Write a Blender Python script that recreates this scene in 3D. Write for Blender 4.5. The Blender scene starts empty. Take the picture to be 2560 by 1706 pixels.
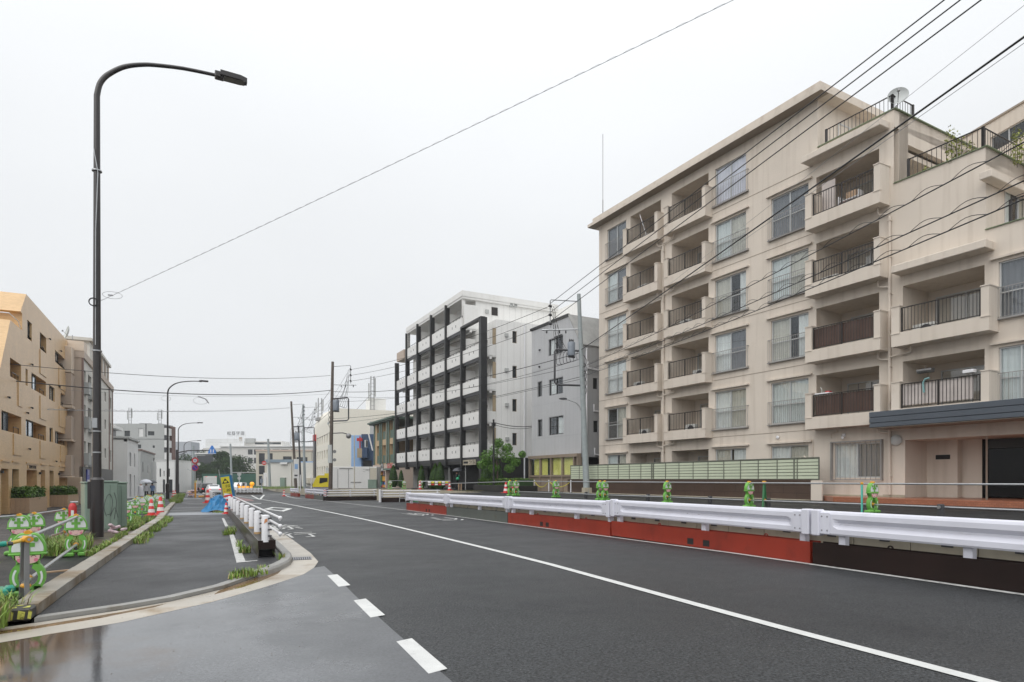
import bpy, bmesh, math, random
from mathutils import Vector, Matrix
RND = random.Random(11)
rad = math.radians
scene = bpy.context.scene
COL = scene.collection

# ------------------------------------------------------------------ camera, sky, sun, exposure
FPX, CX, HY, CAMZ = 1564.0, 1280.0, 1198.0, 1.5          # focal length and principal column / horizon row of the photograph
YAW = math.atan((CX - 530.0) / FPX)
cam = bpy.data.cameras.new('camera'); camo = bpy.data.objects.new('camera', cam); COL.objects.link(camo)
camo.location = (0, 0, CAMZ); camo.rotation_euler = (rad(90), 0, -YAW)
cam.sensor_width = 36.0; cam.lens = 36.0 * FPX / 2560.0; cam.sensor_fit = 'HORIZONTAL'
cam.shift_y = (HY - 853.0) / 2560.0; cam.shift_x = 0.0
cam.clip_start = 0.1; cam.clip_end = 3000
scene.camera = camo

world = bpy.data.worlds.new('World'); scene.world = world; world.use_nodes = True
wn = world.node_tree.nodes; wl = world.node_tree.links; wn.clear()
SUN_EL, SUN_AZ = rad(48), rad(232)
out = wn.new('ShaderNodeOutputWorld'); addsh = wn.new('ShaderNodeAddShader')
bg1 = wn.new('ShaderNodeBackground'); bg2 = wn.new('ShaderNodeBackground')
sky = wn.new('ShaderNodeTexSky'); sky.sky_type = 'NISHITA'; sky.sun_disc = False
sky.sun_elevation = SUN_EL; sky.sun_rotation = SUN_AZ; sky.air_density = 1.0; sky.dust_density = 6.0; sky.ozone_density = 1.0
bg1.inputs['Strength'].default_value = 0.05
hsv = wn.new('ShaderNodeHueSaturation'); hsv.inputs['Saturation'].default_value = 0.15; hsv.inputs['Value'].default_value = 0.10
wl.new(sky.outputs['Color'], hsv.inputs['Color']); wl.new(hsv.outputs['Color'], bg1.inputs['Color'])
# overcast cloud deck: luminance rises from the horizon to the zenith as under the CIE overcast sky
tc = wn.new('ShaderNodeTexCoord'); sep = wn.new('ShaderNodeSeparateXYZ'); wl.new(tc.outputs['Generated'], sep.inputs[0])
ramp = wn.new('ShaderNodeMapRange'); ramp.inputs['From Min'].default_value = 0.0; ramp.inputs['From Max'].default_value = 1.0
ramp.inputs['To Min'].default_value = 0.84; ramp.inputs['To Max'].default_value = 1.75
pw_ = wn.new('ShaderNodeMath'); pw_.operation = 'POWER'; pw_.inputs[1].default_value = 2.5; mx_ = wn.new('ShaderNodeMath'); mx_.operation = 'MAXIMUM'; mx_.inputs[1].default_value = 0.0
wl.new(sep.outputs['Z'], mx_.inputs[0]); wl.new(mx_.outputs[0], pw_.inputs[0]); wl.new(pw_.outputs[0], ramp.inputs['Value'])
nz = wn.new('ShaderNodeTexNoise'); nz.inputs['Scale'].default_value = 1.6; nz.inputs['Detail'].default_value = 3.0
mp = wn.new('ShaderNodeMapping'); mp.inputs['Scale'].default_value = (1, 1, 2.2); wl.new(tc.outputs['Generated'], mp.inputs[0]); wl.new(mp.outputs[0], nz.inputs['Vector'])
nr = wn.new('ShaderNodeMapRange'); nr.inputs['From Min'].default_value = 0.3; nr.inputs['From Max'].default_value = 0.7
nr.inputs['To Min'].default_value = 0.97; nr.inputs['To Max'].default_value = 1.03; wl.new(nz.outputs[0], nr.inputs['Value'])
mul = wn.new('ShaderNodeMath'); mul.operation = 'MULTIPLY'; wl.new(ramp.outputs[0], mul.inputs[0]); wl.new(nr.outputs[0], mul.inputs[1])
bg2.inputs['Color'].default_value = (0.95, 0.975, 1.0, 1); wl.new(mul.outputs[0], bg2.inputs['Strength'])
wl.new(bg1.outputs[0], addsh.inputs[0]); wl.new(bg2.outputs[0], addsh.inputs[1]); wl.new(addsh.outputs[0], out.inputs['Surface'])

sun = bpy.data.lights.new('sun', 'SUN'); suno = bpy.data.objects.new('sun', sun); COL.objects.link(suno)
sun.energy = 1.5; sun.angle = rad(70); sun.color = (1.0, 0.97, 0.93)
suno.rotation_euler = (rad(90) - SUN_EL, 0, -(SUN_AZ - rad(180)))
suno.location = (-20, -30, 60)
scene.view_settings.view_transform = 'Standard'; scene.view_settings.look = 'None'
scene.view_settings.gamma = 1.0; scene.view_settings.use_curve_mapping = False
scene.view_settings.exposure = 0.0
scene.render.engine = 'CYCLES'
scene.cycles.use_denoising = True
scene.cycles.max_bounces = 6; scene.cycles.transparent_max_bounces = 12
scene.cycles.sample_clamp_indirect = 6.0

# ------------------------------------------------------------------ positions
FW = (math.sin(YAW), math.cos(YAW)); RT = (math.cos(YAW), -math.sin(YAW))
def gz(y):                       # the street falls gently away from the camera
    return -0.008 * min(max(y - 10.0, 0.0), 140.0)
def gr(y):                       # the raised ground on the right of the works
    if y < 60: return 0.60
    return 0.60 + (gz(200) + 0.1 - 0.60) * min((y - 60) / 120.0, 1.0)
def at(u, depth):
    x = (u - CX) / FPX * depth
    return (FW[0] * depth + RT[0] * x, FW[1] * depth + RT[1] * x)
def hz(v, depth): return CAMZ + (HY - v) / FPX * depth
def gp(u, v, dz=0.0, flat=None):
    z = flat if flat is not None else 0.0
    for _ in range(30):
        depth = FPX * (CAMZ - z) / (v - HY); X, Y = at(u, depth)
        if flat is None: z = gz(Y) + dz
    return (X, Y, z)
def depth_of(x, y): return FW[0] * x + FW[1] * y
def y_on(u, X):                  # along the street at offset X
    k = (u - CX) / FPX
    # RT.x*X + RT.y*Y = k*(FW.x*X + FW.y*Y)
    return X * (RT[0] - k * FW[0]) / (k * FW[1] - RT[1])
def z_on(v, X, Y): return CAMZ + (HY - v) / FPX * depth_of(X, Y)

# ------------------------------------------------------------------ mesh building
class MB:
    def __init__(s): s.v = []; s.f = []; s.m = []
    def add(s, vs, fs, mi=0):
        b = len(s.v); s.v += [tuple(p) for p in vs]
        for f in fs: s.f.append(tuple(b + i for i in f)); s.m.append(mi)
        return s
    def box(s, x0, x1, y0, y1, z0, z1, mi=0):
        if x0 > x1: x0, x1 = x1, x0
        if y0 > y1: y0, y1 = y1, y0
        if z0 > z1: z0, z1 = z1, z0
        v = [(x0,y0,z0),(x1,y0,z0),(x1,y1,z0),(x0,y1,z0),(x0,y0,z1),(x1,y0,z1),(x1,y1,z1),(x0,y1,z1)]
        return s.add(v, [(0,3,2,1),(4,5,6,7),(0,1,5,4),(1,2,6,5),(2,3,7,6),(3,0,4,7)], mi)
    def cbox(s, x0, x1, y0, y1, z0, z1, c=0.01, mi=0):       # box with chamfered edges
        bm = bmesh.new(); bmesh.ops.create_cube(bm, size=1)
        for v in bm.verts: v.co = Vector(((x0+x1)/2 + v.co.x*(x1-x0), (y0+y1)/2 + v.co.y*(y1-y0), (z0+z1)/2 + v.co.z*(z1-z0)))
        bmesh.ops.bevel(bm, geom=bm.edges[:], offset=c, segments=1, affect='EDGES')
        bm.verts.index_update(); s.add([v.co[:] for v in bm.verts], [[v.index for v in f.verts] for f in bm.faces], mi); bm.free(); return s
    def tube(s, pts, r, n=8, mi=0, cap=True, r2=None):
        pts = [Vector(p) for p in pts]; L = len(pts); rings = []
        up = None
        for i, p in enumerate(pts):
            t = (pts[min(i+1, L-1)] - pts[max(i-1, 0)]).normalized()
            if up is None:
                up = Vector((0,0,1)) if abs(t.z) < 0.9 else Vector((1,0,0))
            a = t.cross(up)
            if a.length < 1e-6: a = t.orthogonal()
            a.normalize(); b = a.cross(t).normalized(); up = b
            rr = r if r2 is None else r + (r2 - r) * i / (L - 1)
            rings.append([p + a*rr*math.cos(2*math.pi*k/n) + b*rr*math.sin(2*math.pi*k/n) for k in range(n)])
        vs = [q for R in rings for q in R]; fs = []
        for i in range(L-1):
            for k in range(n):
                fs.append((i*n+k, i*n+(k+1)%n, (i+1)*n+(k+1)%n, (i+1)*n+k))
        if cap: fs.append(tuple(range(n-1,-1,-1))); fs.append(tuple((L-1)*n+k for k in range(n)))
        return s.add(vs, fs, mi)
    def lathe(s, prof, c=(0,0,0), n=16, mi=0):                # prof: (r, z) from bottom to top
        vs = []; fs = []; L = len(prof)
        for r, z in prof:
            for k in range(n): vs.append((c[0]+r*math.cos(2*math.pi*k/n), c[1]+r*math.sin(2*math.pi*k/n), c[2]+z))
        for i in range(L-1):
            for k in range(n): fs.append((i*n+k, i*n+(k+1)%n, (i+1)*n+(k+1)%n, (i+1)*n+k))
        fs.append(tuple(range(n-1,-1,-1))); fs.append(tuple((L-1)*n+k for k in range(n)))
        return s.add(vs, fs, mi)
    def ball(s, c, r, n=10, m=6, mi=0, sz=1.0):
        return s.lathe([(max(r*math.sin(math.pi*i/m), 0.0005), -r*sz*math.cos(math.pi*i/m)) for i in range(m+1)], c, n, mi)
    def prism(s, poly, z0, z1, mi=0):                         # polygon in xy, counter-clockwise
        n = len(poly); vs = [(p[0],p[1],z0) for p in poly] + [(p[0],p[1],z1) for p in poly]
        fs = [tuple(range(n-1,-1,-1)), tuple(range(n, 2*n))] + [(k,(k+1)%n,n+(k+1)%n,n+k) for k in range(n)]
        return s.add(vs, fs, mi)
    def plate(s, poly, y0, y1, mi=0, ch=0.0):                 # polygon in xz extruded along y, optional rounded rim
        n = len(poly)
        def inset(d):
            if d == 0: return poly
            cx = sum(p[0] for p in poly)/n; r = []
            for k in range(n):
                a = Vector(poly[k-1]); b = Vector(poly[k]); c = Vector(poly[(k+1)%n])
                e1 = (b-a).normalized(); e2 = (c-b).normalized(); nn = Vector((-(e1.y+e2.y), e1.x+e2.x))
                if nn.length < 1e-6: nn = Vector((-e1.y, e1.x))
                nn.normalize(); r.append((b.x+nn.x*d, b.y+nn.y*d))
            return r
        lay = [(y0, 0.0), (y1, 0.0)] if ch == 0 else [(y0, ch), (y0+ch, 0.0), (y1-ch, 0.0), (y1, ch)]
        vs = []; fs = []
        for y, d in lay: vs += [(p[0], y, p[1]) for p in inset(d)]
        L = len(lay)
        fs.append(tuple(range(n))); fs.append(tuple((L-1)*n+k for k in range(n-1,-1,-1)))
        for i in range(L-1):
            for k in range(n): fs.append((i*n+k, (i+1)*n+k, (i+1)*n+(k+1)%n, i*n+(k+1)%n))
        return s.add(vs, fs, mi)
    def ring(s, c, ro, ri, y0, y1, a0=0, a1=2*math.pi, n=24, mi=0, sx=1.0):
        vs = []; fs = []; full = abs(a1-a0) > 6.28
        for k in range(n + (0 if full else 1)):
            a = a0 + (a1-a0)*k/n
            for r, y in ((ro,y0),(ri,y0),(ri,y1),(ro,y1)): vs.append((c[0]+sx*r*math.cos(a), y, c[1]+r*math.sin(a)))
        N = n if full else n
        for k in range(N):
            a = k*4; b = ((k+1) % (n if full else n+1))*4
            for i in range(4): fs.append((a+i, b+i, b+(i+1)%4, a+(i+1)%4))
        if not full: fs += [(0,1,2,3), (n*4+3, n*4+2, n*4+1, n*4)]
        return s.add(vs, fs, mi)
    def quad(s, a, b, c, d, mi=0): return s.add([a,b,c,d], [(0,1,2,3)], mi)
    def move(s, dx, dy, dz): s.v = [(x+dx, y+dy, z+dz) for x,y,z in s.v]; return s
    def xf(s, M): s.v = [tuple(M @ Vector(p)) for p in s.v]; return s
    def mesh(s, name, mats, smooth=False, fixn=True):
        me = bpy.data.meshes.new(name); me.from_pydata(s.v, [], s.f); 
        if not isinstance(mats, (list, tuple)): mats = [mats]
        for m in mats: me.materials.append(m)
        if len(mats) > 1: me.polygons.foreach_set('material_index', s.m)
        if fixn:
            bm = bmesh.new(); bm.from_mesh(me); bmesh.ops.recalc_face_normals(bm, faces=bm.faces[:]); bm.to_mesh(me); bm.free()
        if smooth: me.polygons.foreach_set('use_smooth', [True]*len(me.polygons)); 
        if smooth: me.set_sharp_from_angle(angle=rad(40))
        me.update(); return me
    def obj(s, name, mats, parent=None, loc=(0,0,0), rz=0, smooth=False, fixn=True):
        return link(name, s.mesh(name, mats, smooth, fixn), parent, loc, rz)
def link(name, me, parent=None, loc=(0,0,0), rz=0):
    o = bpy.data.objects.new(name, me); COL.objects.link(o); o.location = loc; o.rotation_euler = (0,0,rz)
    if parent is not None: o.parent = parent
    return o
def tag(o, label=None, cat=None, group=None, kind=None):
    if label: o['label'] = label
    if cat: o['category'] = cat
    if group: o['group'] = group
    if kind: o['kind'] = kind
    return o
def thing(name, label, cat, loc=(0,0,0), rz=0, group=None):
    o = bpy.data.objects.new(name, None); COL.objects.link(o); o.location = loc; o.rotation_euler = (0,0,rz); o.empty_display_size = 0.3
    return tag(o, label, cat, group)
def dup(root, loc, rz, label=None, group=None):
    kids = {}
    for o in COL.objects:
        if o.parent is not None: kids.setdefault(o.parent, []).append(o)
    def cp(o, parent):
        c = o.copy(); COL.objects.link(c)
        if parent is not None: c.parent = parent
        for k in kids.get(o, []): cp(k, c)
        return c
    r = cp(root, None); r.location = loc; r.rotation_euler = (0,0,rz)
    if label: r['label'] = label
    if group: r['group'] = group
    return r
def structure(name, mb, m, smooth=False):
    return tag(mb.obj(name, m, smooth=smooth), kind='structure')

# ------------------------------------------------------------------ materials
def srgb(r, g, b):
    f = lambda c: (c/255/12.92) if c/255 <= 0.04045 else ((c/255+0.055)/1.055)**2.4
    return (f(r), f(g), f(b))
def mat(name, col, rough=0.6, var=0.10, scale=2.0, bump=0.0, bscale=60.0, metal=0.0, spec=0.5, streak=0.0, rvar=0.0, speck=0.0, island=0.0, coat=0.0, dirt=None, place=False):
    m = bpy.data.materials.new(name); m.use_nodes = True; nt = m.node_tree; N = nt.nodes; L = nt.links
    bs = N['Principled BSDF']; bs.inputs['Roughness'].default_value = rough; bs.inputs['Metallic'].default_value = metal
    bs.inputs['Specular IOR Level'].default_value = spec
    if coat: bs.inputs['Coat Weight'].default_value = coat; bs.inputs['Coat Roughness'].default_value = 0.15
    tcn = N.new('ShaderNodeTexCoord'); co = tcn.outputs['Object'] if not place else N.new('ShaderNodeNewGeometry').outputs['Position']
    no = N.new('ShaderNodeTexNoise'); no.inputs['Scale'].default_value = scale; no.inputs['Detail'].default_value = 5; no.inputs['Roughness'].default_value = 0.6
    L.new(co, no.inputs['Vector'])
    mx = N.new('ShaderNodeMix'); mx.data_type = 'RGBA'
    mx.inputs['A'].default_value = tuple(max(c*(1-var),0) for c in col)+(1,); mx.inputs['B'].default_value = tuple(min(c*(1+var),1) for c in col)+(1,)
    mr = N.new('ShaderNodeMapRange'); mr.inputs['From Min'].default_value = 0.3; mr.inputs['From Max'].default_value = 0.7; L.new(no.outputs[0], mr.inputs['Value'])
    L.new(mr.outputs[0], mx.inputs['Factor']); cur = mx.outputs['Result']
    def times(fac_socket, colr):
        nonlocal cur
        k = N.new('ShaderNodeMix'); k.data_type = 'RGBA'; k.blend_type = 'MULTIPLY'; k.inputs['B'].default_value = colr+(1,)
        L.new(fac_socket, k.inputs['Factor']); L.new(cur, k.inputs['A']); cur = k.outputs['Result']
    if streak:
        mpn = N.new('ShaderNodeMapping'); mpn.inputs['Scale'].default_value = (2.6, 2.6, 0.16); L.new(co, mpn.inputs[0])
        n2 = N.new('ShaderNodeTexNoise'); n2.inputs['Scale'].default_value = 1.3; n2.inputs['Detail'].default_value = 6; L.new(mpn.outputs[0], n2.inputs['Vector'])
        r2 = N.new('ShaderNodeMapRange'); r2.inputs['From Min'].default_value = 0.5; r2.inputs['From Max'].default_value = 0.8; r2.inputs['To Max'].default_value = streak; L.new(n2.outputs[0], r2.inputs['Value'])
        times(r2.outputs[0], (0.55, 0.5, 0.45))
    if dirt:
        n4 = N.new('ShaderNodeTexNoise'); n4.inputs['Scale'].default_value = dirt[0]; n4.inputs['Detail'].default_value = 7; n4.inputs['Roughness'].default_value = 0.65; L.new(co, n4.inputs['Vector'])
        r4 = N.new('ShaderNodeMapRange'); r4.inputs['From Min'].default_value = dirt[1]; r4.inputs['From Max'].default_value = dirt[1]+0.15; L.new(n4.outputs[0], r4.inputs['Value'])
        times(r4.outputs[0], dirt[2])
    if speck:
        vo = N.new('ShaderNodeTexNoise'); vo.inputs['Scale'].default_value = 36.0; vo.inputs['Detail'].default_value = 3; vo.inputs['Roughness'].default_value = 0.8; L.new(co, vo.inputs['Vector'])
        r3 = N.new('ShaderNodeMapRange'); r3.inputs['From Min'].default_value = 0.36; r3.inputs['From Max'].default_value = 0.66
        r3.inputs['To Min'].default_value = 1.0-speck; r3.inputs['To Max'].default_value = 1.0+speck*1.6; L.new(vo.outputs[0], r3.inputs['Value'])
        k = N.new('ShaderNodeVectorMath'); k.operation = 'SCALE'; L.new(cur, k.inputs[0]); L.new(r3.outputs[0], k.inputs['Scale']); cur = k.outputs[0]
        # scattered pale stones
        w = N.new('ShaderNodeTexVoronoi'); w.inputs['Scale'].default_value = 18.0; L.new(co, w.inputs['Vector'])
        r5 = N.new('ShaderNodeMapRange'); r5.inputs['From Min'].default_value = 0.10; r5.inputs['From Max'].default_value = 0.06; L.new(w.outputs['Distance'], r5.inputs['Value'])
        gt = N.new('ShaderNodeMath'); gt.operation = 'GREATER_THAN'; gt.inputs[1].default_value = 0.86; sp = N.new('ShaderNodeSeparateColor'); L.new(w.outputs['Color'], sp.inputs[0]); L.new(sp.outputs[0], gt.inputs[0])
        mm = N.new('ShaderNodeMath'); mm.operation = 'MULTIPLY'; L.new(r5.outputs[0], mm.inputs[0]); L.new(gt.outputs[0], mm.inputs[1])
        kk = N.new('ShaderNodeMix'); kk.data_type = 'RGBA'; kk.inputs['B'].default_value = (0.26,0.26,0.25,1); L.new(mm.outputs[0], kk.inputs['Factor']); L.new(cur, kk.inputs['A']); cur = kk.outputs['Result']
    if island:
        ge = N.new('ShaderNodeNewGeometry'); r6 = N.new('ShaderNodeMapRange'); r6.inputs['To Min'].default_value = 1-island; r6.inputs['To Max'].default_value = 1+island; L.new(ge.outputs['Random Per Island'], r6.inputs['Value'])
        k = N.new('ShaderNodeVectorMath'); k.operation = 'SCALE'; L.new(cur, k.inputs[0]); L.new(r6.outputs[0], k.inputs['Scale']); cur = k.outputs[0]
    L.new(cur, bs.inputs['Base Color'])
    if rvar:
        n3 = N.new('ShaderNodeTexNoise'); n3.inputs['Scale'].default_value = 0.45; n3.inputs['Detail'].default_value = 6; n3.inputs['Roughness'].default_value = 0.62; L.new(co, n3.inputs['Vector'])
        r7 = N.new('ShaderNodeMapRange'); r7.inputs['From Min'].default_value = 0.35; r7.inputs['From Max'].default_value = 0.65; r7.inputs['To Min'].default_value = max(rough-rvar,0.02); r7.inputs['To Max'].default_value = min(rough+rvar,1)
        L.new(n3.outputs[0], r7.inputs['Value']); L.new(r7.outputs[0], bs.inputs['Roughness'])
    if bump:
        nb = N.new('ShaderNodeTexNoise'); nb.inputs['Scale'].default_value = bscale; nb.inputs['Detail'].default_value = 4; L.new(co, nb.inputs['Vector'])
        bu = N.new('ShaderNodeBump'); bu.inputs['Strength'].default_value = bump; bu.inputs['Distance'].default_value = 0.012; L.new(nb.outputs[0], bu.inputs['Height']); L.new(bu.outputs[0], bs.inputs['Normal'])
    return m
def stripes(m, axis, period, width, dark, depth=0.6):
    """narrow grooves between cladding panels, in object space along one axis"""
    nt = m.node_tree; N = nt.nodes; L = nt.links; bs = N['Principled BSDF']
    t = N.new('ShaderNodeTexCoord'); sx = N.new('ShaderNodeSeparateXYZ'); L.new(t.outputs['Object'], sx.inputs[0])
    ds = N.new('ShaderNodeMath'); ds.operation = 'MULTIPLY'; ds.inputs[1].default_value = 1/period
    if axis == 'XY':
        ad = N.new('ShaderNodeMath'); ad.operation = 'ADD'; L.new(sx.outputs[0], ad.inputs[0]); L.new(sx.outputs[1], ad.inputs[1]); L.new(ad.outputs[0], ds.inputs[0])
    else: L.new(sx.outputs['XYZ'.index(axis)], ds.inputs[0])
    fr = N.new('ShaderNodeMath'); fr.operation = 'FRACT'; L.new(ds.outputs[0], fr.inputs[0])
    lt = N.new('ShaderNodeMath'); lt.operation = 'LESS_THAN'; lt.inputs[1].default_value = width/period; L.new(fr.outputs[0], lt.inputs[0])
    src = bs.inputs['Base Color'].links[0].from_socket
    k = N.new('ShaderNodeMix'); k.data_type = 'RGBA'; k.blend_type = 'MULTIPLY'; k.inputs['B'].default_value = (dark,dark,dark,1)
    L.new(lt.outputs[0], k.inputs['Factor']); L.new(src, k.inputs['A']); L.new(k.outputs['Result'], bs.inputs['Base Color'])
    return m
def tiles(m, sc, mortar, w=0.5, h=0.25, size=0.02):
    nt = m.node_tree; N = nt.nodes; L = nt.links; bs = N['Principled BSDF']
    t = N.new('ShaderNodeTexCoord'); sx = N.new('ShaderNodeSeparateXYZ'); L.new(t.outputs['Object'], sx.inputs[0])
    ad = N.new('ShaderNodeMath'); ad.operation = 'ADD'; L.new(sx.outputs[0], ad.inputs[0]); L.new(sx.outputs[1], ad.inputs[1])
    cb = N.new('ShaderNodeCombineXYZ'); L.new(ad.outputs[0], cb.inputs[0]); L.new(sx.outputs[2], cb.inputs[1])
    br = N.new('ShaderNodeTexBrick'); br.inputs['Scale'].default_value = sc; br.inputs['Mortar Size'].default_value = size; br.inputs['Brick Width'].default_value = w; br.inputs['Row Height'].default_value = h
    br.inputs['Color1'].default_value = (1,1,1,1); br.inputs['Color2'].default_value = (0.86,0.84,0.80,1); br.inputs['Mortar'].default_value = (mortar,)*3+(1,)
    L.new(cb.outputs[0], br.inputs['Vector'])
    src = bs.inputs['Base Color'].links[0].from_socket
    k = N.new('ShaderNodeMix'); k.data_type = 'RGBA'; k.blend_type = 'MULTIPLY'; k.inputs['Factor'].default_value = 1.0
    L.new(src, k.inputs['A']); L.new(br.outputs['Color'], k.inputs['B']); L.new(k.outputs['Result'], bs.inputs['Base Color'])
    return m
def glass(name, tint=(0.93,0.94,0.94), refl=0.22, rough=0.02):
    m = bpy.data.materials.new(name); m.use_nodes = True; nt = m.node_tree; N = nt.nodes; L = nt.links
    N.remove(N['Principled BSDF']); o = N['Material Output']
    tr = N.new('ShaderNodeBsdfTransparent'); tr.inputs[0].default_value = tint+(1,)
    gl = N.new('ShaderNodeBsdfGlossy'); gl.inputs['Roughness'].default_value = rough; gl.inputs['Color'].default_value = (0.9,0.95,1,1)
    fr = N.new('ShaderNodeLayerWeight'); p5 = N.new('ShaderNodeMath'); p5.operation = 'POWER'; p5.inputs[1].default_value = 4.5; L.new(fr.outputs['Facing'], p5.inputs[0])
    mr = N.new('ShaderNodeMapRange'); mr.inputs['To Min'].default_value = refl*0.25; mr.inputs['To Max'].default_value = 0.9; L.new(p5.outputs[0], mr.inputs['Value'])
    mx = N.new('ShaderNodeMixShader'); L.new(mr.outputs[0], mx.inputs[0]); L.new(tr.outputs[0], mx.inputs[1]); L.new(gl.outputs[0], mx.inputs[2])
    L.new(mx.outputs[0], o.inputs['Surface']); return m
def emit(name, col, s):
    m = bpy.data.materials.new(name); m.use_nodes = True; b = m.node_tree.nodes['Principled BSDF']
    b.inputs['Base Color'].default_value = col+(1,); b.inputs['Emission Color'].default_value = col+(1,); b.inputs['Emission Strength'].default_value = s; return m

M = {}
M['asphalt'] = mat('wet road asphalt', (0.027,0.0285,0.030), 0.50, 0.26, 0.22, 1.0, 45, rvar=0.08, speck=0.85, spec=0.32, dirt=(0.35, 0.55, (0.72,0.73,0.75)))
M['asphalt2'] = mat('damp pavement asphalt', (0.027,0.028,0.030), 0.50, 0.2, 0.5, 1.0, 50, rvar=0.10, speck=0.8, spec=0.36, dirt=(0.6, 0.55, (0.75,0.75,0.76)))
M['asphalt3'] = mat('dark new asphalt', (0.012,0.0125,0.013), 0.55, 0.2, 0.7, 0.5, 90, rvar=0.12, speck=0.5, spec=0.35)
M['sidestreet'] = mat('wet worn side street', (0.092,0.096,0.103), 0.20, 0.26, 0.55, 0.022, 40, speck=0.22, dirt=(0.8,0.56,(0.74,0.74,0.76)))
def wet_gradient(m, x0, x1, r0, r1):
    # standing film of water where the street is lowest, drying out towards the crown of the road
    nt = m.node_tree; N = nt.nodes; L = nt.links; bs = N['Principled BSDF']
    t = N.new('ShaderNodeTexCoord'); sx = N.new('ShaderNodeSeparateXYZ'); L.new(t.outputs['Object'], sx.inputs[0])
    n = N.new('ShaderNodeTexNoise'); n.inputs['Scale'].default_value = 0.9; n.inputs['Detail'].default_value = 6; n.inputs['Roughness'].default_value = 0.6; L.new(t.outputs['Object'], n.inputs['Vector'])
    k = N.new('ShaderNodeMath'); k.operation = 'MULTIPLY_ADD'; k.inputs[1].default_value = 4.6; L.new(n.outputs[0], k.inputs[0]); L.new(sx.outputs[0], k.inputs[2])
    r = N.new('ShaderNodeMapRange'); r.interpolation_type = 'SMOOTHSTEP'; r.inputs['From Min'].default_value = x0+2.3; r.inputs['From Max'].default_value = x1+2.3; r.inputs['To Min'].default_value = r0; r.inputs['To Max'].default_value = r1
    L.new(k.outputs[0], r.inputs['Value']); L.new(r.outputs[0], bs.inputs['Roughness'])
    q = N.new('ShaderNodeMapRange'); q.interpolation_type = 'SMOOTHSTEP'; q.inputs['From Min'].default_value = x0+1.5; q.inputs['From Max'].default_value = x0+2.9; q.inputs['To Min'].default_value = 1.0; q.inputs['To Max'].default_value = 0.0
    L.new(k.outputs[0], q.inputs['Value']); c = N.new('ShaderNodeMix'); c.data_type = 'RGBA'; c.inputs['B'].default_value = (0.085,0.058,0.040,1)
    L.new(bs.inputs['Base Color'].links[0].from_socket, c.inputs['A']); L.new(q.outputs[0], c.inputs['Factor']); L.new(c.outputs['Result'], bs.inputs['Base Color'])
wet_gradient(M['sidestreet'], -1.1, 1.7, 0.035, 0.36)
M['puddle'] = mat('muddy standing water', (0.10,0.068,0.045), 0.03, 0.25, 1.2, 0.035, 9.0, spec=0.6)
M['gutter'] = mat('pale gutter concrete', (0.42,0.385,0.33), 0.38, 0.12, 1.6, 0.2, 60, rvar=0.15, dirt=(1.1, 0.52, (0.62,0.5,0.36)))
M['kerb'] = mat('weathered kerb concrete', (0.30,0.275,0.235), 0.5, 0.15, 2.2, 0.3, 50, rvar=0.15, dirt=(0.9, 0.48, (0.62,0.50,0.36)), place=True)
M['kerbgrey'] = mat('grey kerb concrete', (0.26,0.255,0.24), 0.45, 0.12, 3, 0.3, 60, dirt=(1.6, 0.55, (0.55,0.45,0.32)))
M['mud'] = mat('wet brown soil', (0.085,0.062,0.043), 0.4, 0.3, 2.5, 0.6, 30, rvar=0.2)
M['paint'] = mat('white road paint', (0.60,0.605,0.59), 0.5, 0.08, 6, 0.4, 60, dirt=(14.0, 0.60, (0.55,0.55,0.55)))
M['paintworn'] = mat('worn white road paint', (0.47,0.47,0.455), 0.55, 0.15, 8, 0.4, 60, dirt=(11.0, 0.53, (0.35,0.35,0.35)))
M['redpaint'] = mat('dull red road surface', (0.17,0.07,0.065), 0.5, 0.2, 2, 0.3, 90)
M['pavlight'] = mat('pale paving strip', (0.20,0.21,0.225), 0.4, 0.1, 3, 0.2, 50)
M['steelwhite'] = mat('white painted guardrail steel', (0.63,0.635,0.705), 0.32, 0.04, 1.5, 0.02, 30, streak=0.12, dirt=(2.2, 0.60, (0.86,0.84,0.81)), place=True)
M['white'] = mat('white enamel', (0.72,0.72,0.74), 0.32, 0.04, 3, dirt=(5.0,0.62,(0.85,0.80,0.72)))
M['rust'] = mat('rust stained base', (0.45,0.30,0.15), 0.6, 0.3, 14)
M['redsteel'] = mat('red oxide beam', (0.245,0.022,0.008), 0.5, 0.16, 1.2, 0.06, 20, streak=0.5, dirt=(1.6,0.56,(0.72,0.66,0.62)), place=True)
M['greysteel'] = mat('grey primer beam', (0.085,0.095,0.085), 0.5, 0.14, 1.2, 0.06, 20, dirt=(1.5,0.6,(0.85,0.7,0.5)))
M['brownsteel'] = mat('dark brown painted beam', (0.014,0.0065,0.005), 0.5, 0.25, 1.5, 0.06, 20, spec=0.25)
M['barriersteel'] = mat('brown grey barrier beam', (0.050,0.040,0.032), 0.28, 0.25, 2.0, 0.05, 20)
M['bolt'] = mat('galvanised bolt', (0.30,0.30,0.32), 0.4, 0.1, 20, metal=0.6)
M['galv'] = mat('galvanised pipe', (0.42,0.43,0.44), 0.34, 0.10, 8, metal=0.75)
M['black'] = mat('black void', (0.008,0.008,0.008), 0.6, 0.1)
M['polebrown'] = mat('dark brown street lamp steel', (0.024,0.020,0.020), 0.30, 0.15, 3, coat=0.2)
M['lampglass'] = mat('lamp lens', (0.16,0.155,0.13), 0.3, 0.1)
M['concretepole'] = mat('grey concrete pole', (0.30,0.335,0.34), 0.55, 0.10, 4, 0.15, 60, streak=0.3)
M['brownpole'] = mat('stained brown pole', (0.105,0.083,0.068), 0.6, 0.3, 5, 0.2, 40, streak=0.5)
M['wire'] = mat('black cable', (0.012,0.012,0.013), 0.5, 0.1)
M['wiregrey'] = mat('grey cable', (0.28,0.28,0.29), 0.5, 0.1)
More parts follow.
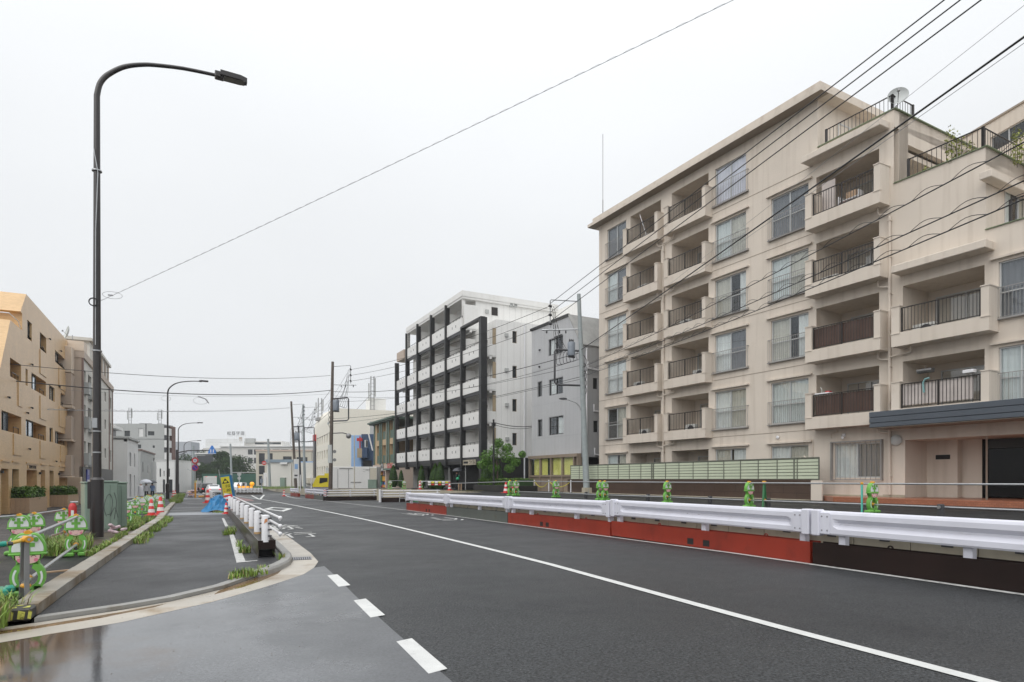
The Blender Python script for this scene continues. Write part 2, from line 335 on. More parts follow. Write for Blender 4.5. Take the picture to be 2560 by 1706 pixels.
M['transformer'] = mat('grey transformer paint', (0.22,0.25,0.29), 0.4, 0.1, 3)
M['insul'] = mat('dark insulator', (0.05,0.05,0.055), 0.4, 0.1)
M['tan'] = mat('beige stucco', (0.635,0.565,0.487), 0.75, 0.05, 0.5, 0.2, 60, streak=0.42, dirt=(0.7,0.60,(0.90,0.88,0.86)))
M['tandark'] = mat('brown metal railing', (0.018,0.014,0.012), 0.4, 0.15, 4)
M['alu'] = mat('aluminium window frame', (0.55,0.56,0.56), 0.35, 0.05, 3, metal=0.3)
M['grille'] = mat('grey window bars', (0.26,0.25,0.24), 0.5, 0.1, 3)
M['glass'] = glass('window glass')
M['glassdark'] = mat('dark glass', (0.030,0.034,0.036), 0.08, 0.2, 0.5, spec=0.6)
M['curtain'] = mat('white lace curtain', (0.80,0.82,0.80), 0.8, 0.12, 1.2)
M['curtain2'] = mat('cream curtain', (0.60,0.575,0.50), 0.8, 0.14, 1.2)
M['curtain3'] = mat('grey blind', (0.16,0.165,0.18), 0.7, 0.12, 1.2)
M['curtain4'] = mat('lilac sheet curtain', (0.78,0.77,0.86), 0.8, 0.08, 1.2)
M['curtain5'] = mat('pale blue green curtain', (0.68,0.725,0.715), 0.8, 0.08, 1.2)
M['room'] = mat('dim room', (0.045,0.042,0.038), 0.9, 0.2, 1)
M['acwhite'] = mat('air conditioner casing', (0.58,0.58,0.55), 0.5, 0.05)
M['brownpanel'] = mat('brown balcony screen', (0.095,0.054,0.040), 0.5, 0.2, 2, 0.1, 20)
M['greysheet'] = mat('grey brown sheet screen', (0.56,0.50,0.47), 0.7, 0.12, 2.0)
M['canopy'] = mat('slate grey cladding board', (0.072,0.086,0.105), 0.42, 0.07, 1.0)
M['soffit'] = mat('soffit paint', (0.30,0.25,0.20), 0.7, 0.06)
M['brick'] = tiles(mat('terracotta paving', (0.36,0.135,0.075), 0.35, 0.10, 2, rvar=0.1), 4.0, 0.55)
M['brownwall'] = tiles(mat('brown tiled wall', (0.070,0.045,0.034), 0.35, 0.16, 1.0), 1.0, 0.62, 1.3, 0.32, 0.012)
M['lightgreen'] = mat('pale green fence slat', (0.53,0.58,0.44), 0.45, 0.06, 2)
M['fencebar'] = mat('grey green fence frame', (0.135,0.145,0.115), 0.45, 0.1, 3)
M['apt'] = stripes(mat('white ribbed cladding', (0.76,0.755,0.735), 0.55, 0.03, 0.4, streak=0.2), 'XY', 0.6, 0.035, 0.80)
M['aptwhite'] = mat('white painted concrete', (0.74,0.735,0.715), 0.6, 0.04, 0.6, streak=0.16)
M['aptblack'] = mat('black steel frame', (0.020,0.020,0.021), 0.45, 0.15, 2)
M['aptground'] = mat('dark tiled ground floor', (0.018,0.017,0.016), 0.5, 0.2, 2)
M['apttan'] = mat('tan gallery wall', (0.34,0.27,0.18), 0.6, 0.06)
M['grey'] = stripes(mat('grey clad wall', (0.36,0.365,0.375), 0.55, 0.04, 0.5, streak=0.15), 'XY', 0.455, 0.022, 0.80)
M['greyroof'] = mat('weathered grey roof', (0.30,0.30,0.29), 0.7, 0.15, 1.5)
M['brownframe'] = mat('brown aluminium shopfront', (0.27,0.215,0.165), 0.5, 0.08, 1)
M['darkframe'] = mat('dark window frame', (0.018,0.018,0.018), 0.4, 0.1)
M['yellowcurtain'] = mat('yellow curtain', (0.80,0.77,0.24), 0.8, 0.10, 1.5)
M['orange'] = tiles(mat('buff orange tile cladding', (0.60,0.425,0.262), 0.55, 0.06, 0.6, streak=0.12), 2.2, 0.90, 0.5, 0.16, 0.03)
M['orangelit'] = tiles(mat('buff tiles lit copy', (0.72,0.47,0.235), 0.55, 0.06, 0.6), 2.2, 0.90, 0.5, 0.16, 0.03)  # copy of the buff tile with the end wall's brighter light in its colour
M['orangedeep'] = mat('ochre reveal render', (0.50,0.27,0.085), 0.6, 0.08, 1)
M['beige'] = mat('pale render', (0.60,0.58,0.53), 0.65, 0.05, 0.5, streak=0.2)
M['beigebrown'] = mat('mauve brown render', (0.46,0.375,0.305), 0.6, 0.05, 0.5, streak=0.1)
M['beigecream'] = mat('cream render', (0.66,0.55,0.44), 0.6, 0.05, 0.5)
M['purple'] = mat('dull purple trim', (0.20,0.13,0.11), 0.6, 0.05)
M['mint'] = mat('mint coping', (0.33,0.50,0.40), 0.5, 0.05)
M['farwhite'] = mat('far white wall', (0.70,0.70,0.685), 0.6, 0.04, 0.5, streak=0.1)
M['fargrey'] = mat('far grey wall', (0.40,0.41,0.40), 0.6, 0.05, 0.3, streak=0.12)
M['farbrown'] = mat('far brown tile', (0.155,0.085,0.065), 0.6, 0.1, 1)
M['cream'] = mat('cream smooth wall', (0.76,0.72,0.62), 0.5, 0.03, 0.3, streak=0.08)
M['creamdark'] = mat('weathered cream wall', (0.52,0.485,0.40), 0.5, 0.03, 0.3, streak=0.1)
M['skyblue'] = mat('light blue wall', (0.27,0.43,0.68), 0.5, 0.05, 0.5)
M['navy'] = mat('navy blue wall', (0.030,0.062,0.125), 0.5, 0.1, 0.5)
M['teal'] = mat('grey green cladding', (0.085,0.135,0.105), 0.5, 0.08, 0.6)
M['tealwall'] = mat('buff rendered wall', (0.50,0.36,0.21), 0.6, 0.05, 0.5)
M['pinkwall'] = mat('pinkish beige wall', (0.52,0.42,0.35), 0.6, 0.05, 0.5)
M['school'] = mat('school wall', (0.58,0.57,0.54), 0.6, 0.05, 0.2)
M['shed'] = mat('ivory shed wall', (0.66,0.65,0.60), 0.5, 0.03, 0.3)
M['bluegreyroof'] = mat('blue grey sheet roof', (0.20,0.26,0.31), 0.5, 0.06, 1)
M['frog'] = mat('green moulded plastic', (0.150,0.400,0.068), 0.42, 0.14, 6, dirt=(5,0.56,(0.72,0.70,0.62)))
M['frogwhite'] = mat('white sticker', (0.68,0.71,0.69), 0.35, 0.03, 5, dirt=(8,0.62,(0.85,0.85,0.8)))
M['frogpink'] = mat('pale pink sticker', (0.72,0.47,0.44), 0.4, 0.04, 5)
M['frogcheek'] = mat('pink cheek', (0.66,0.20,0.28), 0.4, 0.04, 5)
M['frogdark'] = mat('dark line', (0.05,0.02,0.02), 0.5, 0.05, 5)
M['clamp'] = mat('orange clamp plastic', (0.62,0.30,0.02), 0.38, 0.08, 8)
M['cone'] = mat('red cone plastic', (0.56,0.028,0.028), 0.4, 0.10, 5)
M['conewhite'] = mat('cone white band', (0.72,0.68,0.66), 0.4, 0.08, 5)
M['leaf'] = mat('fresh leaf', (0.085,0.19,0.022), 0.5, 0.25, 3, island=0.45)
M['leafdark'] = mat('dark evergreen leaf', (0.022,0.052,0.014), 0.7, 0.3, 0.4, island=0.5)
M['leaffar'] = mat('distant foliage', (0.034,0.064,0.018), 0.9, 0.3, 0.12, island=0.5, spec=0.08)
M['leaffar2'] = mat('distant lighter foliage', (0.075,0.105,0.020), 0.6, 0.3, 0.12, island=0.4)
M['hedge'] = mat('hedge leaf', (0.075,0.15,0.012), 0.5, 0.25, 3, island=0.5)
M['topiary'] = mat('topiary leaf', (0.062,0.135,0.014), 0.5, 0.25, 3, island=0.5)
M['grass'] = mat('grass blade', (0.165,0.255,0.040), 0.5, 0.3, 3, island=0.45)
M['drygrass'] = mat('dry grass blade', (0.30,0.25,0.11), 0.6, 0.25, 3, island=0.35)
M['bark'] = mat('bark', (0.075,0.055,0.042), 0.8, 0.25, 8, 0.4, 20)
M['wood'] = mat('planter boards', (0.42,0.285,0.18), 0.6, 0.12, 2)
M['cabinet'] = mat('grey green cabinet paint', (0.205,0.275,0.225), 0.4, 0.06, 2, streak=0.2)
M['graffiti'] = mat('dark graffiti stroke', (0.06,0.075,0.07), 0.5, 0.2)
M['tealplastic'] = mat('teal plastic', (0.012,0.27,0.20), 0.35, 0.1, 5)
M['teallight'] = mat('light teal plastic', (0.10,0.50,0.40), 0.35, 0.1, 5)
M['yellow'] = mat('yellow paint', (0.66,0.58,0.03), 0.4, 0.06, 3)
M['yellowtruck'] = mat('yellow truck cab paint', (0.68,0.57,0.04), 0.3, 0.04, 1, coat=0.4)
M['navytruck'] = mat('dark violet truck paint', (0.045,0.035,0.11), 0.35, 0.1, 1)
M['orangeplastic'] = mat('orange crate plastic', (0.68,0.33,0.05), 0.45, 0.08, 4)
M['tarp'] = mat('blue tarpaulin', (0.005,0.145,0.33), 0.4, 0.18, 3, 0.3, 12)
M['blue'] = mat('blue sign paint', (0.03,0.20,0.62), 0.4, 0.04)
M['darkblue'] = mat('deep blue sign paint', (0.045,0.06,0.36), 0.4, 0.04)
M['signred'] = mat('red sign paint', (0.55,0.04,0.06), 0.4, 0.05)
M['tyre'] = mat('tyre rubber', (0.015,0.015,0.015), 0.8, 0.1)
M['carwhite'] = mat('white car paint', (0.70,0.71,0.72), 0.2, 0.02, coat=0.5)
M['cardark'] = mat('black car paint', (0.014,0.014,0.015), 0.2, 0.05, coat=0.5)
M['silver'] = mat('silver car paint', (0.36,0.37,0.38), 0.25, 0.04, metal=0.3, coat=0.5)
M['taillight'] = emit('lit tail lamp', (0.8,0.02,0.02), 0.8)
M['greenlight'] = emit('lit green signal', (0.05,1.0,0.62), 2.2)
M['headlight'] = emit('lit headlight', (1.0,0.98,0.9), 1.6)
M['amber'] = emit('lit amber lamp', (1.0,0.42,0.02), 0.5)
M['skin'] = mat('skin', (0.48,0.28,0.20), 0.5, 0.06)
M['cloth_white'] = mat('white rain coat', (0.66,0.66,0.69), 0.5, 0.05)
M['cloth_dark'] = mat('dark clothing', (0.016,0.018,0.022), 0.7, 0.2)
M['cloth_blue'] = mat('pale blue shirt', (0.20,0.30,0.52), 0.7, 0.1)
M['cloth_green'] = mat('bright green bag cloth', (0.03,0.36,0.17), 0.5, 0.1)
M['cloth_orange'] = mat('orange vest', (0.60,0.22,0.03), 0.6, 0.1)
M['umbdark'] = mat('dark umbrella cloth', (0.060,0.064,0.075), 0.45, 0.1)
M['umbwhite'] = mat('clear white umbrella', (0.62,0.64,0.70), 0.3, 0.05)
M['block'] = mat('beige concrete block', (0.40,0.36,0.275), 0.6, 0.12, 1.5, 0.2, 40, streak=0.3, place=True)
M['greencap'] = mat('green coping moss', (0.16,0.20,0.12), 0.7, 0.2, 6)
M['greymetal'] = mat('grey metal', (0.25,0.25,0.25), 0.4, 0.1, 4, metal=0.4)
M['greennet'] = mat('green safety fence', (0.030,0.105,0.070), 0.6, 0.1, 0.5)
M['pinkcloth'] = mat('pink and white plastic', (0.55,0.42,0.45), 0.5, 0.35, 9)
M['farhaze'] = mat('far block', (0.36,0.38,0.41), 0.7, 0.03, 0.1)
M['dish'] = mat('dish grey', (0.52,0.54,0.53), 0.5, 0.04)
M['rope'] = mat('yellow black rope', (0.60,0.42,0.08), 0.6, 0.3, 12)
M['redplastic'] = mat('red plastic', (0.45,0.02,0.02), 0.35, 0.1)
M['lego_red'] = mat('red panel', (0.50,0.03,0.03), 0.4, 0.05); M['lego_yellow'] = mat('golden panel', (0.72,0.36,0.02), 0.4, 0.05)
M['lego_green'] = mat('green panel', (0.03,0.16,0.06), 0.4, 0.05)

# ------------------------------------------------------------------ shared builders
def text_mesh(s, size, depth, m, align='CENTER'):
    cu = bpy.data.curves.new('lettering', 'FONT'); cu.body = s; cu.size = size; cu.extrude = depth; cu.align_x = align; cu.align_y = 'CENTER'
    cu.resolution_u = 3
    o = bpy.data.objects.new('lettering', cu); COL.objects.link(o)
    dg = bpy.context.evaluated_depsgraph_get(); dg.update()
    me = bpy.data.meshes.new_from_object(o.evaluated_get(dg)); me.name = 'lettering'
    bpy.data.objects.remove(o); bpy.data.curves.remove(cu)
    me.materials.clear(); me.materials.append(m); return me
def lettering(parent, s, size, m, loc, rx=90, rz=180, depth=0.01):
    o = link('lettering', text_mesh(s, size, depth, m), parent, loc); o.rotation_euler = (rad(rx), 0, rad(rz)); return o
def wall_holes(mb, x0, x1, z0, z1, holes, y=0.0, reveal=0.15, mi=0, mr=None):
    """wall face at y (outside towards +y) with real openings and reveals going inwards"""
    mr = mi if mr is None else mr
    hs = [(max(a,x0), min(b,x1), max(c,z0), min(d,z1)) for a,b,c,d in holes]
    hs = [h for h in hs if h[1]-h[0] > 0.01 and h[3]-h[2] > 0.01]
    xs = sorted(set([x0,x1]+[h[0] for h in hs]+[h[1] for h in hs])); zs = sorted(set([z0,z1]+[h[2] for h in hs]+[h[3] for h in hs]))
    for i in range(len(xs)-1):
        # merge vertically
        run = None
        for j in range(len(zs)-1):
            cx, cz = (xs[i]+xs[i+1])/2, (zs[j]+zs[j+1])/2
            inside = any(h[0] < cx < h[1] and h[2] < cz < h[3] for h in hs)
            if not inside:
                mb.quad((xs[i],y,zs[j]),(xs[i],y,zs[j+1]),(xs[i+1],y,zs[j+1]),(xs[i+1],y,zs[j]), mi)
    for a,b,c,d in hs:
        yi = y - reveal
        mb.quad((a,y,c),(a,yi,c),(a,yi,d),(a,y,d), mr); mb.quad((b,y,c),(b,y,d),(b,yi,d),(b,yi,c), mr)
        mb.quad((a,y,d),(a,yi,d),(b,yi,d),(b,y,d), mr); mb.quad((a,y,c),(b,y,c),(b,yi,c),(a,yi,c), mr)
    return mb
def facade(u0, D0, vpx, z=0.0, side='right'):
    """origin and heading of a street front: local x runs along the front, local +y points out to the street"""
    p = at(u0, D0); a = math.atan((vpx - CX) / FPX)
    d = (FW[0]*math.cos(a)+RT[0]*math.sin(a), FW[1]*math.cos(a)+RT[1]*math.sin(a))
    if side == 'left': d = (-d[0], -d[1])
    return (p[0], p[1], z), math.atan2(d[1], d[0])
_cache = {}
def cached(key, fn):
    if key not in _cache: _cache[key] = fn()
    return _cache[key]
def curtain_mesh(w, h, m, pleat=0.012):
    n = max(int(w/0.03), 4); mb = MB()
    for i in range(n):
        xa, xb = w*i/n, w*(i+1)/n
        ya = pleat*math.sin(i*1.05)+0.5*pleat*math.sin(i*0.37+1); yb = pleat*math.sin((i+1)*1.05)+0.5*pleat*math.sin((i+1)*0.37+1)
        mb.quad((xa,ya,0),(xb,yb,0),(xb,yb,h),(xa,ya,h))
    return mb.mesh('curtain', m, True, False)
def window(parent, x0, x1, z0, z1, y=-0.10, fm='alu', gm='glass', cur=None, split=0.5, rail=None, fw=0.045, room=True, name='window'):
    """frame with sashes; children: panes, curtains. y is the plane of the frame behind the wall face (local +y is outside)"""
    w, h = x1-x0, z1-z0
    def mk():
        mb = MB(); t = 0.06
        mb.box(0,w,-t,0,0,fw); mb.box(0,w,-t,0,h-fw,h); mb.box(0,fw,-t,0,fw,h-fw); mb.box(w-fw,w,-t,0,fw,h-fw)
        if split: mb.box(w*split-fw/2, w*split+fw/2, -t+0.005, 0.012, fw, h-fw)
        if rail: 
            mb.box(fw, w*split-fw/2 if split else w-fw, -t+0.01, -0.004, h*rail-0.02, h*rail+0.02)
            if split: mb.box(w*split+fw/2, w-fw, -t+0.01, -0.004, h*rail-0.02, h*rail+0.02)
        return mb.mesh(name, M[fm])
    o = link(name, cached(('win',round(w,2),round(h,2),fm,split,rail,fw,name), mk), parent, (x0, y, z0))
    def mkp(a, b):
        return lambda: MB().box(a, b, -0.036, -0.030, fw, h-fw).mesh('pane', M[gm])
    if split:
        link('pane', cached(('pn',round(w,2),round(h,2),gm,split,0), mkp(fw, w*split-fw/2)), o)
        link('pane', cached(('pn',round(w,2),round(h,2),gm,split,1), mkp(w*split+fw/2, w-fw)), o)
    else: link('pane', cached(('pn',round(w,2),round(h,2),gm,0,0), mkp(fw, w-fw)), o)
    if cur:
        for (a, b, cm) in cur:
            wd = (b-a)*w
            link('curtain', cached(('cu',round(wd,2),round(h,2),cm), lambda: curtain_mesh(wd, h-0.06, M[cm])), o, (a*w, -0.085, 0.03))
    return o
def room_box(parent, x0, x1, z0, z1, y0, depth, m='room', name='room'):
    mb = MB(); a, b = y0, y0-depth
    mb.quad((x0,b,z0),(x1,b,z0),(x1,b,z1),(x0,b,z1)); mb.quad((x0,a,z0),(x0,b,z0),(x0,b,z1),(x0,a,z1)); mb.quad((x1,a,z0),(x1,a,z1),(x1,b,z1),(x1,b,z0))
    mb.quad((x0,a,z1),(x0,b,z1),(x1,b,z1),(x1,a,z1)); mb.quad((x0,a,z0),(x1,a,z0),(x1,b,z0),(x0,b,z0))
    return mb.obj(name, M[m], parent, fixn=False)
def bars(mb, x0, x1, z0, z1, y, step, r=0.011, top=0.018, n=5):
    k = max(int(round((x1-x0)/step)), 1)
    for i in range(k+1):
        x = x0+(x1-x0)*i/k; mb.tube([(x,y,z0),(x,y,z1)], r, n, cap=False)
    mb.box(x0-0.01, x1+0.01, y-top, y+top, z1-top, z1+top); mb.box(x0-0.01, x1+0.01, y-top*0.8, y+top*0.8, z0-top*0.7, z0+top*0.7)
def leaves(mb, c, rx, ry, rz, n, size, rng, surf=0.55):
    for _ in range(n):
        while True:
            p = Vector((rng.uniform(-1,1), rng.uniform(-1,1), rng.uniform(-1,1)))
            if surf*rng.random() < p.length <= 1: break
        q = Vector((c[0]+p.x*rx, c[1]+p.y*ry, c[2]+p.z*rz))
        nrm = (Vector((p.x/rx, p.y/ry, p.z/rz)).normalized()*0.8 + Vector((rng.gauss(0,1), rng.gauss(0,1), rng.gauss(0,1)+0.5))*0.6).normalized()
        a = nrm.orthogonal().normalized(); a.rotate(Matrix.Rotation(rng.uniform(0,6.28), 3, nrm)); b = nrm.cross(a)
        s = size*rng.uniform(0.6,1.3)
        mb.add([q-a*s, q+b*s*0.45+nrm*s*0.12, q+a*s, q-b*s*0.45+nrm*s*0.12], [(0,1,2,3)])
def grass_clump(mb, c, r, n, h, rng, dry=0.14):
    for _ in range(n):
        a = rng.uniform(0,6.28); d = r*math.sqrt(rng.random()); x, y = c[0]+d*math.cos(a), c[1]+d*math.sin(a)
        b = rng.uniform(0,6.28); l = h*rng.uniform(0.5,1.25); w = 0.006+0.006*rng.random(); lean = rng.uniform(0.15,0.8)*l
        dx, dy = math.cos(b), math.sin(b); z = c[2]
        mb.add([(x-dy*w,y+dx*w,z),(x+dy*w,y-dx*w,z),(x+dx*lean*0.4+dy*w*0.7,y+dy*lean*0.4-dx*w*0.7,z+l*0.6),(x+dx*lean*0.4-dy*w*0.7,y+dy*lean*0.4+dx*w*0.7,z+l*0.6),(x+dx*lean,y+dy*lean,z+l*0.9)],
               [(0,1,2,3),(3,2,4)], 1 if rng.random() < dry else 0)
def wire(name, pa, pb, sag, r, m, label, n=24, cat='cable', group=None):
    pa, pb = Vector(pa), Vector(pb)
    pts = [pa.lerp(pb, i/n) - Vector((0,0,sag*4*(i/n)*(1-i/n))) for i in range(n+1)]
    return tag(MB().tube(pts, r, 5, cap=False).obj(name, M[m], smooth=True), label, cat, group)

# ================================================================== THE SETTING: ground, roads, kerbs, markings
def sheet(name, poly, dz, m, zf=gz, cuts=None):
    """flat sheet that follows the fall of the street; poly in plan"""
    bm = bmesh.new(); vs = [bm.verts.new((x, y, 0)) for x, y in poly]; f = bm.faces.new(vs)
    for yc in (cuts or (10, 30, 60, 90, 120, 150, 180)):
        bmesh.ops.bisect_plane(bm, geom=bm.verts[:]+bm.edges[:]+bm.faces[:], plane_co=(0,yc,0), plane_no=(0,1,0))
    for v in bm.verts: v.co.z = zf(v.co.y) + dz
    bmesh.ops.recalc_face_normals(bm, faces=bm.faces[:])
    if sum(f.normal.z for f in bm.faces) < 0: bmesh.ops.reverse_faces(bm, faces=bm.faces[:])
    me = bpy.data.meshes.new(name); bm.to_mesh(me); bm.free(); me.materials.append(M[m] if isinstance(m, str) else m)
    return tag(link(name, me), kind='structure')

sheet('ground', [(-300,-60),(300,-60),(300,900),(-300,900)], -0.14, 'asphalt3')
ROADX0, ROADX1 = 1.45, 10.02
sheet('road', [(1.45,-12),(10.4,-12),(10.4,36),(11.2,37.5),(30,37.5),(30,52),(10.4,57),(10.4,86),(13,94),(40,96),(40,104),(12,104),(4,200),(-6,330),(-22,328),(-8,200),(-1.2,104),(0.6,90),(1.45,60),(1.45,40)], -0.06, 'asphalt')
# the side street in the foreground, older and wetter, with a mitred edge towards the new road
sheet('side_street', [(-40,-8),(1.62,-8),(1.66,4.8),(1.68,6.5),(1.72,8.5),(1.78,10.0),(1.82,11.6),(1.62,11.44),(1.34,10.66),(0.93,9.99),(0.63,9.55),(0.0,8.75),(-0.89,7.93),(-1.47,7.63),(-1.8,7.45),(-2.4,7.2),(-6,6.2),(-40,5.0)], -0.0512, 'sidestreet')
# gutter strip sweeping round the corner
sheet('gutter', [(-6,6.2),(-2.4,7.2),(-1.8,7.45),(-1.47,7.63),(-0.89,7.93),(0.0,8.75),(0.63,9.55),(0.93,9.99),(1.34,10.66),(1.62,11.44),(1.82,12.3),(1.9,13.9),(1.93,17.5),(1.9,23),(1.88,40),(1.45,40),(1.45,17.5),(1.45,15.7),(1.43,14.1),(1.33,12.96),(1.16,12.27),(0.92,11.58),(0.77,11.1),(0.60,10.62),(0.15,9.72),(-0.46,9.02),(-0.99,8.66),(-1.73,8.30),(-2.4,8.0),(-6,7.0)], -0.050, 'gutter')
# flush edge strip between gutter and pavement (thin grey concrete)
sheet('edge_strip', [(-1.73,8.32),(-0.99,8.68),(-0.46,9.04),(0.15,9.74),(0.60,10.64),(0.72,10.95),(0.60,10.98),(0.45,10.66),(0.03,9.86),(-0.54,9.19),(-1.03,8.84),(-1.73,8.50)], -0.001, 'kerbgrey')
mb = MB()
est = [(-1.73,8.32),(-0.99,8.68),(-0.46,9.04),(0.15,9.74),(0.60,10.64)]
for a, b in zip(est, est[1:]): mb.quad((a[0],a[1],-0.05),(b[0],b[1],-0.05),(b[0],b[1],-0.001),(a[0],a[1],-0.001))
structure('edge_strip_face', mb, M['kerbgrey'])
sheet('sidewalk', [(-1.73,8.48),(-1.03,8.82),(-0.54,9.17),(0.03,9.84),(0.45,10.64),(0.66,10.98),(1.02,11.6),(1.25,12.4),(1.30,15),(1.30,37),(0.9,60),(0.3,75),(-1.0,100),(-2.6,128),(-6,180),(-9.5,300),(-11.5,300),(-6.6,163),(-4.2,110),(-2.9,70),(-2.1,40),(-1.75,28)], 0.0, 'asphalt2')
# rounded kerb at the corner, then running along the carriageway
kerbline = [(0.60,10.72),(0.72,10.86),(0.86,11.12),(1.02,11.52),(1.20,12.06),(1.30,12.6),(1.36,13.4),(1.38,15.0),(1.38,20),(1.38,30),(1.38,37)]
mb = MB(); prof = [(-0.10,-0.10),(-0.10,0.035),(-0.085,0.05),(0.055,0.05),(0.085,0.02),(0.10,-0.10)]
rows = []
for i, p in enumerate(kerbline):
    a = Vector(kerbline[max(i-1,0)]); b = Vector(kerbline[min(i+1,len(kerbline)-1)]); t = (b-a).normalized(); n = Vector((t.y,-t.x)); zz = gz(p[1])
    rows.append([(p[0]+n.x*o, p[1]+n.y*o, zz+h-(0.03 if i == 0 else 0)) for o,h in prof])
for i in range(len(rows)-1):
    for k in range(len(prof)-1): mb.quad(rows[i][k], rows[i+1][k], rows[i+1][k+1], rows[i][k+1])
mb.add(rows[0], [tuple(range(len(prof)))])
structure('corner_kerb', mb, M['kerbgrey'])
# pale cross strip of the pavement and further seams
sheet('pavement_strip', [(-1.9,32.8),(0.62,32.6),(0.66,35.6),(-1.95,36.0)], 0.004, 'pavlight')
sheet('pavement_strip', [(-2.75,69.0),(-0.9,69.0),(-0.95,72.0),(-2.8,72.0)], 0.004, 'pavlight')
sheet('pavement_strip', [(-3.9,100.0),(-1.2,100.0),(-1.4,106.0),(-4.1,106.0)], 0.004, 'pavlight')
# left works strip and front yard of the flats
sheet('works_strip', [(-1.98,7.6),(-1.98,28),(-2.3,40),(-3.1,70),(-4.5,110),(-6.8,163),(-12,163),(-8,110),(-6.4,70),(-5.3,40),(-4.4,20),(-4.2,7.2)], 0.006, 'asphalt3')
sheet('front_yard', [(-4.2,6.6),(-4.4,20),(-5.3,40),(-6.4,70),(-8,110),(-12,163),(-60,163),(-60,5)], -0.03, 'asphalt2')
sheet('soil', [(-2.1,15.6),(-2.0,22.5),(-2.9,25),(-4.1,22),(-3.5,17.0),(-2.7,15.2)], 0.016, 'mud')
# left kerb blocks, one by one
kerbL = thing('kerb', 'low brown stained concrete kerb along the left edge of the pavement', 'kerb', (-1.85, 8.2, 0))
def kx(y): return -1.74 if y < 28 else (-1.74 - (y-28)*0.033 if y < 40 else -2.14-(y-40)*0.026)
y = 8.55; first = True; kb = None
while y < 62:
    L = 0.85 if y < 30 else 1.2
    xo = kx(y+L/2)
    key = ('kerbblock', L)
    me = cached(key, lambda: MB().cbox(-0.125, 0.125, -L/2+0.001, L/2-0.001, -0.13, 0.0, 0.005).mesh('kerb_block', M['kerb']))
    o = link('kerb_block', me, kerbL, (xo+1.85-0.125, y+L/2-8.2, gz(y+L/2)+0.12+RND.uniform(-0.0012,0.0012)), -0.033 if y > 28 else 0)
    y += L
# painted yellow and black end block of the kerb
eb = thing('kerb_end_block', 'chipped yellow and black painted kerb end in the grass', 'kerb block', (-1.85, 8.40, -0.02))
MB().cbox(-0.10,0.10,-0.12,0.12,0,0.138,0.02).obj('block', mat('chipped hazard paint', (0.05,0.047,0.04), 0.5, 0.2, 8), eb)
mb = MB()
for i, (x0, x1, y0, y1) in enumerate(((-0.10,-0.03,-0.10,-0.03),(0.02,0.085,-0.11,0.02),(-0.09,0.0,0.03,0.10))):
    mb.add([(x0,y0,0.1415),(x1,y0+0.02,0.1415),(x1-0.015,y1,0.1415),(x0+0.02,y1-0.015,0.1415)], [(0,1,2,3)])
for x0, w_ in ((-0.095,0.035),(-0.02,0.06),(0.07,0.03)): mb.add([(x0,-0.1315,0.03),(x0+w_,-0.1315,0.02),(x0+w_+0.012,-0.1315,0.10),(x0+0.012,-0.1315,0.12)], [(0,1,2,3)])
mb.obj('paint_patch', mat('chipped yellow paint', (0.50,0.50,0.10), 0.5, 0.2, 12, dirt=(22,0.5,(0.25,0.24,0.2))), eb)

# puddle over the side street: mud at the left, thin clear water further right
bw = mat('brown gutter water', (0.20,0.125,0.06), 0.06, 0.2, 2, 0.04, 12)
sheet('gutter_water', [(0.02,9.30),(0.38,9.72),(0.66,10.2),(0.98,10.95),(1.12,11.6),(1.02,11.62),(0.86,11.2),(0.66,10.72),(0.44,10.28),(0.10,9.62)], -0.0494, bw)
sheet('gutter_water', [(-4,7.35),(-2.4,7.80),(-1.7,8.12),(-0.95,8.55),(-0.50,8.90),(-0.62,8.70),(-1.1,8.28),(-1.75,7.92),(-2.4,7.62),(-4,7.1)], -0.0494, bw)

# lane line, edge line and dashes
def strip_along(name, pts, w, dz, m, taper=None, zf=gz):
    q = [tuple(pts[0])]
    for a, b in zip(pts, pts[1:]):
        for yc in (10, 60, 150, 180):
            if (a[1]-yc)*(b[1]-yc) < 0: k = (yc-a[1])/(b[1]-a[1]); q.append((a[0]+(b[0]-a[0])*k, yc))
        q.append(tuple(b))
    pts = q; mb = MB(); L = []
    for i, p in enumerate(pts):
        a = Vector(pts[max(i-1,0)]); b = Vector(pts[min(i+1,len(pts)-1)]); t = (b-a).normalized(); n = Vector((t.y,-t.x))
        L.append([(p[0]+n.x*w/2, p[1]+n.y*w/2, zf(p[1])+dz), (p[0]-n.x*w/2, p[1]-n.y*w/2, zf(p[1])+dz)])
    for i in range(len(L)-1): mb.quad(L[i][0], L[i+1][0], L[i+1][1], L[i][1])
    return tag(mb.obj(name, M[m] if isinstance(m,str) else m), kind='structure')
def smooth_line(pts, n=6):
    out = []
    for i in range(len(pts)-1):
        p0 = Vector(pts[max(i-1,0)]); p1 = Vector(pts[i]); p2 = Vector(pts[i+1]); p3 = Vector(pts[min(i+2,len(pts)-1)])
        for k in range(n):
            t = k/n; out.append(tuple(0.5*((2*p1)+(p2-p0)*t+(2*p0-5*p1+4*p2-p3)*t*t+(3*p1-p0-3*p2+p3)*t**3)))
    out.append(tuple(pts[-1])); return out
strip_along('lane_line', smooth_line([(5.25,-10),(5.36,2.7),(5.40,5.5),(5.58,10.7),(5.66,14.7),(5.74,21.9),(5.66,30.5),(5.05,50.9),(4.3,68),(3.3,80),(2.3,96)]), 0.15, -0.052, 'paint')
strip_along('road_edge_line', [(9.80,-6),(9.84,4.5),(9.86,8.2),(9.86,13.7),(9.88,21),(9.9,28),(9.86,34),(9.4,46),(9.0,57)], 0.14, -0.052, 'paintworn')
strip_along('road_edge_line', smooth_line([(9.0,57),(8.75,63),(8.05,69),(8.3,80),(9.3,92),(11.5,98)]), 0.2, -0.052, 'paintworn')
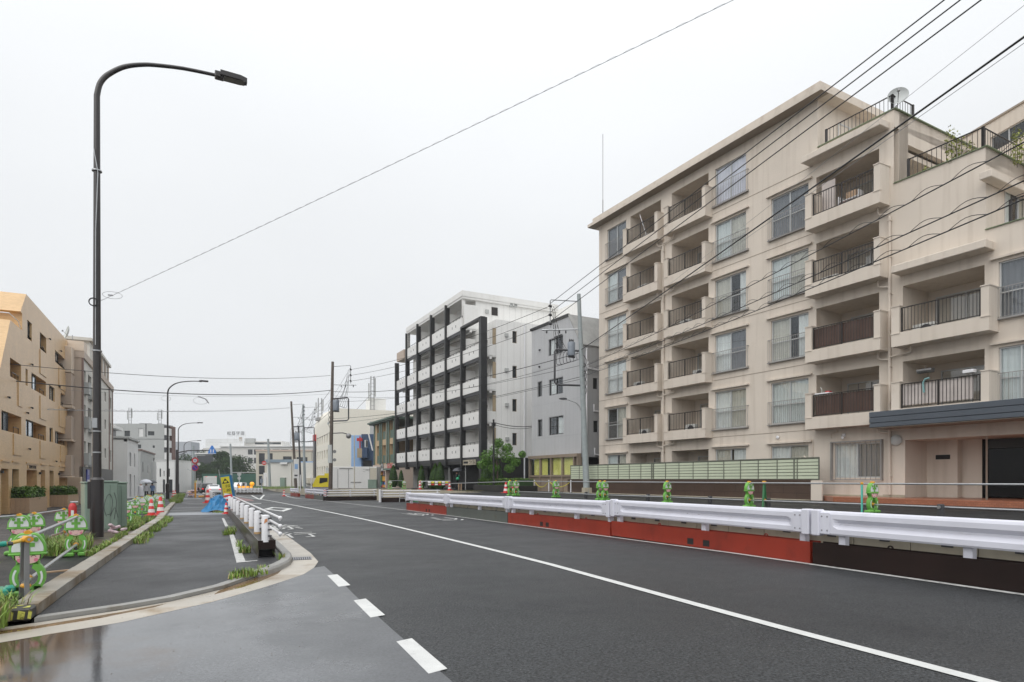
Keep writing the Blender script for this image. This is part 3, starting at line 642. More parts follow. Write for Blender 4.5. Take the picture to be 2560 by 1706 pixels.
for (y0, y1) in ((9.2,10.4),(7.0,8.1),(4.78,5.88),(2.6,3.7)):
    xo = 1.69+0.02*(y0-7)
    sheet('dash_marking', [(xo-0.09,y0),(xo+0.09,y0+0.06),(xo+0.11,y1+0.04),(xo-0.06,y1-0.02)], -0.050, 'paint')
# diamond, far island marks
dm = [(2.75,39.9),(3.5,43.2),(4.4,39.95),(3.5,35.9)]
for a in range(4):
    p, q = dm[a], dm[(a+1)%4]; c = (3.52,39.7); k = 0.62
    sheet('diamond_marking', [p, q, (c[0]+(q[0]-c[0])*k, c[1]+(q[1]-c[1])*k), (c[0]+(p[0]-c[0])*k, c[1]+(p[1]-c[1])*k)], -0.0515, 'paint')
sheet('red_surface', [(1.6,62),(3.4,60),(3.5,66),(3.0,74),(2.3,88),(1.5,86)], -0.054, 'redpaint')
strip_along('road_marking', [(4.25,66),(5.4,80),(6.6,94)], 0.22, -0.050, 'paint')
strip_along('road_marking', [(4.2,66.2),(4.5,79),(4.76,90.5)], 0.22, -0.051, 'paint')
sheet('road_marking', [(2.0,52),(3.4,51.4),(3.45,52.4),(2.0,53)], -0.051, 'paint')
strip_along('road_marking', [(7.6,97),(10.4,98.5)], 0.5, -0.050, 'paintworn'); strip_along('road_marking', [(11.2,99),(13.6,100)], 0.5, -0.050, 'paintworn')
# lettering on the carriageway, elongated as painted: for the near lane and for the oncoming lane
def road_text(s, x, y, sx, sy, rz, m):
    me = text_mesh(s, 1.0, 0.0, M[m]); 
    for v in me.vertices: v.co.x *= sx; v.co.y *= sy
    o = link('road_lettering', me, None, (x, y, gz(y)-0.050), rz); o['kind'] = 'structure'
    # follow the fall of the street
    o.rotation_euler = (math.atan(-0.008)*math.cos(rz), 0, rz); return o
road_text('徐', 2.25, 22.6, 1.1, 2.8, 0, 'paintworn'); road_text('行', 2.3, 19.0, 1.1, 2.2, 0, 'paintworn')
road_text('徐', 9.0, 29.5, 1.2, 3.0, math.pi, 'paintworn'); road_text('行', 8.85, 25.0, 1.2, 2.6, math.pi, 'paintworn')
# white box line on the pavement beside the beam barrier
sheet('pavement_marking', [(0.40,12.35),(0.56,12.44),(0.55,20.7),(0.45,20.8)], 0.005, 'paintworn')
sheet('pavement_marking', [(0.56,12.42),(0.76,12.50),(0.76,12.60),(0.56,12.54)], 0.005, 'paintworn')
sheet('pavement_marking', [(0.40,23.2),(0.50,23.2),(0.46,29),(0.37,29)], 0.005, 'paintworn')
# drain grating, bars one by one
gt = thing('drain_grating', 'black steel drain grating in the pale corner gutter', 'drain grating', (1.57,12.95,gz(12.95)-0.047), -0.10)
MB().box(-0.21,0.21,-0.24,0.24,-0.002,0.0).obj('pit', M['black'], gt)
me = MB().box(-0.011,0.011,-0.235,0.235,0,0.012).mesh('bar', M['bolt'])
for i in range(11): link('bar', me, gt, (-0.2+0.04*i,0,0))
# right: raised street behind the works, footway and entrance paving
sheet('upper_street', [(10.62,-12),(10.62,33.5),(12.0,36.5),(17.5,40),(30,40.5),(60,42),(60,-12)], 0.0, 'asphalt3', zf=lambda y: 0.60)
sheet('upper_street', [(16.5,55.8),(60,54.0),(60,42),(30,40.5),(17.5,40.0),(17.5,52)], 0.0, 'asphalt3', zf=lambda y: 0.56)
sheet('upper_yard', [(10.9,59),(16.5,55.8),(60,54),(60,220),(14,220),(11.5,96)], 0.0, 'asphalt3', zf=gr)
sheet('footway', [(21.6,7),(19.6,33),(19.0,40.2),(24,40.6),(24.6,8)], 0.012, 'asphalt2', zf=lambda y: 0.60)
sheet('parking_marking', [(16.0,44.6),(18.6,43.8),(18.7,44.0),(16.0,44.9)], 0.03, M['yellow'], zf=lambda y: 0.58)
mb = MB(); ed = [(10.62,33.5,0.60),(12.0,36.5,0.60),(17.5,40,0.56),(17.5,52,0.56),(16.5,55.8,0.56)]
for a, b in zip(ed, ed[1:]): mb.quad((a[0],a[1],-0.6),(b[0],b[1],-0.6),(b[0],b[1],b[2]-0.002),(a[0],a[1],a[2]-0.002))
ed = [(16.5,55.8),(10.9,59),(11.5,96),(14,220)]
for a, b in zip(ed, ed[1:]): mb.quad((a[0],a[1],-1.3),(b[0],b[1],-1.3),(b[0],b[1],gr(b[1])-0.002),(a[0],a[1],gr(a[1])-0.002))
structure('street_edge_wall', mb, M['block'])
# low mist over the street
hz_ = MB().box(-150,150,-20,460,-3.0,34).obj('haze', bpy.data.materials.new('haze air')); hz_['kind'] = 'stuff'
hm = hz_.data.materials[0]; hm.use_nodes = True; hm.node_tree.nodes.remove(hm.node_tree.nodes['Principled BSDF'])
pv = hm.node_tree.nodes.new('ShaderNodeVolumePrincipled'); pv.inputs['Color'].default_value = (0.93,0.96,1.0,1); pv.inputs['Density'].default_value = 0.0004
hm.node_tree.links.new(pv.outputs[0], hm.node_tree.nodes['Material Output'].inputs['Volume'])

# ================================================================== BEIGE APARTMENT BUILDING on the right
(TO, TR) = facade(1972, 28, 413)
tan = thing('apartment_building', 'large beige stepped apartment block with recessed balconies on the right', 'apartment building', TO, TR)
ROWT = [17.20, 14.38, 11.55, 8.76, 5.90, 3.00]           # heads of the windows, top floor first
def winz(r): return (ROWT[r]-1.90, ROWT[r])
wins = []                                                # x0, x1, row, split, curtains
CU = {('A',0):[(0,1,'curtain3')], ('A',1):[(0,.5,'curtain3'),(.5,1,'curtain5')], ('A',2):[(0,1,'curtain')], ('A',3):[(0,1,'curtain')], ('A',4):[(0,.55,'curtain2')], ('A',5):[(0,.45,'curtain2'),(.5,1,'curtain5')],
      ('D',0):[(0,1,'curtain4')], ('D',1):[(0,.55,'curtain2'),(.55,1,'curtain5')], ('D',2):[(0,.25,'curtain'),(.5,1,'curtain2')], ('D',3):[(.5,1,'curtain'),(0,.5,'curtain3')], ('D',4):[(0,.5,'curtain2'),(.5,1,'curtain')], ('D',5):[(0,.45,'curtain'),(.5,1,'curtain2')],
      ('E',1):[(0,.5,'curtain3'),(.5,1,'curtain3')], ('E',2):[(.5,1,'curtain5'),(0,.5,'curtain2')], ('E',3):[(0,.3,'curtain'),(.5,1,'curtain2')], ('E',4):[(0,1,'curtain5')], ('E',5):[(.5,1,'curtain'),(0,.5,'curtain2')],
      ('H',3):[(0,1,'curtain3')], ('H',4):[(0,1,'curtain5')]}
colx = {'A':(11.30,13.15), 'D':(2.36,4.30), 'E':(-0.98,0.94), 'H':(-10.0,-8.06)}
for c, rows in (('A',range(6)),('D',range(6)),('E',range(1,6)),('H',(3,4))):
    for r in rows: wins.append((c, r))
bal = [('B', 8.26, 10.90, r) for r in range(6)] + [('C', 4.73, 7.40, r) for r in range(6)] + [('F', -4.05, -1.35, r) for r in range(1,5)] + [('G', -7.65, -4.95, r) for r in (3,4)]
holes = [(colx[c][0], colx[c][1], winz(r)[0], winz(r)[1]) for c, r in wins]
def balz(r): return (ROWT[r]-2.22 if r < 5 else 0.9, ROWT[r]+0.04)
holes += [(a, b, balz(r)[0], balz(r)[1]) for _, a, b, r in bal]
grille_hole = (-4.10,-2.20,1.55,2.95); holes.append(grille_hole)
ent = (-13.0,-5.03,0.80,2.97)
mb = MB()
def wh(x0,x1,z0,z1): wall_holes(mb, x0, x1, z0, z1, holes+[ent], 0.0, 0.14)
wh(-1.42,14.0,0.5,17.74); wh(-4.62,-1.42,0.5,15.66); wh(-7.68,-4.62,0.5,12.80); wh(-14.5,-7.68,0.5,9.96)
# end walls, terrace walls, back
mb.quad((14.0,0,0.5),(14.0,-14,0.5),(14.0,-14,17.74),(14.0,0,17.74))
mb.quad((-1.42,0,15.3),(-1.42,0,17.74),(-1.42,-14,17.74),(-1.42,-14,15.3))
mb.quad((-4.62,-0.35,12.5),(-4.62,-0.35,15.66),(-4.62,-0.95,15.66),(-4.62,-0.95,12.5))
mb.quad((-7.68,0,9.7),(-7.68,0,12.8),(-7.68,-1.3,12.8),(-7.68,-1.3,9.7))
mb.quad((-7.68,-3.2,9.7),(-7.68,-3.2,12.8),(-7.68,-12,12.8),(-7.68,-12,9.7))
mb.quad((-7.68,-1.3,11.9),(-7.68,-1.3,12.8),(-7.68,-3.2,12.8),(-7.68,-3.2,11.9))
mb.box(-14.5,14.0,-14,-13.8,0.5,17.5)
# terrace floors and parapets
mb.box(-4.62,-1.42,-9,0.0-0.002,15.0,15.2); mb.box(-4.62,-1.42,-0.35,-0.002,15.2,15.655); mb.box(-4.62,-4.42,-8,-0.35,15.2,15.66)
mb.box(-7.68,-4.62,-9,-0.002,12.2,12.4); mb.box(-7.68,-4.62,-0.25,-0.002,12.4,12.795); mb.box(-7.68,-7.45,-8,-0.25,12.4,12.8)
mb.box(-14.5,-7.68,-9,-0.002,9.3,9.5); mb.box(-14.5,-7.68,-0.25,-0.002,9.5,9.955)
# side wall of the second terrace block with its recess
mb.box(-4.62,-4.40,-9,-0.95,14.55,15.66); mb.box(-4.62,-4.40,-0.95,-0.35,12.4,15.66); mb.box(-3.7,-3.5,-9,-0.95,12.4,14.6)
mb.box(-4.45,-3.6,-9,-0.95,14.2,14.4)
mb.box(-4.62,-3.5,-9.2,-6.2,12.4,15.6)
mb.obj('wall', M['tan'], tan, fixn=False)
# roof slab with stepped fascia
rf = MB(); rf.box(-1.95,14.5,-14.3,0.55,17.72,17.90); rf.box(-1.85,14.08,-14.2,0.46,17.903,18.16); rf.obj('roof', M['tan'], tan)
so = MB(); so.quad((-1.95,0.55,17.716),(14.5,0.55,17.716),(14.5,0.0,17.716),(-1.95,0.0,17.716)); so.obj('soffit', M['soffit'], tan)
co = MB(); co.box(-4.70,-1.42,-0.42,0.05,15.665,15.70); co.box(-4.70,-4.36,-8,-0.42,15.665,15.70); co.box(-7.75,-4.62,-0.32,0.05,12.805,12.835); co.box(-7.75,-7.4,-8,-0.32,12.805,12.835); co.box(-14.5,-7.68,-0.32,0.05,9.965,9.995)
co.obj('coping', M['greencap'], tan)
for (x0, x1, z0, z1, y1) in ((-4.45,-1.05,15.00,15.26,0.62),(-7.95,-4.85,9.20,9.48,0.62)):
    mb = MB(); mb.cbox(x0,x1,-0.02,y1,z0,z1,0.02); mb.obj('hood', M['tan'], tan)
mb = MB(); mb.cbox(-8.05,-7.69,-6.0,0.45,11.55,11.80,0.02); mb.obj('hood', M['tan'], tan)
# floor lines
for z in (14.98, 12.08, 9.30, 6.50, 3.62):
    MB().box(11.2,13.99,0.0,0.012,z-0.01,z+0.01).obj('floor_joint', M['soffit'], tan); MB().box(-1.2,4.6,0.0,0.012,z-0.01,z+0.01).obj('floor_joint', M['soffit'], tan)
# windows
ledge_mb = {}
for c, r in wins:
    x0, x1 = colx[c]; z0, z1 = winz(r)
    w = window(tan, x0, x1, z0, z1, -0.075, 'alu', 'glass', CU.get((c,r)), 0.5 if c != 'H' else (0.5 if r == 3 else 0.68), 0.46 if r else None)
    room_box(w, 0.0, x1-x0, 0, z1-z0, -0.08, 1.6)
    if r > 0 and not (c in 'E' and False):
        link('ledge', cached(('ledge',c), lambda: MB().box(-0.2, x1-x0+0.2, -0.02, 0.13, 0, 0.07).mesh('ledge', M['tan'])), w, (0, 0.075, z1-z0+0.10))
    if r < 5:
        def mk():
            mb = MB(); W = x1-x0; bars(mb, -0.16, W+0.10, 0.0, 0.98, 0.16, 0.105, 0.008, 0.012)
            for x in (-0.16, W+0.10): 
                for z in (0.0, 0.98): mb.box(x-0.012,x+0.012,0.03,0.16,z-0.012,z+0.012)
            mb.box(-0.18,W+0.12,0.076,0.2,-0.09,-0.05)
            return mb.mesh('guard_rail', M['grille'])
        link('guard_rail', cached(('guard',c), mk), w, (0, 0.0, 0.04))
# balconies
def balcony(col, a, b, r):
    dep = 0.50 if col in 'BC' else 0.66
    L, Rr = b + (0.10 if col in 'BC' else 0.06), a - (0.26 if col in 'BC' else 0.42)   # far end, near end
    zb = {0:14.86,1:12.03,2:9.22,3:6.42,4:3.60}[r]
    mb = MB(); W = L-Rr
    mb.box(0, W, -0.02, dep, 0, 0.20); mb.box(0.24, W-0.30, dep-0.14, dep-0.002, 0.20, 0.50)
    mb.box(0, 0.24, -0.02, dep-0.004, 0.20, 1.48); mb.box(W-0.30, W, -0.02, dep-0.004, 0.20, 1.48)
    mb.box(-0.02, 0.26, -0.02, dep+0.02, 1.48, 1.52); mb.box(W-0.32, W+0.02, -0.02, dep+0.02, 1.48, 1.52)
    mb.box(-0.02, 0.26, dep-0.1, dep+0.02, 0.46, 0.50); mb.box(W-0.32,W+0.02,dep-0.1,dep+0.02,0.46,0.50)
    me = cached(('balc',col), lambda: mb.mesh('balcony', M['tan']))
    o = link('balcony', me, tan, (Rr, 0.0, zb))
    rb = MB(); bars(rb, 0.27, W-0.33, 0.56, 1.40, dep-0.08, 0.118, 0.0115, 0.018)
    for x in (0.29, W/2, W-0.35): rb.box(x-0.022,x+0.022,dep-0.10,dep-0.06,0.5,1.41)
    link('railing', cached(('brail',col), lambda: rb.mesh('railing', M['tandark'])), o)
    # recess behind
    H = balz(r)
    rm = MB(); y0, y1 = -0.138, -1.75; x0, x1, z0, z1 = a-Rr, b-Rr, H[0]-zb, H[1]-zb
    rm.quad((x0,y0,z0),(x0,y1,z0),(x0,y1,z1),(x0,y0,z1)); rm.quad((x1,y0,z0),(x1,y0,z1),(x1,y1,z1),(x1,y1,z0)); rm.quad((x0,y0,z1),(x0,y1,z1),(x1,y1,z1),(x1,y0,z1)); rm.quad((x0,y0,z0),(x1,y0,z0),(x1,y1,z0),(x0,y1,z0))
    rm.quad((x0,y1,z0),(x1,y1,z0),(x1,y1,z1),(x0,y1,z1))
    link('recess', cached(('rec',col,round(z0,2)), lambda: rm.mesh('recess', M['tan'])), o)
    dw = min(2.1, b-a-0.45); dx = (x0+0.12 if (r+len(col)+ord(col)) % 2 == 0 else x0+0.30)
    cur = [[(0,.5,'curtain2')],[(.55,1,'curtain')],[(0,.45,'curtain3')],None,[(.5,1,'curtain3')],None][(r*3+ord(col)) % 6]
    d = window(o, dx, dx+dw, z0+0.12, z0+1.98, y1+0.07, 'alu', 'glass', cur, 0.5, None, name='balcony_door')
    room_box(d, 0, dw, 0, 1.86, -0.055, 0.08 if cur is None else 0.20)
    return o, zb, Rr, W, dep
BALC = {}
for col, a, b, r in bal:
    if r < 5: BALC[(col,r)] = balcony(col, a, b, r)
    else:
        rm = MB(); x0,x1=a,b; z0,z1=balz(r); y0,y1=-0.138,-1.25
        rm.quad((x0,y0,z0),(x0,y1,z0),(x0,y1,z1),(x0,y0,z1)); rm.quad((x1,y0,z0),(x1,y0,z1),(x1,y1,z1),(x1,y1,z0)); rm.quad((x0,y0,z1),(x0,y1,z1),(x1,y1,z1),(x1,y0,z1)); rm.quad((x0,y1,z0),(x1,y1,z0),(x1,y1,z1),(x0,y1,z1))
        o = rm.obj('recess', M['tan'], tan)
        d = window(o, x0+0.3, x0+1.9, 0.95, 2.75, y1+0.07, 'alu', 'glass', [(0,.5,'curtain3')], 0.5, name='balcony_door'); room_box(d, 0, 1.6, 0, 1.8, -0.055, 0.2)
# screens fixed inside three railings
def screen(key, m, x0, x1, z0, z1, name='screen'):
    o, zb, Rr, W, dep = BALC[key]
    mb = MB(); n = 14
    for i in range(n):
        xa, xb = x0+(x1-x0)*i/n, x0+(x1-x0)*(i+1)/n; ya = dep-0.115-0.012*math.sin(i*2.1); yb = dep-0.115-0.012*math.sin((i+1)*2.1)
        mb.quad((xa,ya,z0),(xb,yb,z0),(xb,yb,z1),(xa,ya,z1))
    mb.obj(name, M[m], o, fixn=False)
W_ = BALC[('F',3)][3]
screen(('F',3), 'brownpanel', 0.28, W_-0.26, 0.56, 1.36); screen(('F',4), 'brownpanel', 0.34, W_-0.45, 0.56, 1.36); screen(('G',4), 'greysheet', 0.5, W_-0.32, 0.62, 1.36)
# drain pipes
for x, zt in ((7.98,14.5),(-4.50,11.6)):
    mb = MB(); mb.tube([(x,0.09,0.9),(x,0.09,zt)], 0.052, 8)
    for k in range(12):
        z = 1.6+1.4*k
        if z < zt: mb.box(x-0.065,x+0.065,-0.01,0.15,z,z+0.03)
    mb.obj('drain_pipe', M['tan'], tan, smooth=True)
for (col,r),(o,zb,Rr,W,dep) in BALC.items():
    mb = MB(); X_ = (7.98 if col in 'BC' else -4.50)-Rr
    if col in 'BF': mb.tube([(0.35,0.2,0.02),(0.35,0.2,-0.22),(0.30,0.15,-0.28),(X_,0.1,-0.34)], 0.036, 6)
    else: mb.tube([(W-0.45,0.2,0.02),(W-0.45,0.2,-0.12),(W-0.40,0.15,-0.18),(X_,0.1,-0.24)], 0.036, 6)
    mb.obj('branch_pipe', M['tan'], o, smooth=True)
# ground floor window behind bars
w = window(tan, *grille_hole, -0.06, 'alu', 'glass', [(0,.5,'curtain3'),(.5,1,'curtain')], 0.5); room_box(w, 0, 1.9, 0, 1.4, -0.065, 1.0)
mb = MB(); bars(mb, -4.2, -2.1, 1.47, 3.02, 0.12, 0.21, 0.011, 0.022); mb.box(-4.22,-4.17,-0.01,0.14,1.45,3.05); mb.box(-2.13,-2.08,-0.01,0.14,1.45,3.05)
mb.obj('window_bars', M['grille'], tan)
# canopy of three stacked boards
for i, (z0, z1) in enumerate(((3.43,3.59),(3.60,3.80),(3.81,4.01))):
    MB().cbox(-14.5, -4.38, 0.02, 1.20+0.006*i, z0, z1, 0.012).obj('canopy_board', M['canopy'], tan)
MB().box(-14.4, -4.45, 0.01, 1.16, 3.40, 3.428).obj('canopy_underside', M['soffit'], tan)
# entrance recess
mb = MB(); y1 = -1.5
mb.quad((-5.03,-0.138,0.80),(-5.03,y1,0.80),(-5.03,y1,2.97),(-5.03,-0.138,2.97))
mb.quad((-5.03,y1,0.8),(-6.1,y1,0.8),(-6.1,y1,2.97),(-5.03,y1,2.97)); mb.quad((-6.1,y1,0.8),(-6.1,y1-0.35,0.8),(-6.1,y1-0.35,2.97),(-6.1,y1,2.97)); mb.quad((-6.1,y1-0.35,0.8),(-6.75,y1-0.35,0.8),(-6.75,y1-0.35,2.97),(-6.1,y1-0.35,2.97))
mb.quad((-13,-0.138,2.97),(-5.03,-0.138,2.97),(-5.03,-7,2.97),(-13,-7,2.97))
mb.obj('entrance_wall', M['tan'], tan, fixn=False)
mb = MB(); mb.quad((-6.75,y1-0.35,0.8),(-6.75,-7,0.8),(-6.75,-7,2.97),(-6.75,y1-0.35,2.97)); mb.quad((-13,-7,0.8),(-6.75,-7,0.8),(-6.75,-7,2.97),(-13,-7,2.97)); mb.quad((-13,-0.1,0.8),(-13,-7,0.8),(-13,-7,2.97),(-13,-0.1,2.97))
mb.obj('lobby', M['aptground'], tan, fixn=False)
mb = MB(); mb.box(-12.9,-6.78,-2.05,-2.0,2.62,2.95); 
for x in (-6.82,-8.05,-9.4,-10.8): mb.box(x-0.04,x+0.04,-2.06,-1.99,0.8,2.62)
dr = mb.obj('entrance_door', M['darkframe'], tan)
M['lobbyglass'] = mat('dark lobby glass', (0.010,0.010,0.010), 0.12, 0.2, 0.5, spec=0.18)
for a, b in ((-8.01,-6.86),(-9.36,-8.09),(-10.76,-9.44)): MB().box(a,b,-2.04,-2.03,0.84,2.60).obj('pane', M['lobbyglass'], dr)
MB().box(-8.1,-7.2,-2.6,-2.5,2.2,2.27).obj('lobby_beam', M['orangedeep'], dr); MB().box(-9.2,-8.2,-2.6,-2.5,2.2,2.27).obj('lobby_beam', M['orangedeep'], dr)
MB().box(-5.85,-5.35,y1,y1+0.02,2.25,2.42).obj('name_plate', M['black'], tan)
MB().box(-9.9,-8.3,-1.6,-1.2,0.86,0.95).obj('threshold_step', M['greymetal'], tan)
MB().box(-5.03,-4.2,0.0,0.012,0.62,0.90).box(-4.2,-1.5,0.0,0.012,0.62,0.86).obj('plinth', M['block'], tan)
# lamp disc, camera, small wall fittings
mb = MB(); mb.lathe([(0.02,0),(0.2,0.01),(0.215,0.05),(0.19,0.09),(0.10,0.12),(0.005,0.13)], (0,0,0), 20); mb.xf(Matrix.Translation((-4.72,0,2.98)) @ Matrix.Rotation(rad(-90),4,'X')); mb.obj('wall_lamp', M['dish'], tan, smooth=True)
mb = MB(); mb.tube([(-2.62,0.05,3.30),(-2.62,0.14,3.22),(-2.72,0.28,3.18)], 0.05, 8); mb.box(-2.68,-2.56,0,0.06,3.24,3.36); mb.obj('security_camera', M['white'], tan, smooth=True)
mb = MB(); mb.lathe([(0.005,0),(0.07,0.01),(0.075,0.06),(0.005,0.08)], (0,0,0), 14); mb.xf(Matrix.Translation((0.55,0,3.40)) @ Matrix.Rotation(rad(-90),4,'X')); mb.obj('vent_cap', M['white'], tan, smooth=True)
mb = MB(); mb.tube([(-1.2,0.03,1.5),(-1.2,0.03,3.2),(-0.75,0.03,3.2),(-0.75,0.03,3.05)], 0.02, 6); mb.tube([(-2.05,0.03,3.2),(-2.05,0.03,3.4),(-2.35,0.03,3.45),(-2.35,0.03,3.65)], 0.015, 6); mb.tube([(-1.0,0.05,2.0),(-0.95,0.10,2.4),(-0.8,0.06,2.5)],0.035,6); mb.obj('conduit', M['tan'], tan)
# terrace railings
def rail_run(x0, y0, x1, y1, z0, z1, step=0.16):
    mb = MB(); L = math.hypot(x1-x0,y1-y0); k = max(int(L/step),1)
    for i in range(k+1):
        t = i/k; x, y = x0+(x1-x0)*t, y0+(y1-y0)*t; mb.tube([(x,y,z0),(x,y,z1)], 0.011, 5, cap=False)
    mb.tube([(x0,y0,z1),(x1,y1,z1)], 0.024, 6)
    for p in ((x0,y0),(x1,y1)): mb.box(p[0]-0.04,p[0]+0.04,p[1]-0.04,p[1]+0.04,z0,z1+0.02)
    return mb.obj('terrace_railing', M['tandark'], tan)
rail_run(-4.50,-0.10,-1.75,-0.10,15.70,16.30); rail_run(-4.50,-0.10,-4.50,-1.5,15.70,16.30)
rail_run(-7.56,-0.10,-5.1,-0.10,12.83,13.55); rail_run(-7.56,-0.10,-7.56,-3.2,12.83,13.55)
rail_run(-13.5,-0.12,-8.35,-0.12,9.99,10.75)
# doors onto the terraces
for (x, y, z, wd, h, cu) in ((-1.44,-2.9,15.22,1.5,1.9,[(0,0.6,'curtain5')]), (-3.73,-2.6,12.42,1.3,1.75,[(0,0.5,'curtain2')]), (-7.71,-3.15,9.6,1.85,2.2,[(0.7,1,'curtain5'),(0,0.4,'curtain2')])):
    w = window(tan, 0, wd, 0, h, 0, 'alu', 'glass', cu, 0.5, name='terrace_door'); w.location = (x, y, z); w.rotation_euler = (0,0,rad(90)); room_box(w, 0, wd, 0, h, -0.06, 0.2 if x > -7 else 1.2)
# lightning rod on the roof
tag(MB().tube([(0,0,0),(0,0,1.2)],0.03,6).tube([(0,0,1.2),(0,0,5.4)],0.018,5).obj('lightning_rod', M['greymetal'], None, (TO[0]+math.cos(TR)*13.6, TO[1]+math.sin(TR)*13.6, 18.1)), 'thin lightning rod at the far roof corner of the beige block', 'lightning rod')
def tanw(x, y, z): c, s = math.cos(TR), math.sin(TR); return (TO[0]+c*x-s*y, TO[1]+s*x+c*y, z)
# raised entrance paving
mb = MB(); pts = [tanw(-1.4,0.02,0)[:2], tanw(-3.2,1.6,0)[:2], tanw(-16,1.9,0)[:2], tanw(-16,-7,0)[:2], tanw(-5.0,-7,0)[:2], tanw(-5.0,0.02,0)[:2]]
a = sum(pts[i][0]*pts[(i+1)%6][1]-pts[(i+1)%6][0]*pts[i][1] for i in range(6))
if a < 0: pts.reverse()
mb.prism(pts, 0.55, 0.80); structure('entrance_paving', mb, M['brick'])
# satellite dish on the terrace corner
def dish(loc, rz, label, r=0.42, h=0.55):
    t = thing('satellite_dish', label, 'satellite dish', loc, rz)
    MB().tube([(0,0,0),(0,0,h)],0.028,8).box(-0.12,0.12,-0.12,0.12,0,0.03).obj('mast', M['galv'], t)
    mb = MB(); mb.lathe([(0.01,0.10),(r*0.5,0.12),(r*0.85,0.19),(r,0.25),(r,0.26),(r*0.85,0.205),(r*0.5,0.135),(0.01,0.115)],(0,0,0),22); mb.xf(Matrix.Translation((0,-0.16,h+0.10)) @ Matrix.Rotation(rad(76),4,'X')); mb.obj('reflector', M['dish'], t, smooth=True)
    mb = MB(); mb.tube([(0,-0.25,h-0.15),(0,-0.62,h+0.22)],0.014,6).cbox(-0.05,0.05,-0.70,-0.60,h+0.18,h+0.30,0.012); mb.obj('feed_arm', M['greymetal'], t); return t
dish(tanw(-4.42,-0.55,15.66), rad(-52), 'pale satellite dish above the railed top terrace of the beige block', 0.36, 0.42)
# second wing at the back right
(WO, WR) = facade(2423, 30.3, 972)
wing = thing('apartment_wing', 'beige upper wing with a dark horizontal window behind the plants', 'building', WO, WR)
mb = MB(); holes = [(-2.75,-1.1,16.72,17.45)]
wall_holes(mb, -8, 0.4, 8, 18.15, holes, 0, 0.12); mb.box(-8,0.4,-6,-5.9,8,18.1); mb.quad((0.4,0,8),(0.4,-6,8),(0.4,-6,18.15),(0.4,0,18.15)); mb.box(-8,0.4,-6,-0.14,18.0,18.14)
mb.obj('wall', M['tan'], wing, fixn=False)
MB().box(-8,0.45,-6,0.06,18.15,18.24).obj('coping', M['soffit'], wing)
w = window(wing, -2.75, -1.1, 16.72, 17.45, -0.08, 'alu', 'glassdark', None, 0.5); 
# low parapet blocks before it
mb = MB(); mb.cbox(-9.6,-7.9,-7.5,-2.6,12.2,13.35,0.02); mb.cbox(-12.5,-8.6,-3.2,-2.4,12.4,13.5,0.02); mb.obj('stair_block', M['tan'], tan)
# plants on the terraces
def shrub(name, label, loc, parts, m, n, size, cat='plant', group=None, stem=True):
    t = thing(name, label, cat, loc, 0, group); rg = random.Random(hash(label) % 9999 if False else len(label)*7+int(abs(loc[0])*13))
    mb = MB()
    for c, rx, ry, rz in parts: leaves(mb, c, rx, ry, rz, int(n/len(parts)), size, rg)
    mb.obj('foliage', M[m], t)
    if stem:
        sb = MB(); 
        for c, rx, ry, rz in parts: sb.tube([(c[0]*0.3,c[1]*0.3,0),(c[0]*0.8,c[1]*0.8,c[2]*0.6),(c[0],c[1],c[2]+rz*0.4)],0.012,5,r2=0.006)
        sb.obj('stem', M['bark'], t)
    return t
M['yellowleaf'] = mat('yellow green leaf', (0.19,0.21,0.035), 0.5, 0.3, 3, island=0.4)
shrub('terrace_shrub', 'yellow green shrub growing up behind the black terrace railing', tanw(-6.6,-0.55,12.4), [((0,0,0.9),0.25,0.22,0.75),((0.5,-0.1,0.75),0.2,0.2,0.6),((-0.5,0,1.0),0.18,0.18,0.75)], 'yellowleaf', 420, 0.055)
shrub('terrace_plant', 'small green plant low behind the terrace railing beside the door', tanw(-5.55,-0.45,12.4), [((0,0,0.4),0.3,0.25,0.4)], 'yellowleaf', 140, 0.06)
shrub('terrace_plant', 'dark spreading pot plant at the terrace wall of the beige block', tanw(-5.4,-2.4,12.4), [((0,0,0.9),0.6,0.5,0.4)], 'leaf', 160, 0.08)
shrub('terrace_plant', 'feathery green plant on the far right terrace under the overhang', tanw(-8.3,-0.7,12.0), [((0,0,0.7),0.22,0.2,0.7)], 'yellowleaf', 160, 0.06)
# air conditioners standing on the balconies
def ac_mesh():
    mb = MB(); mb.cbox(-0.38,0.38,-0.14,0.14,0.05,0.60,0.02); return mb.mesh('casing', M['acwhite'], True)
def ac_fan():
    mb = MB(); mb.lathe([(0.0,0),(0.215,0.0),(0.22,0.012),(0.03,0.02),(0.0,0.02)],(0,0,0),20); mb.xf(Matrix.Translation((-0.1,0.14,0.33)) @ Matrix.Rotation(rad(-90),4,'X')); return mb.mesh('fan_grille', M['insul'], True)
FLO = {0:'top floor',1:'fifth floor',2:'fourth floor',3:'third floor',4:'second floor'}
COLN = {'B':'far left balcony column','C':'left middle balcony column','F':'right middle balcony column','G':'near balcony column over the canopy'}
for (col, r, fx) in (('B',0,.5),('B',1,.6),('B',3,.72),('B',4,.55),('C',2,.62),('C',3,.3),('C',4,.5),('F',2,.24),('F',2,.78),('G',3,.74)):
    o, zb, Rr, W, dep = BALC[(col,r)]
    side = ' at its near end' if (col,r,fx) == ('F',2,.24) else (' at its far end' if (col,r) == ('F',2) else '')
    t = thing('air_conditioner', 'white air conditioner unit on the %s, %s%s' % (COLN[col].split(' over')[0], FLO[r], side), 'air conditioner', tanw(Rr+W*fx, -0.05, zb+0.20), TR, 'air conditioners on the balconies')
    link('casing', cached('acm', ac_mesh), t); link('fan_grille', cached('acf', ac_fan), t); MB().box(-0.33,-0.25,-0.15,0.15,0,0.05).box(0.25,0.33,-0.15,0.15,0,0.05).obj('foot', M['greymetal'], t)
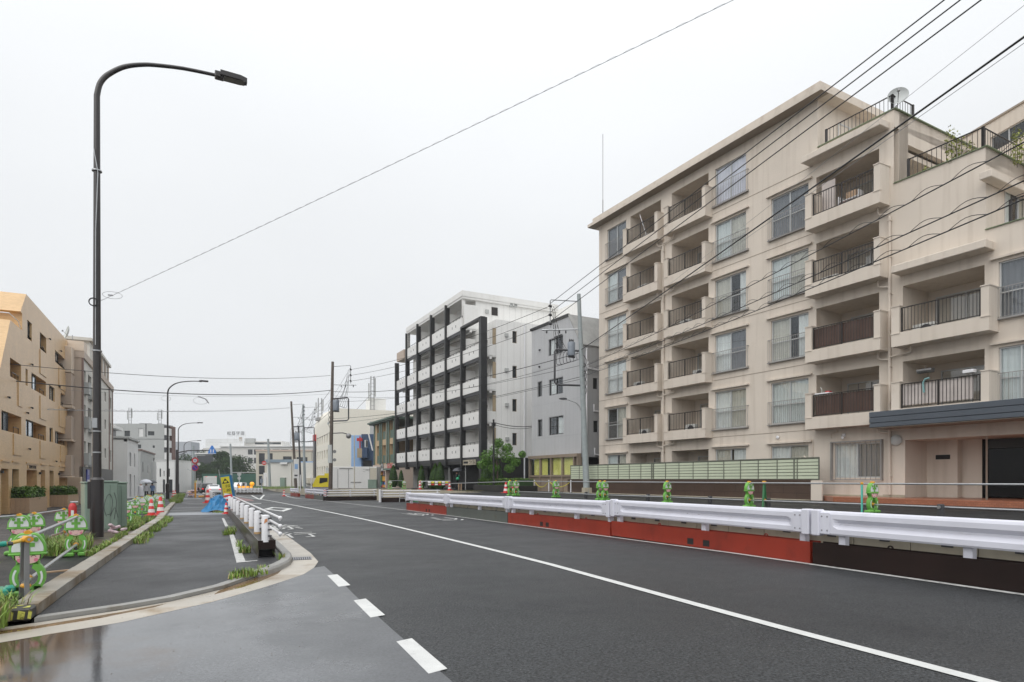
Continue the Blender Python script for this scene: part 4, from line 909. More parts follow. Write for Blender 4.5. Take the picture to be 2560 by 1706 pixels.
# balcony belongings
o, zb, Rr, W, dep = BALC[('F',1)]
tag(cached('x1', lambda: MB()).box(-0.3,0.3,-0.02,0.02,0,1.55).obj('hanging_cloth', M['greysheet'], None, tanw(Rr+W-0.55,-0.12,zb+0.5), TR), 'pale sheet hanging at the far end of a cluttered upper balcony', 'cloth')
t = thing('storage_shelf', 'shelf with boxes behind the railing of the cluttered upper balcony', 'shelf', tanw(Rr+W*0.55,-0.25,zb+0.2), TR)
mb = MB(); 
for z in (0.02,0.4,0.75): mb.box(-0.45,0.45,-0.16,0.16,z,z+0.03)
for x in (-0.44,0.41): mb.box(x,x+0.03,-0.16,0.16,0,1.0)
mb.obj('frame', M['white'], t); MB().cbox(-0.3,0.1,-0.14,0.14,0.78,1.05,0.01).obj('box', M['wood'], t); MB().cbox(0.14,0.36,-0.12,0.12,0.43,0.62,0.01).obj('box', M['redplastic'], t)
o, zb, Rr, W, dep = BALC[('G',4)]
t = thing('laundry_hanger', 'grey clothes airer hanging in the balcony above the canopy', 'clothes hanger', tanw(Rr+W*0.76,-0.2,zb+1.95), TR)
mb = MB(); mb.box(-0.26,0.26,-0.13,0.13,-0.05,0.02); mb.tube([(0,0,0.02),(0,0,0.14)],0.008,5); 
for i in range(9): mb.box(-0.25+0.06*i,-0.24+0.06*i,-0.12,0.12,-0.12,-0.05)
mb.obj('frame', M['greymetal'], t)
tag(MB().tube([(0,0,-0.35),(0.02,0.02,0.0),(-0.06,0.04,0.12),(-0.2,0.04,0.14)],0.032,8).obj('hose', mat('pale teal hose',(0.20,0.38,0.38),0.5), None, tanw(Rr+W*0.64,dep-0.02,zb+1.35), TR, smooth=True), 'pale teal hose end over the railing above the canopy', 'hose')
tag(MB().cbox(-0.17,0.17,-0.11,0.11,0,0.12,0.015).obj('plastic_tray', M['white'], None, tanw(Rr+0.72,0.35,zb+1.52), TR), 'white tray at the near end of the balcony above the canopy', 'tray')
o, zb, Rr, W, dep = BALC[('F',4)]
t = thing('drying_tray', 'white tray and odds on the railing of the lower brown screened balcony', 'tray', tanw(Rr+W*0.78,0.42,zb+1.42), TR)
MB().cbox(-0.32,0.32,-0.16,0.16,0,0.06,0.015).obj('tray', M['white'], t); MB().cbox(-0.3,-0.12,-0.1,0.1,0.06,0.12,0.015).obj('lid', M['redplastic'], t); MB().tube([(0.1,0,0.06),(0.08,0,0.2),(0.15,0,0.32)],0.012,6).obj('handle', M['acwhite'], t)
o, zb, Rr, W, dep = BALC[('B',0)]
tag(MB().tube([(0,0,0),(0.55,0.1,1.6)],0.02,6).obj('pole', M['white'], None, tanw(Rr+W*0.42,0.1,zb+0.45), TR), 'white pole leaning out of the far top balcony', 'pole')

# ------------------------------------------------------------------ green louvre fence on the brown wall in front
fy = 0.95; fx0, fx1 = -1.75, 16.2
bw_ = thing('garden_wall', 'low dark brown tiled wall under the green louvre fence', 'wall', tanw(fx0,fy,0.58), TR)
MB().box(0, fx1-fx0, -0.12, 0.0, 0, 0.90).obj('wall', M['brownwall'], bw_)
MB().box(-0.5,-0.003,-0.10,-0.02,0,0.86).obj('meter_box', M['tan'], bw_)
MB().box(0, fx1-fx0, 0.0, 0.35, -0.05, 0.06).obj('plinth', M['block'], bw_)
fe = thing('louvre_fence', 'pale green louvre fence along the front of the beige block', 'fence', tanw(fx0-0.35,fy-0.06,1.48), TR)
bay = 1.0; nb_ = 18
sl = MB().box(0.02, bay-0.02, -0.012, 0.012, 0, 0.112).xf(Matrix.Rotation(rad(0),4,'X')).mesh('slat', M['lightgreen'])
pm = MB().box(-0.018,0.018,-0.02,0.03,0,0.92).mesh('post', M['fencebar'])
for i in range(nb_+1): link('post', pm, fe, (i*bay,0,0))
for x in (1.15, 9.95, 10.1): MB().box(x-0.03,x+0.03,-0.03,0.035,0,0.94).obj('main_post', M['fencebar'], fe)
MB().box(0,nb_*bay,-0.02,0.03,0.88,0.93).box(0,nb_*bay,-0.02,0.025,-0.02,0.02).obj('rail', M['fencebar'], fe)
for i in range(nb_):
    for k in range(6): link('slat', sl, fe, (i*bay, 0.0, 0.03+0.142*k))
sb = MB(); sb.box(0,nb_*bay,-0.03,-0.016,0.0,0.9); sb.obj('backing', M['fencebar'], fe)

# ================================================================== other buildings on the right side of the street
def lhit(O, R, u, v, ax, val):
    """where the sight line of a photograph point meets a wall plane of a building (local coordinates)"""
    k = (u-CX)/FPX; dx, dy, dz = FW[0]+RT[0]*k, FW[1]+RT[1]*k, (HY-v)/FPX
    c, s = math.cos(-R), math.sin(-R); ox, oy = -O[0], -O[1]
    lo = (c*ox-s*oy, s*ox+c*oy); ld = (c*dx-s*dy, s*dx+c*dy)
    t = (val-lo[ax])/ld[ax]; return (lo[0]+ld[0]*t, lo[1]+ld[1]*t, CAMZ+dz*t)
# ---- white flats with black frame
(AO, AR) = facade(1154, 55, 454)
apt = thing('apartment_building', 'white seven storey flats with black steel frame and open galleries', 'apartment building', AO, AR)
BX = [-4.2,-0.2,3.5,7.4,11.4,15.0,18.8]; RB = [3.35,6.05,8.80,11.60,14.60]
mb = MB()
sidew = []
for (v0, v1) in ((345,430),(580,665),(805,892),(1035,1120)):
    p = lhit(AO, AR, 960+868/2.704, 700+v0/2.704, 0, -4.2); q = lhit(AO, AR, 960+898/2.704, 700+v1/2.704, 0, -4.2); sidew.append((p[1], q[1], q[2], p[2]))
def side(mb, x, y0, y1, z0, z1, holes):                       # end wall facing the camera side (-x)
    t = MB(); wall_holes(t, y0, y1, z0, z1, [(min(a,b),max(a,b),c,d) for a,b,c,d in holes], 0, 0.10)
    t.v = [(x - yy, xx, zz) for xx, yy, zz in t.v]; mb.add(t.v, t.f)
side(mb, -4.2, -9.8, -1.3, 3.3, 14.7, sidew); side(mb, -0.02, -9.8, -1.35, 14.7, 18.03, [])
side(mb, -0.02, -0.35, 0.0, 14.7, 18.03, []); side(mb, -0.02, -1.35, -0.35, 17.3, 18.03, [])
mb.quad((-4.2,-1.3,3.3),(16.8,-1.3,3.3),(16.8,-1.3,14.7),(-4.2,-1.3,14.7)); mb.quad((0,-1.35,14.6),(15.0,-1.35,14.6),(15,-1.35,18),(0,-1.35,18))
mb.quad((16.8,-1.3,0.5),(16.8,-11,0.5),(16.8,-11,14.7),(16.8,-1.3,14.7)); mb.quad((15,-1.35,14.7),(15,-11,14.7),(15,-11,18),(15,-1.35,18)); mb.box(-4.2,15.0,-9.8,-9.7,0.5,17.5)
mb.obj('wall', M['apt'], apt, fixn=False)
MB().box(-0.25,15.3,-9.85,0.05,17.55,18.03).box(-0.2,15.2,-9.7,0,17.35,17.55).obj('roof', M['aptwhite'], apt)
MB().box(-4.2,16.8,-9.8,-1.3,14.70,14.75).obj('lower_roof', M['aptwhite'], apt)
for r, z in enumerate(RB):
    bays = range(6) if r < 4 else range(1,5)
    x0, x1 = BX[bays[0]], BX[bays[-1]+1]
    MB().box(x0, x1, -1.29, -0.10, z+0.02, z+0.14).box(x0,x1,-0.9,-0.7,z-0.16,z+0.02).obj('gallery_floor', M['aptwhite'], apt)
    MB().box(x0, x1, -0.098, 0.02, z-0.30, z-0.02).obj('edge_beam', M['aptblack'], apt)
    for b in bays:
        wd = BX[b+1]-BX[b]-0.24
        def mk():
            mb = MB(); mb.box(0,wd,-0.10,0.04,0,1.06); 
            for k in (0.38,0.62): mb.box(wd*k-0.05,wd*k+0.05,0.038,0.046,0.46,0.68,1)
            return mb.mesh('balcony_panel', [M['aptwhite'], M['black']])
        p = link('balcony_panel', cached(('apb',round(wd,2)), mk), apt, (BX[b]+0.12, 0, z))
        def mk2():
            mb = MB(); mb.tube([(0,-0.05,1.24),(wd,-0.05,1.24)],0.022,5)
            for k in range(6): mb.tube([(wd*k/5,-0.05,1.06),(wd*k/5,-0.05,1.24)],0.018,5,cap=False)
            return mb.mesh('rail', M['aptblack'])
        link('rail', cached(('apr',round(wd,2)), mk2), p)
        # doors, pipes and lamps of the gallery
        h = (RB[r+1] if r < 4 else 17.55)-z
        if BX[b+1] <= 16:
            def mk3():
                mb = MB(); mb.box(wd*0.62,wd*0.62+0.8,0,0.03,0.14,2.1); return mb.mesh('gallery_door', M['darkframe'])
            link('gallery_door', cached(('apd',round(wd,2)), mk3), apt, (BX[b]+0.12-3.2 if False else BX[b]+0.12, -1.29 if r < 4 else -1.345, z))
            def mk4():
                mb = MB(); mb.tube([(wd*0.25,0.1,0.1),(wd*0.25,0.1,2.4)],0.05,6); mb.box(wd*0.4,wd*0.4+0.5,0.0,0.2,1.55,1.75,1); mb.box(wd*0.55,wd*0.55+0.12,0.0,0.06,1.2,1.45,1); return mb.mesh('gallery_fittings', [M['aptwhite'], M['aptblack']])
            link('gallery_fittings', cached(('apf',round(wd,2)), mk4), apt, (BX[b]+0.12, -1.29 if r < 4 else -1.345, z))
            def mk5():
                return MB().box(-0.06,0.06,-1.24,-0.12,0.14,2.25).mesh('partition', M['aptwhite'])
            if b > 0: link('partition', cached('app', mk5), apt, (BX[b]+0.0, 0, z))
# black pillars
for i, x in enumerate(BX):
    top = 14.75 if i in (0,1,6) else (17.6 if i not in (5,) else 17.35)
    wd = 0.28 if i == 0 else 0.14
    MB().box(x-wd, x+wd*0.6, -0.25 if i else -0.35, 0.20, 2.55 if i else 0.5, top).obj('pillar', M['aptblack'] if i != 5 else M['aptblack'], apt)
MB().box(-4.4,-0.2,-0.2,0.20,14.62,14.80).obj('top_beam', M['aptblack'], apt)
MB().box(16.3,18.9,-1.2,-0.05,14.9,15.9).obj('roof_screen', M['beigebrown'], apt)
MB().box(14.86,15.14,-0.3,0.03,14.6,17.4).obj('corner_post', M['aptwhite'], apt)
# windows in the end wall, vents, rain pipe
for a, b, z0, z1 in sidew:
    w = window(apt, 0, abs(b-a), 0, z1-z0, 0, 'brownframe', 'glassdark', None, None); w.location = (-4.2+0.06, min(a,b), z0); w.rotation_euler = (0,0,rad(90))
for (u_, v_) in ((825,375),(826,610),(828,845),(830,1075)):
    p = lhit(AO, AR, 960+u_/2.704, 700+v_/2.704, 0, -4.2); MB().box(-4.36,-4.2,p[1]-0.15,p[1]+0.15,p[2]-0.14,p[2]+0.14).obj('vent_hood', M['fargrey'], apt)
for (u_, v_) in ((694,215),(856,172),(884,175)):
    p = lhit(AO, AR, 960+u_/2.704, 700+v_/2.704, 0, -0.02); MB().box(-0.2,-0.02,p[1]-0.16,p[1]+0.16,p[2]-0.15,p[2]+0.15).obj('vent_hood', M['fargrey'], apt)
p = lhit(AO, AR, 960+747/2.704, 700+214/2.704, 0, -0.02); MB().box(-0.06,-0.02,p[1]-0.30,p[1]+0.30,p[2]-0.36,p[2]+0.36).obj('vent_louvre', M['tandark'], apt)
p = lhit(AO, AR, 960+950/2.704, 700+700/2.704, 0, -4.3); MB().tube([(-4.28,p[1],0.6),(-4.28,p[1],14.6)],0.06,8).obj('rain_pipe', M['white'], apt, smooth=True)
for r in range(4):     # open gallery ends seen past the corner post
    z = RB[r]; MB().box(-4.2,-4.1,-1.28,-0.12,z,z+1.05).obj('end_parapet', M['aptwhite'], apt); MB().box(-4.2,-4.12,-1.28,-1.0,z+1.05,z+2.4).obj('end_post', M['apttan'], apt)
# ground floor
mb = MB(); mb.box(-4.1,16.8,-3.2,-3.0,0.5,3.3); mb.box(-4.2,16.8,-9.8,-1.2,2.85,3.3); mb.box(-4.15,-4.05,-9.8,-1.2,0.5,3.28); mb.box(-4.25,18.9,-1.2,0.0,2.8,3.05)
mb.obj('ground_floor', M['aptground'], apt)
MB().box(9.6,11.6,-2.99,-2.9,0.55,2.5).obj('shutter', M['fargrey'], apt); MB().box(-3.6,-0.4,-2.99,-2.9,0.55,2.6).obj('stone_panel', M['beigebrown'], apt)
t = link('name_sign', MB().box(-1.3,1.3,-0.05,0.05,-0.22,0.22).mesh('name_sign', M['block']), apt, (-1.75,0.02,2.92))
MB().box(0.2,1.15,0.052,0.06,-0.09,0.09).obj('lettering', M['black'], t)
lettering(t, 'ライル', 0.42, M['black'], (-0.62,0.056,0.0), 90, 180, 0.004)
for x in (-0.4,3.4,7.3,11.3): MB().tube([(x,-0.2,0.55),(x,-0.2,2.8)],0.04,6).obj('thin_post', M['fargrey'], apt)
# box hedges and topiary before it, small tree, lamp posts
def aptw(x, y, z): c, s = math.cos(AR), math.sin(AR); return (AO[0]+c*x-s*y, AO[1]+s*x+c*y, z)
rg = random.Random(5)
def topiary(x, y, h, r, label, m='topiary'):
    t = thing('topiary', label, 'shrub', aptw(x,y,0.56), 0, 'topiary cones by the white flats'); mb = MB()
    n = int(1500*r*h)
    for _ in range(n):
        z = rg.uniform(0.06,1.0); a = rg.uniform(0,6.28); rr = r*min(1.0, 1.25*(1-z)**0.55)*rg.uniform(0.86,1.04); 
        p = Vector((rr*math.cos(a), rr*math.sin(a), z*h)); s = 0.045
        t1 = Vector((-math.sin(a),math.cos(a),0)); t2 = Vector((math.cos(a)*0.5,math.sin(a)*0.5,0.8)); mb.add([p-t1*s,p-t2*s*0.6,p+t1*s,p+t2*s*1.4],[(0,1,2,3)])
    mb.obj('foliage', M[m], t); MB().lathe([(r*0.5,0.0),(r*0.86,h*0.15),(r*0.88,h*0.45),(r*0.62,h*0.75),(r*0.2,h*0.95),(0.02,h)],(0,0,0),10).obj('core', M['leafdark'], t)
topiary(18.4,0.5,2.5,0.55,'rounded topiary against the pinkish shop wall'); topiary(16.2,0.3,1.9,0.35,'thin dark topiary beside the black corner post')
topiary(9.0,0.5,2.3,0.42,'dark topiary left of the pale shutter'); topiary(5.0,0.55,2.4,0.50,'tall topiary in the middle of the dark entrance','topiary'); topiary(5.75,0.55,1.9,0.36,'small bright green topiary in the dark entrance','hedge')
topiary(3.9,0.5,2.5,0.5,'dark topiary beside the walker under the umbrella'); topiary(-5.6,0.2,2.6,0.6,'tall topiary behind the street tree'); topiary(-7.4,0.2,2.4,0.55,'topiary behind the trunk of the street tree')
def hedge(x0, x1, y0, y1, z0, h, label):
    t = thing('hedge', label, 'hedge', aptw((x0+x1)/2,(y0+y1)/2,z0)); mb = MB(); W, D = abs(x1-x0), abs(y1-y0)
    t.rotation_euler = (0,0,AR)
    for _ in range(int(420*W)):
        f = rg.random(); x = rg.uniform(-W/2,W/2)
        if f < 0.45: p = Vector((x, rg.uniform(-D/2,D/2), h+rg.gauss(0,0.03)))
        else: p = Vector((x, D/2*(1 if f < 0.9 else -1)+rg.gauss(0,0.03), rg.uniform(0,h)))
        nn = Vector((rg.gauss(0,.6),rg.gauss(0,.6),1)).normalized(); a = nn.orthogonal(); a.rotate(Matrix.Rotation(rg.uniform(0,6.28),3,nn)); b = nn.cross(a); s = 0.05
        mb.add([p-a*s,p-b*s*0.5,p+a*s,p+b*s*0.5],[(0,1,2,3)])
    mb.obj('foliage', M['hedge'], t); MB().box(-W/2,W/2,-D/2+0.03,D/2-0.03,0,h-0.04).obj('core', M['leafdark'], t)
hedge(-12.4,-8.2,-0.2,0.9,1.0,0.5,'clipped hedge on the dark planter right of the street tree'); hedge(-7.9,-5.2,-0.2,0.8,1.0,0.45,'clipped hedge on the planter left of the street tree')
pl = thing('hedge_planter', 'long dark planter wall under the clipped hedges', 'planter', aptw(-8.8,0.4,0.55), AR); MB().cbox(-3.9,3.7,-0.75,0.75,0,0.48,0.02).obj('wall', M['aptground'], pl)
tr = thing('street_tree', 'small leafy tree before the dark ground floor of the white flats', 'tree', at(1243,47.6)+(1.0,)); tr.scale = (0.85,0.85,0.95)
MB().tube([(0,0,0),(0.05,0.02,1.0),(0.0,0.08,2.0),(0.1,0.05,3.2)],0.10,8,r2=0.04).tube([(0.02,0.05,1.6),(0.7,-0.2,2.4),(1.1,-0.3,2.8)],0.04,6,r2=0.015).tube([(0.02,0.05,1.7),(-0.6,0.5,2.6)],0.04,6,r2=0.015).obj('trunk', M['bark'], tr)
mb = MB(); 
for c, r_ in (((0,0.1,2.7),0.8),((0.9,-0.35,2.3),0.7),((-0.7,0.6,2.3),0.75),((1.5,-0.7,1.9),0.5),((0.1,0,3.4),0.5),((0.8,-0.4,3.0),0.5),((-1.1,0.8,1.7),0.5),((1.0,-0.5,1.4),0.5),((2.0,-1.0,2.5),0.35),((-0.2,0.3,1.4),0.55)): leaves(mb, c, r_, r_, r_*0.8, 520, 0.085, rg, 0.3)
mb.obj('crown', M['leaf'], tr)
# dark service pole beside the tree with its cable
sp = thing('service_pole', 'short black service pole beside the street tree', 'pole', at(1234,47)+(0.58,)); MB().tube([(0,0,0),(0,0,5.4)],0.075,8).obj('pole', M['aptblack'], sp); MB().box(-0.12,0.12,-0.12,0.12,4.9,5.15).obj('bracket', M['aptblack'], sp)
px, py = at(1234,47)
p1_ = lhit(AO, AR, 1329, 1066, 0, -4.3)
wire('service_cable', (px,py,5.75), aptw(p1_[0],p1_[1],p1_[2]), 0.15, 0.03, 'wire', 'thick black cable from the short pole to the white flats')
wire('service_cable', (px,py,5.6), aptw(p1_[0],p1_[1],p1_[2]-0.12), 0.2, 0.02, 'wire', 'thinner black cable just below it at the short pole')

def clip_(mb, co, no):
    bm = bmesh.new(); vs = [bm.verts.new(v) for v in mb.v]
    for f in mb.f:
        try: bm.faces.new([vs[i] for i in f])
        except ValueError: pass
    bmesh.ops.bisect_plane(bm, geom=bm.verts[:]+bm.edges[:]+bm.faces[:], plane_co=co, plane_no=no, clear_outer=True)
    bm.verts.index_update(); r = MB(); r.v = [v.co[:] for v in bm.verts]; r.f = [tuple(v.index for v in f.verts) for f in bm.faces]; r.m = [0]*len(r.f); bm.free(); return r
M['greyplain'] = mat('grey cladding panel', (0.46,0.465,0.475), 0.5, 0.05, 0.5, streak=0.18)
# ---- grey clad house with the yellow curtained shopfront
(GO, GR) = facade(1373, 46, 420)
gh = thing('clad_house', 'grey clad three storey house with yellow curtained shopfront', 'house', GO, GR)
holes = [(-1.82,0.05,10.55,11.72),(-1.83,0.0,7.62,8.75),(-1.88,0.0,4.72,6.0),(1.0,1.62,7.72,8.82),(0.97,1.6,4.72,5.96)]
mb = MB(); wall_holes(mb, -4.1, 2.5, 3.23, 12.9, holes, 0, 0.10); mb = clip_(mb, (-4.1,0,10.6), Vector((-2.3,0,1.5)).normalized()[:])
xe = [-4.1+0.4714*k for k in range(15)]; ze = [3.25,4.55,7.05,9.70,12.86]
for i in range(14):
    for j in range(4):
        pmb = MB(); wall_holes(pmb, xe[i]+0.006, xe[i+1]-0.006, ze[j]+0.006, ze[j+1]-0.006, [(a-0.04,b+0.04,c-0.04,d+0.04) for a,b,c,d in holes], 0.016, 0.016)
        if j == 3 and i < 4:      # the sloping end of the roof cuts the top row
            pmb = clip_(pmb, (-4.1,0,10.6), Vector((-2.3,0,1.5)).normalized()[:])
        if pmb.f: pmb.obj('panel', M['greyplain'], gh, fixn=False)
sh = [(-3.6,-2.9,7.6,8.9),(-3.6,-2.9,4.6,5.9)]
shl = []
for (u_, v0, v1) in ((470,630,710),(473,930,1012)):
    p = lhit(GO, GR, 1320+(u_-15)/2.8, 720+v0/2.8, 0, -4.1); q = lhit(GO, GR, 1320+(u_+15)/2.8, 720+v1/2.8, 0, -4.1); shl.append((q[1],p[1],q[2],p[2]))
side(mb, -4.1, -9, 0, 3.0, 10.6, shl)
mb.quad((2.5,0,0.5),(2.5,-9,0.5),(2.5,-9,12.9),(2.5,0,12.9))
mb.box(-4.1,2.5,-9.1,-9,0.5,12.8)
mb.obj('wall', M['grey'], gh, fixn=False)
mb = MB(); mb.quad((-4.1,0,10.62),(-2.6,0.0,12.9),(-2.6,-9,12.9),(-4.1,-9,10.62))
mb.add([(-4.1,0,10.6),(-2.6,0,12.9),(-4.1,0,12.9)],[(0,1,2)])
rf = MB(); rf.box(-2.65,2.6,-9,0.08,12.88,13.0); rf.quad((-4.15,0.05,10.66),(-2.65,0.05,12.98),(-2.65,-9,12.98),(-4.15,-9,10.66)); rf.tube([(-4.15,0.05,10.62),(-4.15,-9,10.62)],0.06,6); rf.tube([(-2.62,0.05,12.95),(-4.15,0.05,10.62)],0.05,6)
rf.obj('roof', M['greyroof'], gh)
MB().box(-2.6,2.6,-0.05,0.12,12.92,13.06).obj('roof_trim', M['aptblack'], gh)
for i, hgl in enumerate(holes):
    w = window(gh, *hgl, -0.07, 'darkframe', 'glass' if i < 3 else 'glassdark', [[(.5,1,'curtain')],[(.5,1,'curtain')],[(0,.45,'curtain')],None,None][i], 0.5 if i < 3 else None, fw=0.06)
    room_box(w, 0, hgl[1]-hgl[0], 0, hgl[3]-hgl[2], -0.075, 0.8)
mb = MB(); bars(mb, -1.85, -0.85, 10.5, 11.75, 0.10, 0.13, 0.012, 0.02); mb.obj('window_bars', M['aptblack'], gh)
for a, b, z0, z1 in shl:
    w = window(gh, 0, abs(b-a), 0, z1-z0, 0, 'darkframe', 'glassdark', None, None); w.location = (-4.1+0.06, min(a,b), z0); w.rotation_euler = (0,0,rad(90))
for x, z in ((1.25,11.2),(1.3,9.95)): MB().box(x-0.06,x+0.06,0,0.12,z-0.06,z+0.06).obj('vent_cap', M['insul'], gh)
MB().tube([(-4.2,-0.35,3.0),(-4.2,-0.35,10.4)],0.06,8).obj('rain_pipe', M['white'], gh, smooth=True)
for (u_,v_) in ((420,515),(462,815),(467,1120)):
    p = lhit(GO, GR, 1320+u_/2.8, 720+v_/2.8, 0, -4.2); MB().tube([(-4.2,p[1],p[2]),(-4.2,p[1],p[2]-0.45),(-4.2,p[1]-1.6,p[2]-0.6)],0.06,6).obj('branch_pipe', M['white'], gh)
# shopfront with four sashes
sf = MB(); sf.box(-4.05,2.5,0.0,0.35,3.02,3.24); sf.box(-4.05,2.5,-0.02,0.30,0.5,0.62)
xs = [2.44,0.86,-0.62,-2.12,-3.56]
for x in xs: sf.box(x-0.06,x+0.06,0.0,0.30,0.62,3.02)
sf.box(-4.05,-3.95,0,0.3,0.6,3.02); sf.box(-3.56,2.44,0.2,0.29,1.66,1.78); sf.box(-4.0,2.4,-0.1,0.01,0.6,3.0)
so_ = sf.obj('shopfront', M['brownframe'], gh)
for i in range(4):
    x1, x0 = xs[i]-0.06, xs[i+1]+0.06
    MB().box(x0,x1,0.16,0.20,0.62,1.66).obj('shop_panel', M['brownframe'], so_)
    MB().box(x0,x1,0.22,0.225,1.78,3.02).obj('pane', M['glass'], so_)
    cs = [(0.0,0.72),(0.42,1.0),(0,1),(0,1)][i]
    o = link('curtain', curtain_mesh((x1-x0)*(cs[1]-cs[0]), 1.22, M['yellowcurtain'], 0.02), so_, (x0+(x1-x0)*cs[0], 0.10, 1.79))
MB().box(-3.5,2.4,0.01,0.05,1.7,3.0).obj('shop_dark', M['room'], so_)
MB().box(-4.75,-4.12,-0.6,0.25,0.55,2.0).obj('side_gate', M['fargrey'], gh); MB().box(-4.75,-4.12,-2.0,-1.8,2.0,3.0).obj('side_gate', M['aptground'], gh)
MB().box(-6.5,-4.1,-2.2,-2.0,0.5,2.6).obj('passage_wall', M['tandark'], gh)
# chain posts in front of the shopfront
def ghw(x,y,z): c,s = math.cos(GR), math.sin(GR); return (GO[0]+c*x-s*y, GO[1]+s*x+c*y, z)
cps = []
for i, (u_, v_) in enumerate(((1336,1230),(1372,1232),(1427,1234))):
    D_ = FPX*0.92/(v_-HY); X_, Y_ = at(u_, D_)
    cps.append((X_,Y_)); t = thing('chain_post', ['left','middle','right'][i]+'most white chain post before the yellow curtained shopfront', 'post', (X_,Y_,0.58), 0, 'white posts with a yellow chain')
    t['label'] = ['white chain post at the end near the street tree','middle white chain post before the yellow curtains','white chain post nearest the grey utility pole'][i]
    MB().tube([(0,0,0.05),(0,0,0.86)],0.035,8).obj('post', M['white'], t); MB().lathe([(0.17,0),(0.17,0.03),(0.05,0.07)],(0,0,0),12).obj('base', M['tyre'], t)
for a, b in ((0,1),(1,2)): 
    wire('plastic_chain', cps[a]+(1.36,), cps[b]+(1.36,), 0.42 if a == 0 else 0.38, 0.022, 'yellow', 'yellow plastic chain sagging between the '+('first and middle' if a == 0 else 'middle and last')+' white posts', 14, 'chain')

# ---- green and buff shop building
(SO, SR) = facade(1025, 72, 470)
shop = thing('shop_building', 'buff shop building with grey green piers and round sign', 'building', SO, SR)
mb = MB(); hs = []
for (a, b) in ((13.1,14.25),(9.95,11.5),(6.75,8.2)): hs += [(a,b,6.65,8.95),(a,b,3.55,5.9)]
wall_holes(mb, 4.8, 15.9, 3.4, 9.0, hs, 0, 0.5); mb.quad((15.9,0,3.4),(15.9,-9,3.4),(15.9,-9,9.0),(15.9,0,9.0)); mb.box(4.8,15.9,-9.1,-9,0.3,9)
mb.obj('wall', M['tealwall'], shop, fixn=False)
for a, b, z0, z1 in hs:
    MB().box(a,b,-0.55,-0.5,z0,z1).obj('pane', M['glassdark'], shop); MB().box(a,b,-0.12,-0.06,z0,z0+1.05).obj('parapet_panel', M['teal'], shop)
for x in (15.3,12.6,11.75,9.2,8.45,6.2): MB().box(x-0.24,x+0.24,0,0.10,3.4,9.0).obj('pier', M['teal'], shop)
MB().box(4.6,16.6,-9,0.7,9.0,9.2).box(4.7,16.5,-9,0.5,8.86,9.0).obj('roof', M['teal'], shop)
mb = MB(); wall_holes(mb, 4.8, 15.9, 0.2, 3.4, [(6.1,9.4,0.2,2.7),(9.9,14.6,0.2,2.55)], 0.1, 0.6); mb.box(4.8,4.9,-6,0.1,0.2,3.4); mb.obj('shop_wall', M['pinkwall'], shop, fixn=False)
MB().box(6.1,9.4,-3,-2.9,0.2,2.7).obj('doorway', M['pinkwall'], shop); MB().box(6.0,9.5,0.1,0.5,2.62,2.85).obj('door_hood', M['teal'], shop)
sg = link('round_sign', MB().ring((0,0),0.62,0.5,-0.02,0.03,n=22).mesh('round_sign', M['aptground']), shop, (11.2,0.13,3.05)); MB().lathe([(0.5,0),(0.5,0.01)],(0,0,0),22).xf(Matrix.Rotation(rad(-90),4,'X')).obj('sign_face', M['dish'], sg)
lettering(sg, 'N', 0.75, M['aptground'], (0,0.03,0), 90, 180, 0.01)
s2 = link('shop_sign', MB().box(-1.25,1.25,-0.01,0.0,-0.02,0.0).mesh('shop_sign', M['pinkwall']), shop, (7.6,0.12,3.12)); lettering(s2, 'GUSC', 0.95, M['signred'], (0,0.02,0), 90, 180, 0.01)
# colourful shop window: stacked coloured panels
dsp = [('lego_red',10.0,1.3,1.3,1.2),('lego_yellow',11.4,1.0,1.5,0.6),('lego_red',11.2,0.75,0.5,0.35),('blue',11.0,0.5,0.9,0.3),('navy',12.2,0.5,0.8,0.35),('lego_yellow',11.2,0.15,1.6,0.4),('signred',12.6,0.2,0.6,0.4),('lego_green',13.2,0.9,0.9,0.8),('tealplastic',13.2,0.35,0.9,0.5),('signred',12.2,1.9,0.25,0.5),('white',11.4,1.9,0.25,0.45),('signred',10.4,1.9,0.3,0.5),('orangeplastic',13.0,1.8,0.8,0.6),('white',12.0,1.75,0.18,0.6)]
for i, (m_, x, z, w_, h_) in enumerate(dsp): MB().box(x,x+w_,-0.45,-0.40+0.02*(i%5),0.25+z,0.25+z+h_).obj('display_panel', M[m_], shop)
MB().box(9.9,14.6,-0.6,-0.5,0.2,2.55).obj('display_back', M['farbrown'], shop)
# ---- pale blue and navy building
bo = at(878, 95)
bb = thing('blue_building', 'blue building with light blue end wall, navy front and a hung box bay', 'building', (bo[0],bo[1],-0.3), -YAW)
MB().box(0,1.62,0,8,0,8.45).obj('light_wall', M['skyblue'], bb); MB().box(1.62,3.75,-0.3,8,0,8.6).obj('wall', M['navy'], bb)
MB().box(1.95,2.7,-1.3,-0.31,5.0,6.4).obj('bay_box', M['navy'], bb); MB().box(1.22,1.94,-1.3,-0.31,5.0,6.4).obj('bay_end', M['apttan'], bb)
MB().box(2.1,2.6,-0.36,-0.30,6.6,7.7).obj('window', M['dish'], bb); MB().box(2.35,2.58,-0.40,-0.36,6.65,7.65).obj('pane', M['glassdark'], bb)
MB().box(1.48,1.62,-1.0,-0.7,6.4,8.2).box(1.1,1.9,-1.05,-0.65,7.5,7.95).obj('red_frame', M['redplastic'], bb)
mb = MB(); mb.box(-0.09,0.09,-0.42,-0.31,0,2.6); mb.xf(Matrix.Translation((3.35,0,6.1)) @ Matrix.Rotation(rad(-14),4,'Y')); mb.obj('white_strut', M['farwhite'], bb)
MB().box(2.75,3.7,0.5,3,8.6,10.6).obj('roof_box', M['fargrey'], bb); MB().box(1.9,3.2,-0.4,-0.31,1.0,4.6).obj('lower_window', M['glassdark'], bb)
